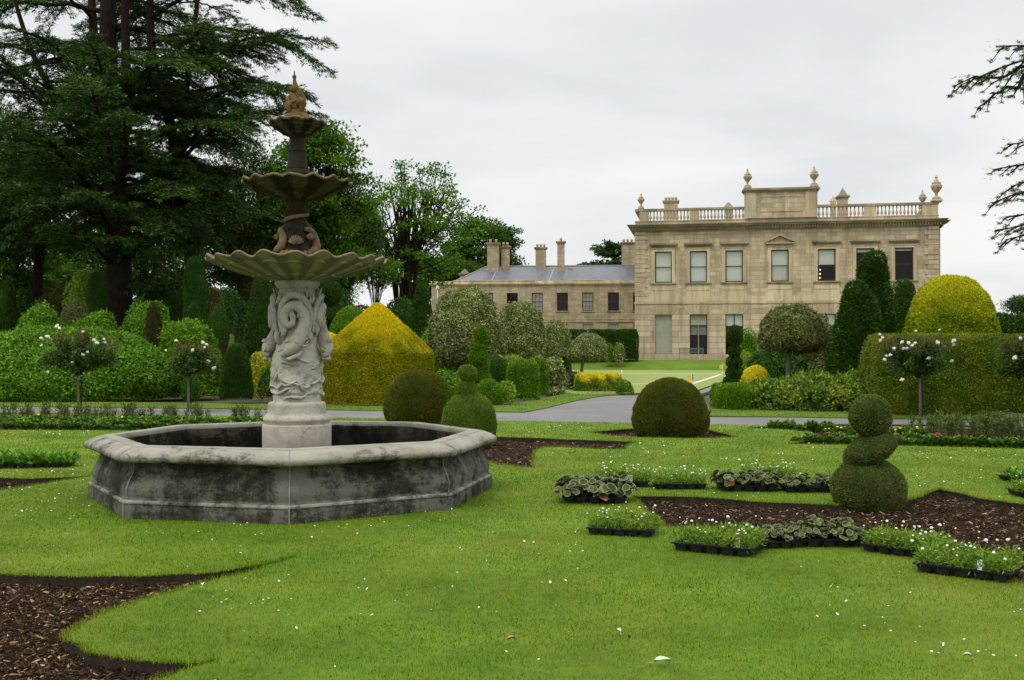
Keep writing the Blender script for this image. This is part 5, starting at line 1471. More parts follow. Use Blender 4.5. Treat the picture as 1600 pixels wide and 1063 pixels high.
# variegated standards
def standard(x0, x1, yt, yb, d, shape, mat, leaf, tx0, tx1, label, lump=.03, lay=.5, lean=0, name='standard_tree', cat='tree', ybase=None):
    cx = ((x0 + x1) / 2 - 800) / FPX * d; bx_ = ((tx0 + tx1) / 2 - 800) / FPX * d
    t = empty(name, (bx_, d, -.02), 0, label, cat)
    rx = (x1 - x0) / 2 / FPX * d - leaf * .3; zb_ = EYE + (HOR - yb) / FPX * d; zt = EYE + (HOR - yt) / FPX * d; h = zt - zb_ - leaf * .4
    V, F = revolve(PROF[shape], rx, rx, h, 44, 30, lump=lump, seed=int(x0), lscale=3)
    o = foliage('crown', V, F, M[mat], leaf, lay=lay, seed=int(x0), parent=t, cover=1.8, cap=40000); o.location = (cx - bx_, 0, zb_)
    r = (tx1 - tx0) / 2 / FPX * d
    mb = MB(); mb.tube([(lean * .5, 0, 0), (lean * .1, 0, zb_ * .5), ((cx - bx_) * .3, 0, zb_ + h * .12), ((cx - bx_) * .6, 0, zb_ + h * .3)], [r * 1.25, r, r * .95, r * .6], 9)
    for k in range(5):
        a = k * 1.257; mb.tube([((cx - bx_) * .3, 0, zb_ + h * .05), ((cx - bx_) * .5 + rx * .4 * math.cos(a), rx * .4 * math.sin(a), zb_ + h * .4)], [r * .5, r * .25], 5)
    part('trunk', mb, M['bark_grey'], t, True)
    return t
standard(668, 783, 449, 570, 38.5, 'pearhead', 'varieg', .075, 713, 721, 'largest variegated holly tree, round pale-flecked head on a slender leaning trunk', lean=-.15)
standard(770, 852, 471, 557, 47, 'pearhead', 'varieg', .08, 807, 813, 'grey-green variegated tree head right of the largest variegated tree')
standard(842, 892, 501, 561, 54, 'pearhead', 'varieg', .08, 864, 869, 'smaller variegated tree head before the wing, third in the row')
standard(888, 949, 521, 563, 60, 'umbrella', 'varieg', .085, 906.5, 911.5, 'smallest variegated standard, flat head on a thin dark stem beside the lawn')
# spiral
tiers('spiral-cut yew of corkscrew tiers in front of the largest variegated tree', 33.2, [(740, 765, 509, 540, .12), (735, 761, 532, 552, .30), (731, 764, 544, 573, .38), (742, 766, 560, 584, .38), (737, 768, 576, 608, .35), (740, 772, 596, 632, 0, 'dome')], 'fresh', .04, 'spiral_topiary', seed=40)
shrub(742, 785, 592, 'egg', 'fresh', .05, 'round light green ball at the foot of the spiral yew', yb=633, name='clipped_ball', lay=.25)
shrub(776, 808, 597, 'bush', 'lime', .07, 'small pale yellow-green shrub touching the round light green ball', yb=632, name='pale_shrub', lay=.6, lump=.15)
shrub(791, 844, 562, 'cylinder', 'fresh', .055, 'large bright green clipped drum beside the verge', yb=625.5, name='clipped_drum', lay=.2)
shrub(760, 793, 556, 'cylinder', 'yew_mid', .05, 'dark green clipped drum half hidden left of the large bright drum', d=35, name='clipped_drum')
shrub(781, 822, 552, 'dome', 'lime', .06, 'pale green low mound peeping above the clipped drums', d=38, name='pale_mound', lump=.1, lay=.5)
shrub(824, 857, 558, 'cylinder', 'fresh', .055, 'narrow green clipped drum right behind the large bright drum', d=36, name='clipped_drum', lay=.2)
shrub(845, 887, 556, 'bush', 'varieg', .10, 'loose variegated yellow-edged shrub right of the clipped drums', d=39, name='variegated_shrub', lay=.6, lump=.15)
shrub(861, 893, 552, 'cylinder', 'yew', .06, 'dark green clipped drum standing beside the croquet lawn', d=54, name='clipped_drum')
shrub(880, 912, 580, 'bush', 'purple_brown', .07, 'dark brownish bush left of the golden low hedge', d=41.5, name='dark_bush', lay=.5, lump=.1)
d_ = 40.5; V, F = box_hull(74 / FPX * d_, 1.5, EYE + (HOR - 585) / FPX * d_ + .02, .93, 0, 12, .10, 5, .12)
o = foliage('golden_hedge', V, F, M['gold_tip2'] if 'gold_tip2' in M else M['gold_tip'], .06, lay=.35, seed=91, cover=1.6); o.location = ((934 - 800) / FPX * d_, d_, -.02); o.rotation_euler = (0, 0, .04)
tag(o, 'low hedge with bright yellow top growth at the corner of the croquet lawn', 'hedge')
shrub(962, 990, 595, 'dome', 'fresh', .05, 'small green dome ending the golden low hedge at the path', yb=615.5, name='clipped_dome')
# hedge under the wing
x0, x1, d_ = 884, 996, 82.5; w = (x1 - x0) / FPX * d_; hh = EYE + (HOR - 516) / FPX * d_ - .7
V, F = box_hull(w, 1.6, hh, 1, 0, 16, .05, 2); o = foliage('yew_hedge', V, F, M['yew'], .10, lay=.2, seed=3, cover=1.5); o.location = (((x0 + x1) / 2 - 800) / FPX * d_, d_, .69); o.rotation_euler = (0, 0, WY)
tag(o, 'dark clipped hedge under the lower windows of the wing', 'hedge')
shrub(944, 959, 536, 'egg', 'fresh', .09, 'small bright green bush before the dark hedge under the wing', d=80.6, name='small_bush', z0=.60)
shrub(958, 977, 534, 'bush', 'varieg', .10, 'small grey-green bush before the dark hedge under the wing', d=80.4, name='small_bush', z0=.60, lay=.5)
# --- round brown yews and the near topiary figures
shrub(600, 712, 578, 'roundyew', 'yew_brown', .034, 'large brown-tinged round yew behind the rim of the fountain basin', yb=666, name='round_yew', lump=.02, lay=.1, cover=2.0, asp=.4, cat='topiary')
shrub(988, 1107, 590, 'roundyew', 'yew_brown', .032, 'large brown-tinged round yew alone in its soil bed beside the path', yb=681, name='round_yew', lump=.02, lay=.1, cover=2.0, asp=.4, cat='topiary', z0=-.07)
tiers('light green box figure with two small balls on top, just behind the basin', 17.8, [(716, 745, 570, 597), (711, 744, 594, 626), (690, 776, 612, 700, 0, 'bush')], 'box', .022, 'swirl_topiary', cover=1.6, seed=61, lump=.03, z0=-.07)
tiers('grey-green box figure: ball, tilted disc and big globe in the right soil bed', 10.95, [(1328, 1392, 617, 683, .05), (1315, 1402, 681, 724, .5), (1300, 1413, 716, 812, 0, 'bush')], 'box_dark', .017, 'swirl_topiary', cover=1.8, seed=73, lump=.035, z0=-.07)
# --- right side
tiers('dark cloud-pruned yew of stacked balls at the corner of the path', 34.5, [(1135, 1161, 508, 541), (1137, 1158, 539, 560, .1), (1134, 1160, 556, 576, .1), (1133, 1161, 572, 591, .1), (1129, 1164, 586, 606, .1), (1130, 1162, 604, 630, 0, 'dome')], 'yew', .045, seed=80)
d_ = 2640 / (640 - HOR) + 1; V, F = box_hull(60 / FPX * d_, 1.9, EYE + (HOR - 602) / FPX * d_ + .02, .97, 0, 14, .14, 7, .22)
o = foliage('box_block', V, F, M['fresh'], .045, lay=.2, seed=15, cover=1.5); o.location = ((1145 - 800) / FPX * d_, d_, -.02); tag(o, 'rounded block of clipped green box at the foot of the cloud-pruned yew', 'hedge')
shrub(1157, 1203, 572, 'dome', 'gold_tip', .05, 'small golden dome right of the cloud-pruned yew', d=32.5, name='golden_dome', lump=.03)
shrub(1150, 1190, 514, 'bush', 'fresh', .07, 'light green bush behind the cloud-pruned yew, before the mansion wall', d=40, name='leafy_bush', lay=.5, lump=.1)
shrub(1150, 1178, 546, 'bush', 'lime', .07, 'yellowish green shrub between the light green bush and the golden dome', d=37, name='pale_shrub', lay=.5, lump=.1)
shrub(1168, 1240, 538, 'dome', 'laurel_deep', .09, 'deep green leafy mound behind the small golden dome', d=36.5, name='leafy_mound', lay=.5, lump=.18, cover=2.2, lscale=3.2)
shrub(1222, 1312, 512, 'dome', 'laurel_deep', .09, 'deep green leafy mound left of the two dark conifer cones', d=38.5, name='leafy_mound', lay=.5, lump=.18, cover=2.2, lscale=3.2)
standard(1186, 1290, 475, 548, 31.5, 'umbrella', 'varieg_brown', .06, 1228, 1236, 'rounded variegated tree with bronze flecks on a grey stem above the long leafy hedge', lump=.07, lean=-.12)
shrub(1262, 1306, 489, 'dome', 'varieg_brown', .08, 'second bronze-flecked crown partly behind the rounded variegated tree', d=37, name='variegated_bush', lay=.5, lump=.1)
shrub(1288, 1392, 440, 'tallcone', 'yew', .12, 'broad feathery dark cone in front of the taller flat-topped cone', d=30.5, name='conifer_cone', lump=.10, lay=.12, asp=.25, cover=2.2, lscale=4)
shrub(1326, 1404, 394, 'flatcone', 'yew', .12, 'tall flat-topped dark conifer before the right windows of the mansion', d=35, name='conifer_cone', lump=.09, lay=.12, asp=.25, cover=2.2, lscale=4)
shrub(1394, 1432, 437, 'cylinder', 'yew', .06, 'dark clipped block between the flat-topped conifer and the golden dome', d=37, name='yew_block', square=4)
shrub(1340, 1420, 520, 'bush', 'yew_olive', .07, 'dull dark bush filling in behind the white rose tree', d=29, name='dark_bush', lump=.1, lay=.4)
# long low leafy hedge
for (a, b, yt, sd, lab) in ((1166, 1240, 592, 1, 'left end of the long leafy hedge'), (1222, 1310, 582, 2, 'middle of the long leafy hedge below the dark cones'), (1296, 1392, 582, 3, 'right end of the long leafy hedge beside the tall clipped hedge')):
    shrub(a, b, yt, 'dome', 'elaeagnus', .10, 'glossy loose ' + lab, d=29.2 - sd * .45, name='hedge_shrub', lay=.45, lump=.14, asp=.42, ry=1.3, cover=2.2, cat='hedge shrub', square=3.5, lscale=4)
# tall clipped hedge and golden dome
d_ = 25.2; xa, xb = 1386, 1850; w = (xb - xa) / FPX * d_; hh = EYE + (HOR - 523) / FPX * d_ + .02
V, F = box_hull(w, 2.0, hh, .99, 0, 30, .05, 4); o = foliage('tall_hedge', V, F, M['hedge'], .045, lay=.4, seed=21, cover=1.5, cap=60000)
o.location = (((xa + xb) / 2 - 800) / FPX * d_, d_ + 1.0, -.02); o.rotation_euler = (0, 0, -.13); tag(o, 'tall olive-green clipped hedge with yellow top growth at the right', 'hedge')
shrub(1411, 1562, 429, 'dome', 'gold_dome', .055, 'great golden yew dome rising behind the tall hedge', d=29.5, name='golden_dome', lump=.02, lay=.3, cover=1.7, cat='topiary')
d_ = 45; V, F = box_hull(6, 2, EYE + (HOR - 492) / FPX * d_, .95, 0, 12, .2, 8); o = foliage('far_hedge', V, F, M['yew'], .11, lay=.3, seed=2, cover=1.5); o.location = ((1625 - 800) / FPX * d_, d_, -.02)
tag(o, 'dark hedge seen beyond the golden dome at the right edge', 'hedge')

# ------------------------------------------------ standard roses
def rose(px, ybase, x0, x1, yt, yb, label, seed, blooms, d=None):
    rg = np.random.default_rng(seed); d = d or 2640 / (ybase - HOR); bx_ = (px - 800) / FPX * d
    t = empty('standard_rose', (bx_, d, -.06), 0, label, 'rose tree')
    cx = ((x0 + x1) / 2 - 800) / FPX * d - bx_; rx = (x1 - x0) / 2 / FPX * d; zb_ = EYE + (HOR - yb) / FPX * d; zt = EYE + (HOR - yt) / FPX * d
    part('stem', MB().tube([(0, 0, 0), (.01, 0, zb_ * .5), (.0, 0, zb_ + .25)], [.036, .030, .03], 8), M['bark_grey'], t, True)
    part('stake', MB().box(.055, .08, .02, .045, 0, zb_ + .12), M['iron'], t)
    # arching canes carry the leaves
    nC = 46; S0, S1, SR0, SR1, LP, SH = [], [], [], [], [], []
    top = np.array([0, 0, zb_ + .12]); cz = (zb_ + zt) / 2
    for k in range(nC):
        a = k * 2.4 + rg.normal(0, .2); el = rg.uniform(-.45, 1.0); e = np.array([cx + rx * math.cos(a) * math.cos(el) * rg.uniform(.6, 1.0), rx * .9 * math.sin(a) * math.cos(el), cz - .06 + (zt - cz) * math.sin(el) * rg.uniform(.75, 1.05)])
        mid = top * .5 + e * .5 + np.array([0, 0, .13]); pts = spline([top, mid, e], 5)
        S0 += list(pts[:-1]); S1 += list(pts[1:]); SR0 += [.006] * (len(pts) - 1); SR1 += [.004] * (len(pts) - 1)
        LP += [pts[i] * (1 - u) + pts[i + 1] * u for i in range(3, len(pts) - 1) for u in rg.random(13)]
        if el > .25: SH.append(e)
    V, F = seg_tubes(S0, S1, SR0, SR1, 4)
    obj('canes', build_mesh('canes', V, F, M['rose_leaf'] if 0 else M['twig']), t)
    LP = np.array(LP); LP = LP[rg.integers(0, len(LP), 11000)] + rg.normal(0, .06, (11000, 3)); n = len(LP)
    D = unit(rg.normal(0, 1, (n, 3)) + np.array([0, 0, -.1])); U = unit(np.cross(D, rg.normal(0, .6, (n, 3)) + np.array([0, 0, 1.0])))
    V, F = leaf_arrays(LP, D, U, .06, .042, rg, .05); obj('leaves', build_mesh('leaves', V, F, M['rose_leaf'], rnd=np.repeat(rg.random(n), 4)), t)
    SH = np.array(SH); n = 1500; LP = SH[rg.integers(0, len(SH), n)] + rg.normal(0, .06, (n, 3)) + np.array([0, 0, .05]); D = unit(rg.normal(0, .6, (n, 3)) + np.array([0, 0, 1.0])); U = unit(np.cross(D, rg.normal(0, 1, (n, 3))))
    V, F = leaf_arrays(LP, D, U, .045, .02, rg, .05); obj('young_shoots', build_mesh('young_shoots', V, F, M['rose_shoot'], rnd=np.repeat(rg.random(n), 4)), t)
    fl = MB()
    for j in range(14):
        a = j * 2.4; r = .012 + .014 * (j / 14); e = .9 - .75 * j / 14
        c = np.array([math.cos(a) * r, math.sin(a) * r, .02 * e]); u = np.array([-math.sin(a), math.cos(a), 0]); w = np.array([math.cos(a) * (1 - e), math.sin(a) * (1 - e), e + .2])
        fl.add([c - u * .010, c + u * .010, c + u * .016 + w * .018, c + w * .026, c - u * .016 + w * .018], [(0, 1, 2, 3, 4)])
    fl.blob((0, 0, .012), (.022, .022, .018), 8, 6)
    me = fl.mesh('bloom', M['petal'])
    for (qx, qy) in blooms:
        X = (qx - 800) / FPX * d - bx_; Zz = EYE + (HOR - qy) / FPX * d + .06; k_ = 1 - min(.95, ((X - cx) / rx) ** 2)
        yy = -rx * .85 * math.sqrt(k_) * rg.uniform(.6, 1)
        s = rg.uniform(.9, 1.6); o = obj('bloom', me, t, (X * (d + yy) / d if 0 else X, yy, Zz), (rg.uniform(.4, 1.3), rg.normal(0, .3), rg.random() * 6)); o.scale = (s, s, s)
    return t
rose(122, 645, 66, 188, 507, 592, 'standard rose tree with a few white blooms at the far left', 11, [(67, 529), (72, 541), (88, 527), (92, 581), (103, 511), (133, 567), (144, 555), (151, 551), (146, 520), (160, 532), (170, 531), (172, 536), (82, 527), (106, 514), (163, 537)])
rose(294, 642, 258, 346, 531, 594, 'standard rose tree with white blooms second from the left, near the fountain', 12, [(261, 548), (285, 533), (313, 548), (301, 572), (308, 576), (312, 578), (332, 566), (338, 577), (323, 536), (329, 539), (327, 544), (341, 575)])
rose(1437, 654, 1366, 1488, 515, 597, 'full standard rose tree with clusters of white blooms before the tall hedge', 13, [(1373, 528), (1369, 524), (1385, 545), (1376, 557), (1374, 563), (1381, 555), (1398, 536), (1404, 537), (1400, 546), (1405, 545), (1409, 541), (1417, 519), (1447, 536), (1433, 561), (1481, 565), (1485, 534), (1486, 540), (1398, 594), (1414, 538), (1456, 517), (1372, 533)])
rose(1608, 660, 1552, 1668, 520, 600, 'rose tree with white blooms cut by the right edge', 14, [(1588, 549), (1593, 549), (1594, 556), (1589, 592), (1580, 530), (1592, 530), (1570, 560)])
rose(1441, 660, 1380, 1470, 512, 575, 'reddish young rose shoots behind the full rose tree', 15, [], d=25.5) if 0 else None

# ------------------------------------------------ bedding plants in the flower beds
def bed_plant(kind, seed):
    rg = np.random.default_rng(seed); n = 150; mats = []
    if kind == 'tall':
        h = .30; base = rg.normal(0, .035, (n, 3)) * (1, 1, 0); LP = base + np.c_[np.zeros((n, 2)), rg.random(n) ** .8 * h]; D = unit(rg.normal(0, .6, (n, 3)) + np.array([0, 0, .8])); lf = (.07, .018)
    else:
        h = .16; n = 190; a = rg.random(n) * 6.28; r = rg.random(n) ** .6 * .11; LP = np.c_[np.cos(a) * r * .6, np.sin(a) * r * .6, rg.random(n) * h * (1 - r * 3.5)]; D = unit(np.c_[np.cos(a), np.sin(a), .3 + rg.random(n) * .7]); lf = (.075, .042)
    U = unit(np.cross(D, rg.normal(0, .5, (n, 3)) + np.array([0, 0, 1.0]))); V, F = leaf_arrays(LP, D, U, lf[0], lf[1], rg, .06)
    return build_mesh('leaves', V, F, M['rose_shoot'] if kind == 'tall_red' else M['bed_leaf'], rnd=np.repeat(rg.random(n), 4))
M['bed_leaf'] = leaf_mat('bed_leaf', (.03, .085, .012), (.085, .19, .022), (.20, .34, .05), patch=(.16, .12, .04), patch_scale=.6)
M['bed_stem'] = leaf_mat('bed_stem', (.05, .08, .02), (.12, .17, .04), (.24, .25, .08), patch=(.22, .14, .07), patch_scale=.5)
low = [bed_plant('low', 31 + i) for i in range(4)]; tall = [bed_plant('tall', 51 + i) for i in range(4)]
for m_ in tall: m_.materials[0] = M['bed_stem']
def flower_me(mat, r):
    mb = MB(); mb.blob((0, 0, 0), (r, r, r * .6), 9, 6, .25, 3); return mb.mesh('flower_head', mat)
fy, fr_, fo = flower_me(M['petal_yellow'], .024), flower_me(M['petal_red'], .020), flower_me(M['petal_orange'], .02)
def bed_row(pts, kinds, label, group, cat='bedding plant', zz=-.07):
    for i, (x, y) in enumerate(pts):
        k = kinds[i % len(kinds)] if not callable(kinds) else kinds(i)
        t = empty('bedding_plant', (x, y, zz), rng.random() * 6.28, label, cat, group); s = rng.uniform(.85, 1.35); t.scale = (s, s, s)
        tl = 'tall' in k; obj('leaves', (tall if tl else low)[rng.integers(0, 4)], t)
        fm = fy if 'y' in k.split('_')[1:] else fr_ if 'r' in k.split('_')[1:] else None
        if fm: 
            for _ in range(1 + rng.integers(0, 2)): obj('flower_head', fm, t, (rng.normal(0, .04), rng.normal(0, .04), (.30 if tl else .15) + rng.normal(0, .015)))
def row(p, q, n, jit=.05):
    a = np.array(P(*p)); b = np.array(P(*q)); t = (np.arange(n) + .5) / n
    return [tuple(a + (b - a) * u + rng.normal(0, jit, 2)) for u in t]
bed_row(row((-30, 669), (400, 670), 46), lambda i: 'low_r' if rng.random() < .35 else 'low_n', 'low green bedding plant in the front row of the left flower bed', 'front row of the left flower bed')
bed_row(row((-30, 664), (405, 665), 46), lambda i: 'low_n', 'leafy green bedding plant in the second row of the left flower bed', 'second row of the left flower bed')
bed_row(row((-30, 659), (410, 661), 46, .09), lambda i: 'low_y' if rng.random() < .35 else 'low_n', 'bedding plant in the yellow-dotted third row of the left flower bed', 'third row of the left flower bed')
bed_row(row((-30, 652.5), (415, 657), 54, .2), lambda i: 'tall_n', 'upright thin bedding stem at the back of the left flower bed', 'back row of the left flower bed')
bed_row(row((1245, 690), (1640, 697), 34), lambda i: 'low_r' if rng.random() < .4 else 'low_n', 'low green bedding plant in the front row of the right flower bed', 'front row of the right flower bed')
bed_row(row((1290, 684), (1450, 686), 9, .1), lambda i: 'low_r', 'red-flowered bedding plant in the second row of the right flower bed', 'second row of the right flower bed')
bed_row(row((1200, 668), (1400, 672), 20, .1), lambda i: 'low_r' if rng.random() < .3 else 'low_n', 'red-dotted bedding plant at the pointed left end of the right flower bed', 'pointed end of the right flower bed')
bed_row(row((1290, 675), (1640, 681), 30, .15), lambda i: 'tall_n' if i > 12 else 'low_y', 'bushy bedding plant in the middle of the right flower bed', 'middle row of the right flower bed')
bed_row(row((1440, 668), (1650, 672), 26, .15) + row((1445, 673), (1650, 677), 24, .15), lambda i: 'tall_n', 'upright reddish bedding plant at the back of the right flower bed', 'back rows of the right flower bed')

# ------------------------------------------------ nursery trays with young plants
M['geran_leaf'] = leaf_mat('geran_leaf', (.030, .045, .012), (.070, .095, .024), (.14, .18, .045), patch=(.10, .075, .055), patch_scale=9, trans=.15)
M['geran_edge'] = leaf_mat('geran_edge', (.16, .19, .09), (.24, .27, .14), (.32, .34, .18), trans=.15)
M['geran_red'] = leaf_mat('geran_red', (.55, .05, .02), (.65, .14, .06), (.6, .28, .12), trans=.2)
M['daisy_leaf'] = leaf_mat('daisy_leaf', (.07, .15, .012), (.18, .31, .03), (.38, .52, .09), patch_scale=6, trans=.35)
M['lettuce'] = leaf_mat('lettuce', (.06, .16, .012), (.15, .33, .03), (.30, .50, .08), patch_scale=6, trans=.35)
def tray_mesh():
    mb = MB(); L_, W_, H_ = .28, .175, .046
    mb.lathe([(0, 0)], 4) if 0 else None
    # flared shell with a rolled lip
    for z0_, z1_, i0, i1 in ((0.0, H_, .02, .0),):
        a = [(-L_ + i0, -W_ + i0, z0_), (L_ - i0, -W_ + i0, z0_), (L_ - i0, W_ - i0, z0_), (-L_ + i0, W_ - i0, z0_)]
        b = [(-L_, -W_, z1_), (L_, -W_, z1_), (L_, W_, z1_), (-L_, W_, z1_)]
        mb.add(a + b, [(0, 1, 5, 4), (1, 2, 6, 5), (2, 3, 7, 6), (3, 0, 4, 7), (3, 2, 1, 0)])
    o = .012; zt = H_ + .006
    for x0, x1, y0, y1 in ((-L_ - o, L_ + o, -W_ - o, -W_ + .006), (-L_ - o, L_ + o, W_ - .006, W_ + o), (-L_ - o, -L_ + .006, -W_ + .0061, W_ - .0061), (L_ - .006, L_ + o, -W_ + .0061, W_ - .0061)):
        mb.box(x0, x1, y0, y1, H_ - .004, zt)
    return mb.mesh('shell', M['black_plastic'])
def cells_mesh():
    mb = MB()
    for i in range(5):
        for j in range(3):
            x = -.28 + .056 + i * .112; y = -.175 + .058 + j * .1167; mb.lathe([(.030, .002), (.042, .041), (.046, .043), (.040, .038), (.001, .038)], 10, x, y, caps=False)
    for i in range(5):      # ribs moulded on the long sides
        x = -.28 + .056 + i * .112
        for y in (-.176, .166): mb.box(x - .038, x + .038, y, y + .010, .002, .041)
    return mb.mesh('cells', M['black_plastic'])
TM, CM = tray_mesh(), cells_mesh()
def plant_meshes(kind, seed):
    rg = np.random.default_rng(seed); out_ = []
    if kind == 'daisy':
        n = 230; a = rg.random(n) * 6.28; r = rg.random(n) ** .6 * .066; h = rg.random(n) ** .8 * .12; LP = np.c_[np.cos(a) * r, np.sin(a) * r, h * (1 - r * 5)]
        D = unit(np.c_[np.cos(a) * .8, np.sin(a) * .8, np.full(n, .55)] + rg.normal(0, .6, (n, 3))); U = unit(np.cross(D, rg.normal(0, 1, (n, 3)))); V, F = leaf_arrays(LP, D, U, .038, .008, rg, .05)
        out_.append(('leaves', build_mesh('leaves', V, F, M['daisy_leaf'], rnd=np.repeat(rg.random(n), 4))))
        st = MB(); fl = MB()
        for k in range(rg.integers(0, 3)):
            e = np.array([rg.normal(0, .05), rg.normal(0, .05), .11 + .09 * rg.random()]); st.tube([(0, 0, .02), e * .6, e], .0015, 4)
            c = e; s = .005 + .007 * rg.random()
            out_.append(('flower_head', MB().blob(c, (s, s, s * .75), 8, 6, .15, k).mesh('flower_head', M['petal_white'])))
        if st.v: out_.append(('stalks', st.mesh('stalks', M['daisy_leaf'])))
    elif kind in ('geranium', 'geranium_red'):
        def discs(nn, mat, rr, hh, s0, nm, ring=False):
            V = []; F = []; Rn = []
            for k in range(nn):
                a = rg.random() * 6.28; r = math.sqrt(rg.random()) * rr; c = np.array([math.cos(a) * r, math.sin(a) * r, hh * (.45 + .55 * rg.random()) * (1 - (r / rr) ** 2 * .6)]); s = s0 * rg.uniform(.7, 1.2)
                nrm = np.array([math.cos(a) * r / rr * .9, math.sin(a) * r / rr * .9, 1.0]) + rg.normal(0, .3, 3); nrm /= np.linalg.norm(nrm); u = np.cross(nrm, (0, 0, 1.0) if abs(nrm[2]) < .95 else (1.0, 0, 0)); u /= np.linalg.norm(u); w = np.cross(nrm, u)
                o = len(V); m_ = 10; V.append(c - nrm * s * .18)
                for j in range(m_):
                    t = j / m_ * 6.283; ss = s * (.80 if j == 0 else 1) * (1 + .06 * math.cos(5 * t)); V.append(c + (u * math.cos(t) + w * math.sin(t)) * ss + nrm * s * .10 * math.sin(3 * t))
                for j in range(m_): F.append((o, o + 1 + j, o + 1 + (j + 1) % m_))
                Rn += [rg.random()] * (m_ + 1)
                if ring:
                    for j in range(m_):
                        pass
            return build_mesh(nm, np.array(V), np.array(F), mat, rnd=Rn), (V, F)
        me, (V, F) = discs(26, M['geran_leaf'], .085, .13, .026, 'leaves'); out_.append(('leaves', me))
        # pale leaf margins: thin rim round every leaf
        V = np.array(V); q = V.reshape(-1, 11, 3); E_ = []; G = []
        for li in q:
            c = li[0]; o = len(E_); 
            for j in range(1, 11): E_ += [li[j] * .86 + c * .14 + (0, 0, .0018), li[j] * 1.03 - c * .03 + (0, 0, .0018)]
            for j in range(10): a0, a1 = o + 2 * j, o + 2 * ((j + 1) % 10); G.append((a0, a0 + 1, a1 + 1, a1))
        out_.append(('leaf_margins', build_mesh('leaf_margins', np.array(E_), np.array(G), M['geran_edge'], rnd=rg.random(len(E_)))))
        if kind == 'geranium_red':
            me, _ = discs(2, M['geran_red'], .10, .05, .024, 'red_leaves'); out_.append(('red_leaves', me))
    else:
        n = 34; a = rg.random(n) * 6.28; r = rg.random(n) * .05; LP = np.c_[np.cos(a) * r, np.sin(a) * r, rg.random(n) * .06]; D = unit(np.c_[np.cos(a), np.sin(a), .5 + rg.random(n)]); U = unit(np.cross(D, rg.normal(0, .3, (n, 3)) + np.array([0, 0, 1.0])))
        V, F = leaf_arrays(LP, D, U, .06, .04, rg, .1); out_.append(('leaves', build_mesh('leaves', V, F, M['lettuce'], rnd=np.repeat(rg.random(n), 4))))
    return out_
PM = {k: [plant_meshes(k, 100 + 10 * i + len(k)) for i in range(4)] for k in ('daisy', 'geranium', 'geranium_red', 'green')}
def tray(px, py, rz, kind, label, plant_label, tagpos=None, s=1.0, n=(5, 3), ps=1.0):
    """px,py: photo position of the middle of the tray's floor"""
    x, y = P(px, py); t = empty('plant_tray', (x, y, .012), rz, label, 'plant tray', None); t.scale = (s, s, s)
    obj('shell', TM, t); obj('cells', CM, t)
    if tagpos:
        tg = part('plant_label', MB().box(-.014, .014, -.001, .001, -.03, .035), M['tag'], t, loc=(tagpos[0], tagpos[1], .075), rot=(-.2, 0, .2))
        mk = MB()
        for z0_, z1_, w_ in ((.018, .023, .009), (.009, .013, .007), (.0, .004, .009), (-.009, -.005, .006)): mk.box(-w_, w_, -.0022, -.0011, z0_, z1_)
        part('label_print', mk, M['ink'], tg)
    c, s_ = math.cos(rz), math.sin(rz); group = 'plants in the ' + label
    for i in range(n[0]):
        for j in range(n[1]):
            if rng.random() < .04: continue
            lx = (-.28 + .056 + i * .112) * s; ly = (-.175 + .058 + j * .1167) * s
            e = empty('young_plant', (x + lx * c - ly * s_, y + lx * s_ + ly * c, .012 + .036 * s), rng.random() * 6.28, plant_label, 'young plant', 'plants: ' + plant_label[:60])
            k = kind
            if kind == 'geranium_red': k = 'geranium_red' if (j == 0 and rng.random() < .7) or rng.random() < .1 else 'geranium'
            q = s * ps * rng.uniform(.8, 1.2); e.scale = (q, q, q)
            for nm, me in PM[k][rng.integers(0, 4)]: obj(nm, me, e)
tray(974, 833, -.30, 'daisy', 'unlabelled front tray of white flowers left of the nearest labelled tray', 'white-flowered seedling in the left front tray', None, 1.0)
tray(1124, 860, -.50, 'daisy', 'nearest black tray of white flowers, with a label stuck in it', 'white-flowered seedling in the nearest labelled tray', (.17, -.12), 1.12)
tray(1180, 852, .0, 'geranium', 'tray of dark pale-edged leaves behind the nearest white-flower tray', 'dark round-leaved plant behind the nearest white-flower tray', None, .95)
tray(1283, 849, .02, 'geranium', 'tray of dark pale-edged leaves at the lower edge of the right soil bed', 'dark round-leaved plant at the lower edge of the right soil bed', None, 1.1)
tray(1418, 864, -.72, 'daisy', 'left one of two joined white-flower trays at lower right', 'white-flowered seedling in the left joined tray', None, 1.05)
tray(1514, 896, -.66, 'daisy', 'right one of two joined white-flower trays, with a label, at lower right', 'white-flowered seedling in the right joined labelled tray', (.10, -.14), 1.12)
tray(930, 783, -.12, 'geranium_red', 'tray crowded with dark leaves and some red ones, nearest the basin', 'dark-leaved plant with red leaves nearest the basin', None, 1.15, ps=1.5)
tray(972, 758, -.15, 'daisy', 'white-flower tray with a label behind the dark-leaved one', 'white-flowered seedling in the labelled tray further back', (.10, -.14), 1.1)
tray(1060, 762, .0, 'daisy', 'middle white-flower tray along the upper edge of the soil bed', 'white-flowered seedling in the middle back tray', None, 1.05)
tray(1166, 765, -.03, 'geranium_red', 'dark-leaved tray with red leaves along the upper edge of the soil bed', 'dark-leaved plant with red leaves in the upper tray', None, 1.15, ps=1.2)
tray(1263, 767, -.02, 'geranium', 'dark-leaved tray left of the grey-green box figure', 'dark round-leaved plant left of the box figure', None, 1.05)
tray(1205, 754, .0, 'daisy', 'white-flower tray standing behind the upper dark-leaved trays', 'white-flowered seedling behind the upper dark-leaved trays', None, 1.1)
tray(25, 730, .1, 'green', 'left tray of bright green leaves near the left edge', 'bright green seedling in the tray at the left edge', None, 1.05, ps=1.5)
tray(80, 729, .12, 'green', 'right tray of bright green leaves near the basin', 'bright green seedling in the tray nearer the basin', None, 1.0, ps=1.5)
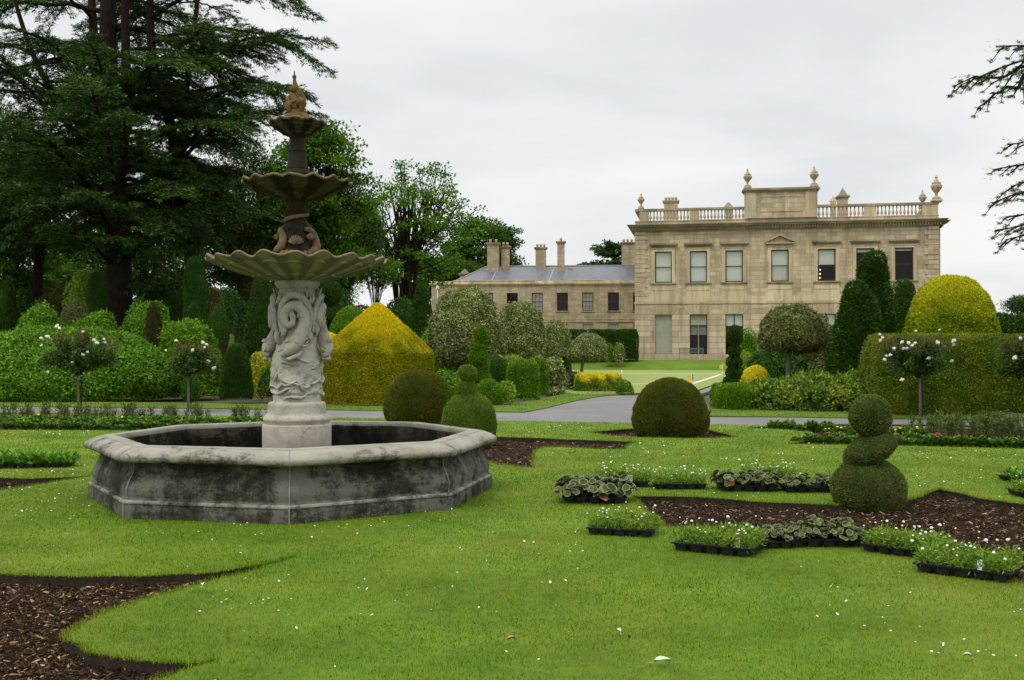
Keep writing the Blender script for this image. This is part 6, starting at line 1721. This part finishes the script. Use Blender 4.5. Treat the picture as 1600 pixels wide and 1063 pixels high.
tray(1606, 752, .1, 'green', 'tray of green plants cut by the right edge', 'green seedling in the upper tray at the right edge', None, 1.0)
tray(1625, 775, .0, 'daisy', 'lower tray cut by the right edge', 'seedling in the lower tray at the right edge', None, 1.0)

# ================================================================== TREES
def rest_of_tree(t, S, crown_arr, bark, leafmat, trunk_tubes=None, sides=5, name='crown'):
    V, F = seg_tubes(*S, sides) if len(S[0]) else (np.zeros((0, 3)), np.zeros((0, 4), int))
    if trunk_tubes:
        Vt = np.array(trunk_tubes.v); n = len(V)
        Ft = [list(f) if len(f) == 4 else list(f) for f in trunk_tubes.f]
        Vall = np.vstack([V, Vt]); Fall = F.tolist() + [[i + n for i in f] for f in Ft]
        me = build_mesh('trunk', Vall, Fall, bark, True)
    else: me = build_mesh('trunk', V, F, bark, True)
    obj('trunk', me, t)
    LV, LF, LR = crown_arr
    obj(name, build_mesh(name, LV, LF, leafmat, rnd=LR), t)

def polyseg(acc, pts, r):
    pts = np.asarray(pts); r = np.asarray(r)
    acc[0].extend(pts[:-1]); acc[1].extend(pts[1:]); acc[2].extend(r[:-1]); acc[3].extend(r[1:])

def sprays(limbs, rg, dens=1.0, tw=.42, needle=.20, wid=.055, droop=.25, acc=None, start=.25, tuft=7, spread=.085):
    """flat plates of needle sprays along limbs; limbs = list of (points, length)"""
    C, D = [], []
    for pts in limbs:
        pts = np.asarray(pts); seg = np.linalg.norm(np.diff(pts, axis=0), axis=1); cum = np.r_[0, np.cumsum(seg)]; Lm = cum[-1]
        s = Lm * start; side = 1
        while s < Lm:
            p = np.array([np.interp(s, cum, pts[:, k]) for k in range(3)]); p2 = np.array([np.interp(min(Lm, s + .1), cum, pts[:, k]) for k in range(3)])
            t = p2 - p + 1e-6; t /= np.linalg.norm(t); h = np.cross(t, (0, 0, 1)); h /= np.linalg.norm(h) + 1e-6
            frac = s / Lm; l = (tw * Lm * (1 - frac) ** .7 * .75 + .35) * rg.uniform(.6, 1.15)
            d = t * .75 + h * side * rg.uniform(.6, 1.1) + np.array([0, 0, rg.normal(0, .08)]); d /= np.linalg.norm(d)
            k = max(3, int(l / .16)); u = np.linspace(.12, 1, k)
            tp = p + d * l * u[:, None] + np.c_[np.zeros((k, 2)), -droop * l * u ** 2 * .6 + .04 * rg.normal(0, 1, k)]
            if acc is not None: polyseg(acc, np.vstack([p, tp[k // 2], tp[-1]]), [.022, .014, .006])
            n = int(tuft * dens)
            q = np.repeat(tp, n, 0) + rg.normal(0, spread, (k * n, 3)) * np.array([1, 1, .45])
            dd = d * .8 + rg.normal(0, .55, (k * n, 3)) * np.array([1, 1, .45]) + np.array([0, 0, -.12])
            C.append(q); D.append(dd)
            side = -side; s += rg.uniform(.13, .26) / dens ** .3
        k = 14; q = pts[-1] + rg.normal(0, .08, (k, 3)); C.append(q); D.append((pts[-1] - pts[-2]) / (np.linalg.norm(pts[-1] - pts[-2]) + 1e-6) + rg.normal(0, .4, (k, 3)))
    C = np.vstack(C); D = unit(np.vstack(D)); n = len(C)
    U = unit(np.cross(D, np.array([0, 0, 1.0]) + rg.normal(0, .5, (n, 3))))
    V, F = leaf_arrays(C, D, U, needle, wid, rg, .03)
    return V, F, np.repeat(rg.random(n), 4)

# ---- the great cedar on the left
rg = np.random.default_rng(5); dC = 46.0
o3 = np.array([(185 - 800) / FPX * dC, dC, -.1])
def A(px, py, dd=0): p = np.array(AT(px, py, dC + dd)); p[0] = (px - 800) / FPX * dC; p[2] = EYE + (HOR - py) / FPX * dC; return p - o3
t = empty('great_cedar', tuple(o3), 0, 'giant dark cedar with several upright stems and flat drooping sprays filling the upper left', 'tree')
stems = [([A(185, 590), A(186, 480), A(184, 380), A(178, 280), A(170, 170), A(167, 60), A(168, -80), A(170, -240), A(172, -400)], [.70, .56, .52, .50, .44, .36, .28, .16, .05]),
         ([A(180, 300), A(155, 220, .4), A(142, 120, .6), A(132, 20, .8), A(122, -120, 1), A(116, -260, 1.2)], [.30, .26, .22, .18, .12, .04]),
         ([A(180, 330), A(198, 230, -.5), A(206, 120, -.8), A(206, 10, -.9), A(212, -150, -1), A(215, -300, -1)], [.30, .24, .20, .17, .11, .04]),
         ([A(190, 400), A(228, 372, .5), A(256, 335, .8), A(262, 270, 1), A(255, 190, 1), A(232, 110, .8), A(226, 20, .6), A(230, -140, .4), A(236, -290, .3)], [.34, .30, .28, .25, .22, .20, .17, .11, .04]),
         ([A(262, 280, 1), A(272, 200, 1.2), A(274, 120, 1.5), A(283, 20, 1.8), A(296, -110, 2)], [.20, .17, .14, .11, .04]),
         ([A(256, 330, .8), A(290, 300, 1), A(330, 298, 1.2), A(362, 318, 1), A(392, 335, .8)], [.20, .17, .13, .09, .04]),
         ([A(176, 260), A(130, 190, -1), A(90, 130, -1.6), A(60, 40, -2), A(40, -60, -2.2)], [.20, .16, .12, .09, .04])]
tt = MB(); spl = []
for pts, r in stems:
    p = spline(pts, 6); rr = np.interp(np.linspace(0, len(r) - 1, len(p)), range(len(r)), r); tt.tube(p, rr, 12); spl.append((p, rr))
limbs = []; acc = ([], [], [], [])
def limb(p0, az, L_, rise=.15, dr=.28, r0=.10):
    n = 9; u = np.linspace(0, 1, n); az_ = az + rg.normal(0, .12) * u * 2
    hx = np.cos(az_) * L_ * u; hy = np.sin(az_) * L_ * u
    pts = np.array(p0) + np.c_[hx, hy, L_ * (rise * u * 1.6 - dr * u ** 2 * 1.5)]; pts[1:-1] += rg.normal(0, .07, (n - 2, 3))
    polyseg(acc, pts, np.linspace(r0, .012, n)); limbs.append(pts); return pts
k = 0
for p, rr in spl[:5] + [spl[6]]:
    for i in range(len(p)):
        z = p[i][2]
        if z < 4.2: continue
        for rep in range(2 if z > 6 else 1):
            if rg.random() < .56: continue
            az = k * 2.4 + rg.normal(0, .35); k += 1
            if math.sin(az) < -.35 and z > 7 and rg.random() < .75: continue
            env = np.interp(z, [4, 6, 9, 13, 16, 20, 25, 30], [3.0, 4.6, 6.2, 8.4, 8.6, 7.6, 5.5, 2])
            c = p[i][0] + math.cos(az) * env
            L_ = env * rg.uniform(.55, 1.0) - (max(0, p[i][0]) if math.cos(az) > 0 else 0)
            if L_ > 1.2: limb(p[i], az, L_, rg.uniform(.05, .3), rg.uniform(.15, .42), min(.14, rr[i] * .5))
# limbs that give the outline on the right, measured on the photo
def limb_to(pa, pb, sag=.5, r0=.11, n=10):
    pa, pb = np.array(pa), np.array(pb); u = np.linspace(0, 1, n); pts = pa + (pb - pa) * u[:, None] + np.c_[np.zeros((n, 2)), sag * np.sin(u * math.pi)]; pts[1:-1] += rg.normal(0, .06, (n - 2, 3))
    polyseg(acc, pts, np.linspace(r0, .012, n)); limbs.append(pts)
for a, b, sg in (((232, 120, .8), (522, 78, -1.5), .9), ((226, 60, .6), (512, 100, 1), 1.2), ((230, 20, .5), (478, 18, -2), 1.0), ((228, -10, .5), (486, 2, 2), 1.3), ((262, 190, 1), (492, 160, -2), .9), ((262, 210, 1), (498, 172, 1), .7),
                 ((272, 140, 1.5), (470, 130, 3), .8), ((262, 260, 1), (440, 205, -3), .8), ((262, 250, 1), (420, 235, -5), .9), ((392, 335, .8), (430, 345, -2), .2), ((330, 298, 1.2), (438, 305, -3), .4), ((300, 298, 1), (410, 268, 3), .5),
                 ((200, 230, -.5), (330, 128, -5), .9), ((206, 160, -.8), (360, 160, -6), .9), ((190, 260, 0), (225, 118, -6.5), .8), ((170, 160, 0), (60, 90, -5), .9), ((150, 220, .4), (20, 120, -4), .8), ((160, 260, 0), (-30, 100, -5), .9),
                 ((175, 330, 0), (40, 250, -5), .8), ((180, 350, 0), (-20, 330, -5), .8), ((180, 360, 0), (90, 320, -6), .6), ((184, 390, 0), (215, 330, -6), .5), ((186, 420, 0), (232, 388, -4), .4), ((184, 350, 0), (130, 235, -7), .6), ((190, 330, 0), (290, 230, -7), .7),
                 ((184, 300, 0), (240, 190, -8), .8), ((250, 300, .8), (330, 330, -5), .5), ((184, 420, 0), (150, 372, -5), .4), ((256, 330, .8), (300, 380, -4), .4), ((180, 380, 0), (60, 390, -3), .5), ((178, 330, 0), (-60, 250, 0), .6), ((178, 280, 0), (-80, 180, 1), .6)):
    limb_to(A(*a), A(*b), sg)
ca = sprays(limbs, rg, dens=1.3, needle=.17, wid=.034, droop=.34, acc=acc, tuft=15, spread=.065)
rest_of_tree(t, acc, ca, M['bark'], M['cedar'], tt, 5)

# ---- cedar whose branches reach in from the right
dR = 21.0; o3 = np.array([15.4, dR, -.1])
def A(px, py, dd=0): return np.array([(px - 800) / FPX * dR, dR + dd, EYE + (HOR - py) / FPX * dR]) - o3
t = empty('side_cedar', tuple(o3), 0, 'dark drooping cedar branches reaching in from the right edge against the sky', 'tree')
tt = MB(); p = spline([(0, 0, 0), (.1, 0, 3), (0, .1, 6), (-.1, 0, 9), (0, 0, 13), (.1, 0, 16)], 6); tt.tube(p, np.linspace(.5, .06, len(p)), 12)
limbs = []; acc = ([], [], [], [])
for a, b, sg in (((2010, 60, 0), (1522, 94, -1), .30), ((2010, 64, 0), (1518, 123, .5), .42), ((1700, 84, 1), (1572, 146, 1), .12), ((1760, 80, 1), (1545, 104, 1.2), .1), ((2010, 200, 0), (1575, 226, 0), .2), ((2012, 262, 0), (1562, 297, -.5), .36), ((2012, 300, 0), (1572, 311, .6), .12), ((2012, 315, 0), (1572, 339, 0), .2),
                 ((2012, 350, 0), (1590, 371, .5), .15), ((2012, 330, 0), (1592, 353, 1), .2), ((2010, 40, 0), (1640, 60, 1), .2), ((2010, 220, 0), (1606, 245, 1.5), .2), ((2012, 380, 0), (1640, 400, 0), .2)):
    limb_to(A(*a), A(*b), sg, .07)
for i in range(46):
    z = rg.uniform(5, 15.5); az = rg.uniform(-1.9, 2.2); pa = np.array([0, 0, z]); L_ = 6.5 * (1 - z / 20)
    limb_to(pa, pa + np.array([math.cos(az) * L_, math.sin(az) * L_, -.8]), .7, .07)
ca = sprays(limbs, rg, dens=1.8, needle=.075, wid=.013, droop=.75, acc=acc, tw=.11, tuft=22, start=.1, spread=.025)
rest_of_tree(t, acc, ca, M['bark'], M['cedar'], tt, 5)

# ---- leafy trees
def leafy_tree(px, d, ytop, wpx, ylow, label, mat, bark, seed, fork=.28, K=120, cr=.85, nl=140, leaf=.22, stems=1, trunk_w=None, base_z=0, name='leafy_tree', flat=.55, skew=0, shell=.45, limb_n=8, lobes=.35, top_flat=1.0, aspect=.65, group=None):
    rg = np.random.default_rng(seed); x = (px - 800) / FPX * d; t = empty(name, (x, d, base_z - .1), 0, label, 'tree', group)
    H = EYE + (HOR - ytop) / FPX * d - base_z + .1; zl = EYE + (HOR - ylow) / FPX * d - base_z; W = wpx / 2 / FPX * d
    rz = (H - zl) / 2; cz = zl + rz; tw = trunk_w or H * .022; acc = ([], [], [], [])
    dirs = unit(rg.normal(0, 1, (K * 6, 3))); rad = rg.uniform(shell, 1, K * 6) ** .6
    env = 1 + lobes * fbm(dirs, 1.6, seed, 2)
    C = dirs * (rad * env)[:, None] * np.array([W, W * .9, rz]); C[:, 0] += skew * W * C[:, 2] / rz
    C[:, 2] = np.where(C[:, 2] < 0, C[:, 2] * .9, C[:, 2] * top_flat) + cz
    C = C[C[:, 2] > zl * .85][:K]; K = len(C)
    C[:, 2] = np.minimum(C[:, 2], H - cr * .4)
    fz = H * fork; tubes = MB()
    la = rg.uniform(0, 6.28) + np.arange(limb_n) * 2.4
    lf = [np.array([math.cos(a) * W * .42 * (i % 3 + .6) / 2, math.sin(a) * W * .42 * (i % 3 + .6) / 2, cz + rz * (.15 + .4 * ((i * 7) % 5) / 5)]) for i, a in enumerate(la)]
    for s in range(stems):
        off = (s - (stems - 1) / 2) * tw * 1.4; tp = [(off * .5, 0, 0), (off, 0, fz * .5), (off * 2.2, rg.normal(0, .1), fz), (off * 3.5, 0, cz)]
        tubes.tube(spline(tp, 4), np.interp(np.linspace(0, 1, 13), [0, .15, .66, 1], [tw * 1.25, tw, tw * .8, tw * .3]) / (stems ** .4), 9)
    LP = []
    root = np.array([0, 0, fz])
    for i, l in enumerate(lf):
        off = ((i % stems) - (stems - 1) / 2) * tw * 2.4; r0 = np.array([off, 0, fz * rg.uniform(.9, 1.2)])
        m = r0 * .55 + l * .45 + np.array([l[0] * -.12, l[1] * -.12, rz * .12]); pts = spline([r0, m, l], 6); polyseg(acc, pts, np.linspace(tw * .55, tw * .22, len(pts))); LP.append(pts)
    for c in C:
        j = min(range(limb_n), key=lambda q: np.linalg.norm((lf[q] - c) * (1, 1, .6)) + rg.random() * W * .2)
        st = LP[j][rg.integers(len(LP[j]) // 2, len(LP[j]))]; m = st * .5 + c * .5 + rg.normal(0, .12, 3) * W * .25 + np.array([0, 0, -.06 * rz]); pts = spline([st, m, c], 4)
        polyseg(acc, pts, np.linspace(tw * .17, .02, len(pts)))
    n = K * nl; ci = np.repeat(np.arange(K), nl); sz = cr * rg.uniform(.6, 1.3, K)
    q = rg.normal(0, 1, (n, 3)); q = unit(q) * (rg.random(n) ** .45)[:, None]
    LC = C[ci] + q * sz[ci][:, None] * np.array([1.25, 1.25, flat])
    D = unit(q * .6 + rg.normal(0, .6, (n, 3)) + np.array([0, 0, -.15])); U = unit(np.cross(D, rg.normal(0, .6, (n, 3)) + np.array([0, 0, 1.0])))
    V, F = leaf_arrays(LC, D, U, leaf, leaf * aspect, rg, .08)
    rr = np.clip(rg.random(n) * .7 + .3 * rg.random(K)[ci], 0, 1)
    rest_of_tree(t, acc, (V, F, np.repeat(rr, 4)), bark, mat, tubes, 5)
    return t
leafy_tree(634, 70, 246, 215, 452, 'graceful open tree with fanning limbs against the sky, left of the wing', M['broad'], M['bark'], 4, fork=.13, K=230, cr=.62, nl=42, leaf=.21, stems=2, trunk_w=.30, flat=.38, shell=.30, limb_n=14, lobes=.35, skew=.04)
leafy_tree(497, 60, 196, 150, 425, 'tall bright-leaved tree directly behind the upper fountain bowls', M['broad'], M['bark'], 8, fork=.2, K=170, cr=.8, nl=120, leaf=.22, flat=.42, lobes=.5)
leafy_tree(752, 116, 338, 112, 452, 'dense leafy tree behind the chimneys at the left end of the wing', M['broad_dark'], M['bark'], 21, fork=.1, K=150, cr=1.2, nl=110, leaf=.34, flat=.40, lobes=.5, base_z=.6)
leafy_tree(700, 108, 400, 100, 470, 'low leafy tree between the open tree and the wing', M['broad_dark'], M['bark'], 23, fork=.1, K=90, cr=1.2, nl=150, leaf=.36, flat=.55, base_z=.4)
leafy_tree(530, 66, 305, 120, 470, 'very dark evergreen tree behind the right side of the lowest bowl', M['pine'], M['bark'], 31, fork=.1, K=160, cr=.8, nl=220, leaf=.22, flat=.8, aspect=.3)
leafy_tree(380, 60, 210, 160, 470, 'dark pine with reddish trunk behind the left side of the fountain', M['pine'], M['bark_red'], 33, fork=.45, K=150, cr=.85, nl=200, leaf=.22, flat=.6, aspect=.3, trunk_w=.30)
leafy_tree(296, 56, 250, 130, 400, 'dark pine with bare reddish trunk behind the tallest yew column', M['pine'], M['bark_red'], 35, fork=.45, K=110, cr=.85, nl=180, leaf=.22, flat=.6, aspect=.3, trunk_w=.28)
leafy_tree(60, 58, 190, 190, 420, 'dark evergreen tree behind the great cedar at the left', M['pine'], M['bark'], 37, fork=.4, K=170, cr=.95, nl=190, leaf=.22, flat=.6, aspect=.35)
leafy_tree(-60, 54, 130, 200, 430, 'dark evergreen tree crossing the left edge of the view', M['pine'], M['bark'], 39, fork=.3, K=140, cr=.95, nl=190, leaf=.22, flat=.6, aspect=.35)
leafy_tree(20, 62, 330, 120, 500, 'lower green tree lit between dark trunks at the far left', M['broad'], M['bark'], 41, fork=.2, K=90, cr=.8, nl=150, leaf=.22)
leafy_tree(230, 75, 300, 200, 500, 'dark distant tree seen between the cedar trunk and the yews', M['broad_dark'], M['bark'], 43, fork=.25, K=130, cr=1.1, nl=150, leaf=.28)
leafy_tree(430, 78, 330, 170, 520, 'dark distant tree just left of the fountain column', M['broad_dark'], M['bark'], 45, fork=.1, K=150, cr=1.1, nl=160, leaf=.28)
leafy_tree(120, 80, 360, 170, 520, 'dark distant tree left of the great cedar trunk', M['broad_dark'], M['bark'], 47, fork=.1, K=110, cr=1.1, nl=150, leaf=.28)
leafy_tree(1606, 72, 463, 52, 489, 'small dark round-headed pine beyond the hedge at the right edge', M['pine'], M['bark'], 49, fork=.6, K=40, cr=.6, nl=150, leaf=.22, aspect=.3, trunk_w=.12, group=None)
# far cedar behind the wing: flat spreading plates
rg = np.random.default_rng(77); dF = 122.0; o3 = np.array([(958 - 800) / FPX * dF, dF, .6])
t = empty('far_cedar', tuple(o3), 0, 'flat-topped distant cedar rising behind the wing roof beside the mansion', 'tree')
tt = MB(); tt.tube([(0, 0, 0), (0, 0, 7), (.3, 0, 12.6)], [.6, .5, .15], 8); limbs = []; acc = ([], [], [], [])
for i in range(46):
    z = rg.uniform(8.5, 13.2); az = i * 2.4; L_ = np.interp(z, [8, 11, 13.3], [3.9, 4.2, 1.6]) * rg.uniform(.7, 1.05); pa = np.array([0, 0, z - .5]); limb_to(pa, pa + np.array([math.cos(az) * L_, math.sin(az) * L_, .55]), .3, .12)
ca = sprays(limbs, rg, dens=1, needle=.42, wid=.16, droop=.1, acc=acc, tw=.4, tuft=6)
rest_of_tree(t, acc, ca, M['bark'], M['cedar'], tt, 4)
# leaning bare-stemmed young tree between the open tree and the golden pyramid
leafy_tree(588, 52, 395, 70, 448, 'slender leaning young tree with thin bare stems left of the open tree', M['broad'], M['bark'], 52, fork=.25, K=26, cr=.45, nl=60, leaf=.16, trunk_w=.07, skew=-.3, shell=.2)
# woodland shrubs closing the view under the trees
wl = ['dark woodland shrub at the left edge below the trees', 'dark woodland shrub behind the yew globe at far left', 'dark woodland shrub left of the slim yew column', 'dark woodland shrub just left of the cedar trunk', 'dark woodland shrub right of the cedar trunk',
      'dark woodland shrub behind the wide yew dome', 'dark woodland shrub behind the tallest yew column', 'dark woodland shrub behind the yellowish clipped globe', 'dark woodland shrub left of the fountain column', 'dark woodland shrub behind the fountain column', 'dark woodland shrub right of the fountain column', 'dark woodland shrub behind the sloping light green mound', 'dark woodland shrub under the open tree', 'dark woodland shrub left of the dark egg-shaped yew', 'dark woodland shrub behind the largest variegated tree']
for i, (px, w_, yt) in enumerate(((-10, 90, 440), (40, 90, 452), (95, 80, 448), (150, 80, 455), (236, 56, 448), (262, 70, 450), (310, 80, 440), (350, 70, 445), (395, 80, 440), (455, 90, 440), (520, 80, 455), (565, 70, 480), (628, 80, 470), (668, 60, 490), (705, 70, 500))):
    shrub(px - w_ / 2, px + w_ / 2, yt, 'bush', ('yew', 'laurel_deep', 'yew_olive')[i % 3], .13, wl[i], d=53 + (i * 5) % 7, name='woodland_shrub', lump=.22, lay=.5, cover=1.2, ry=2)
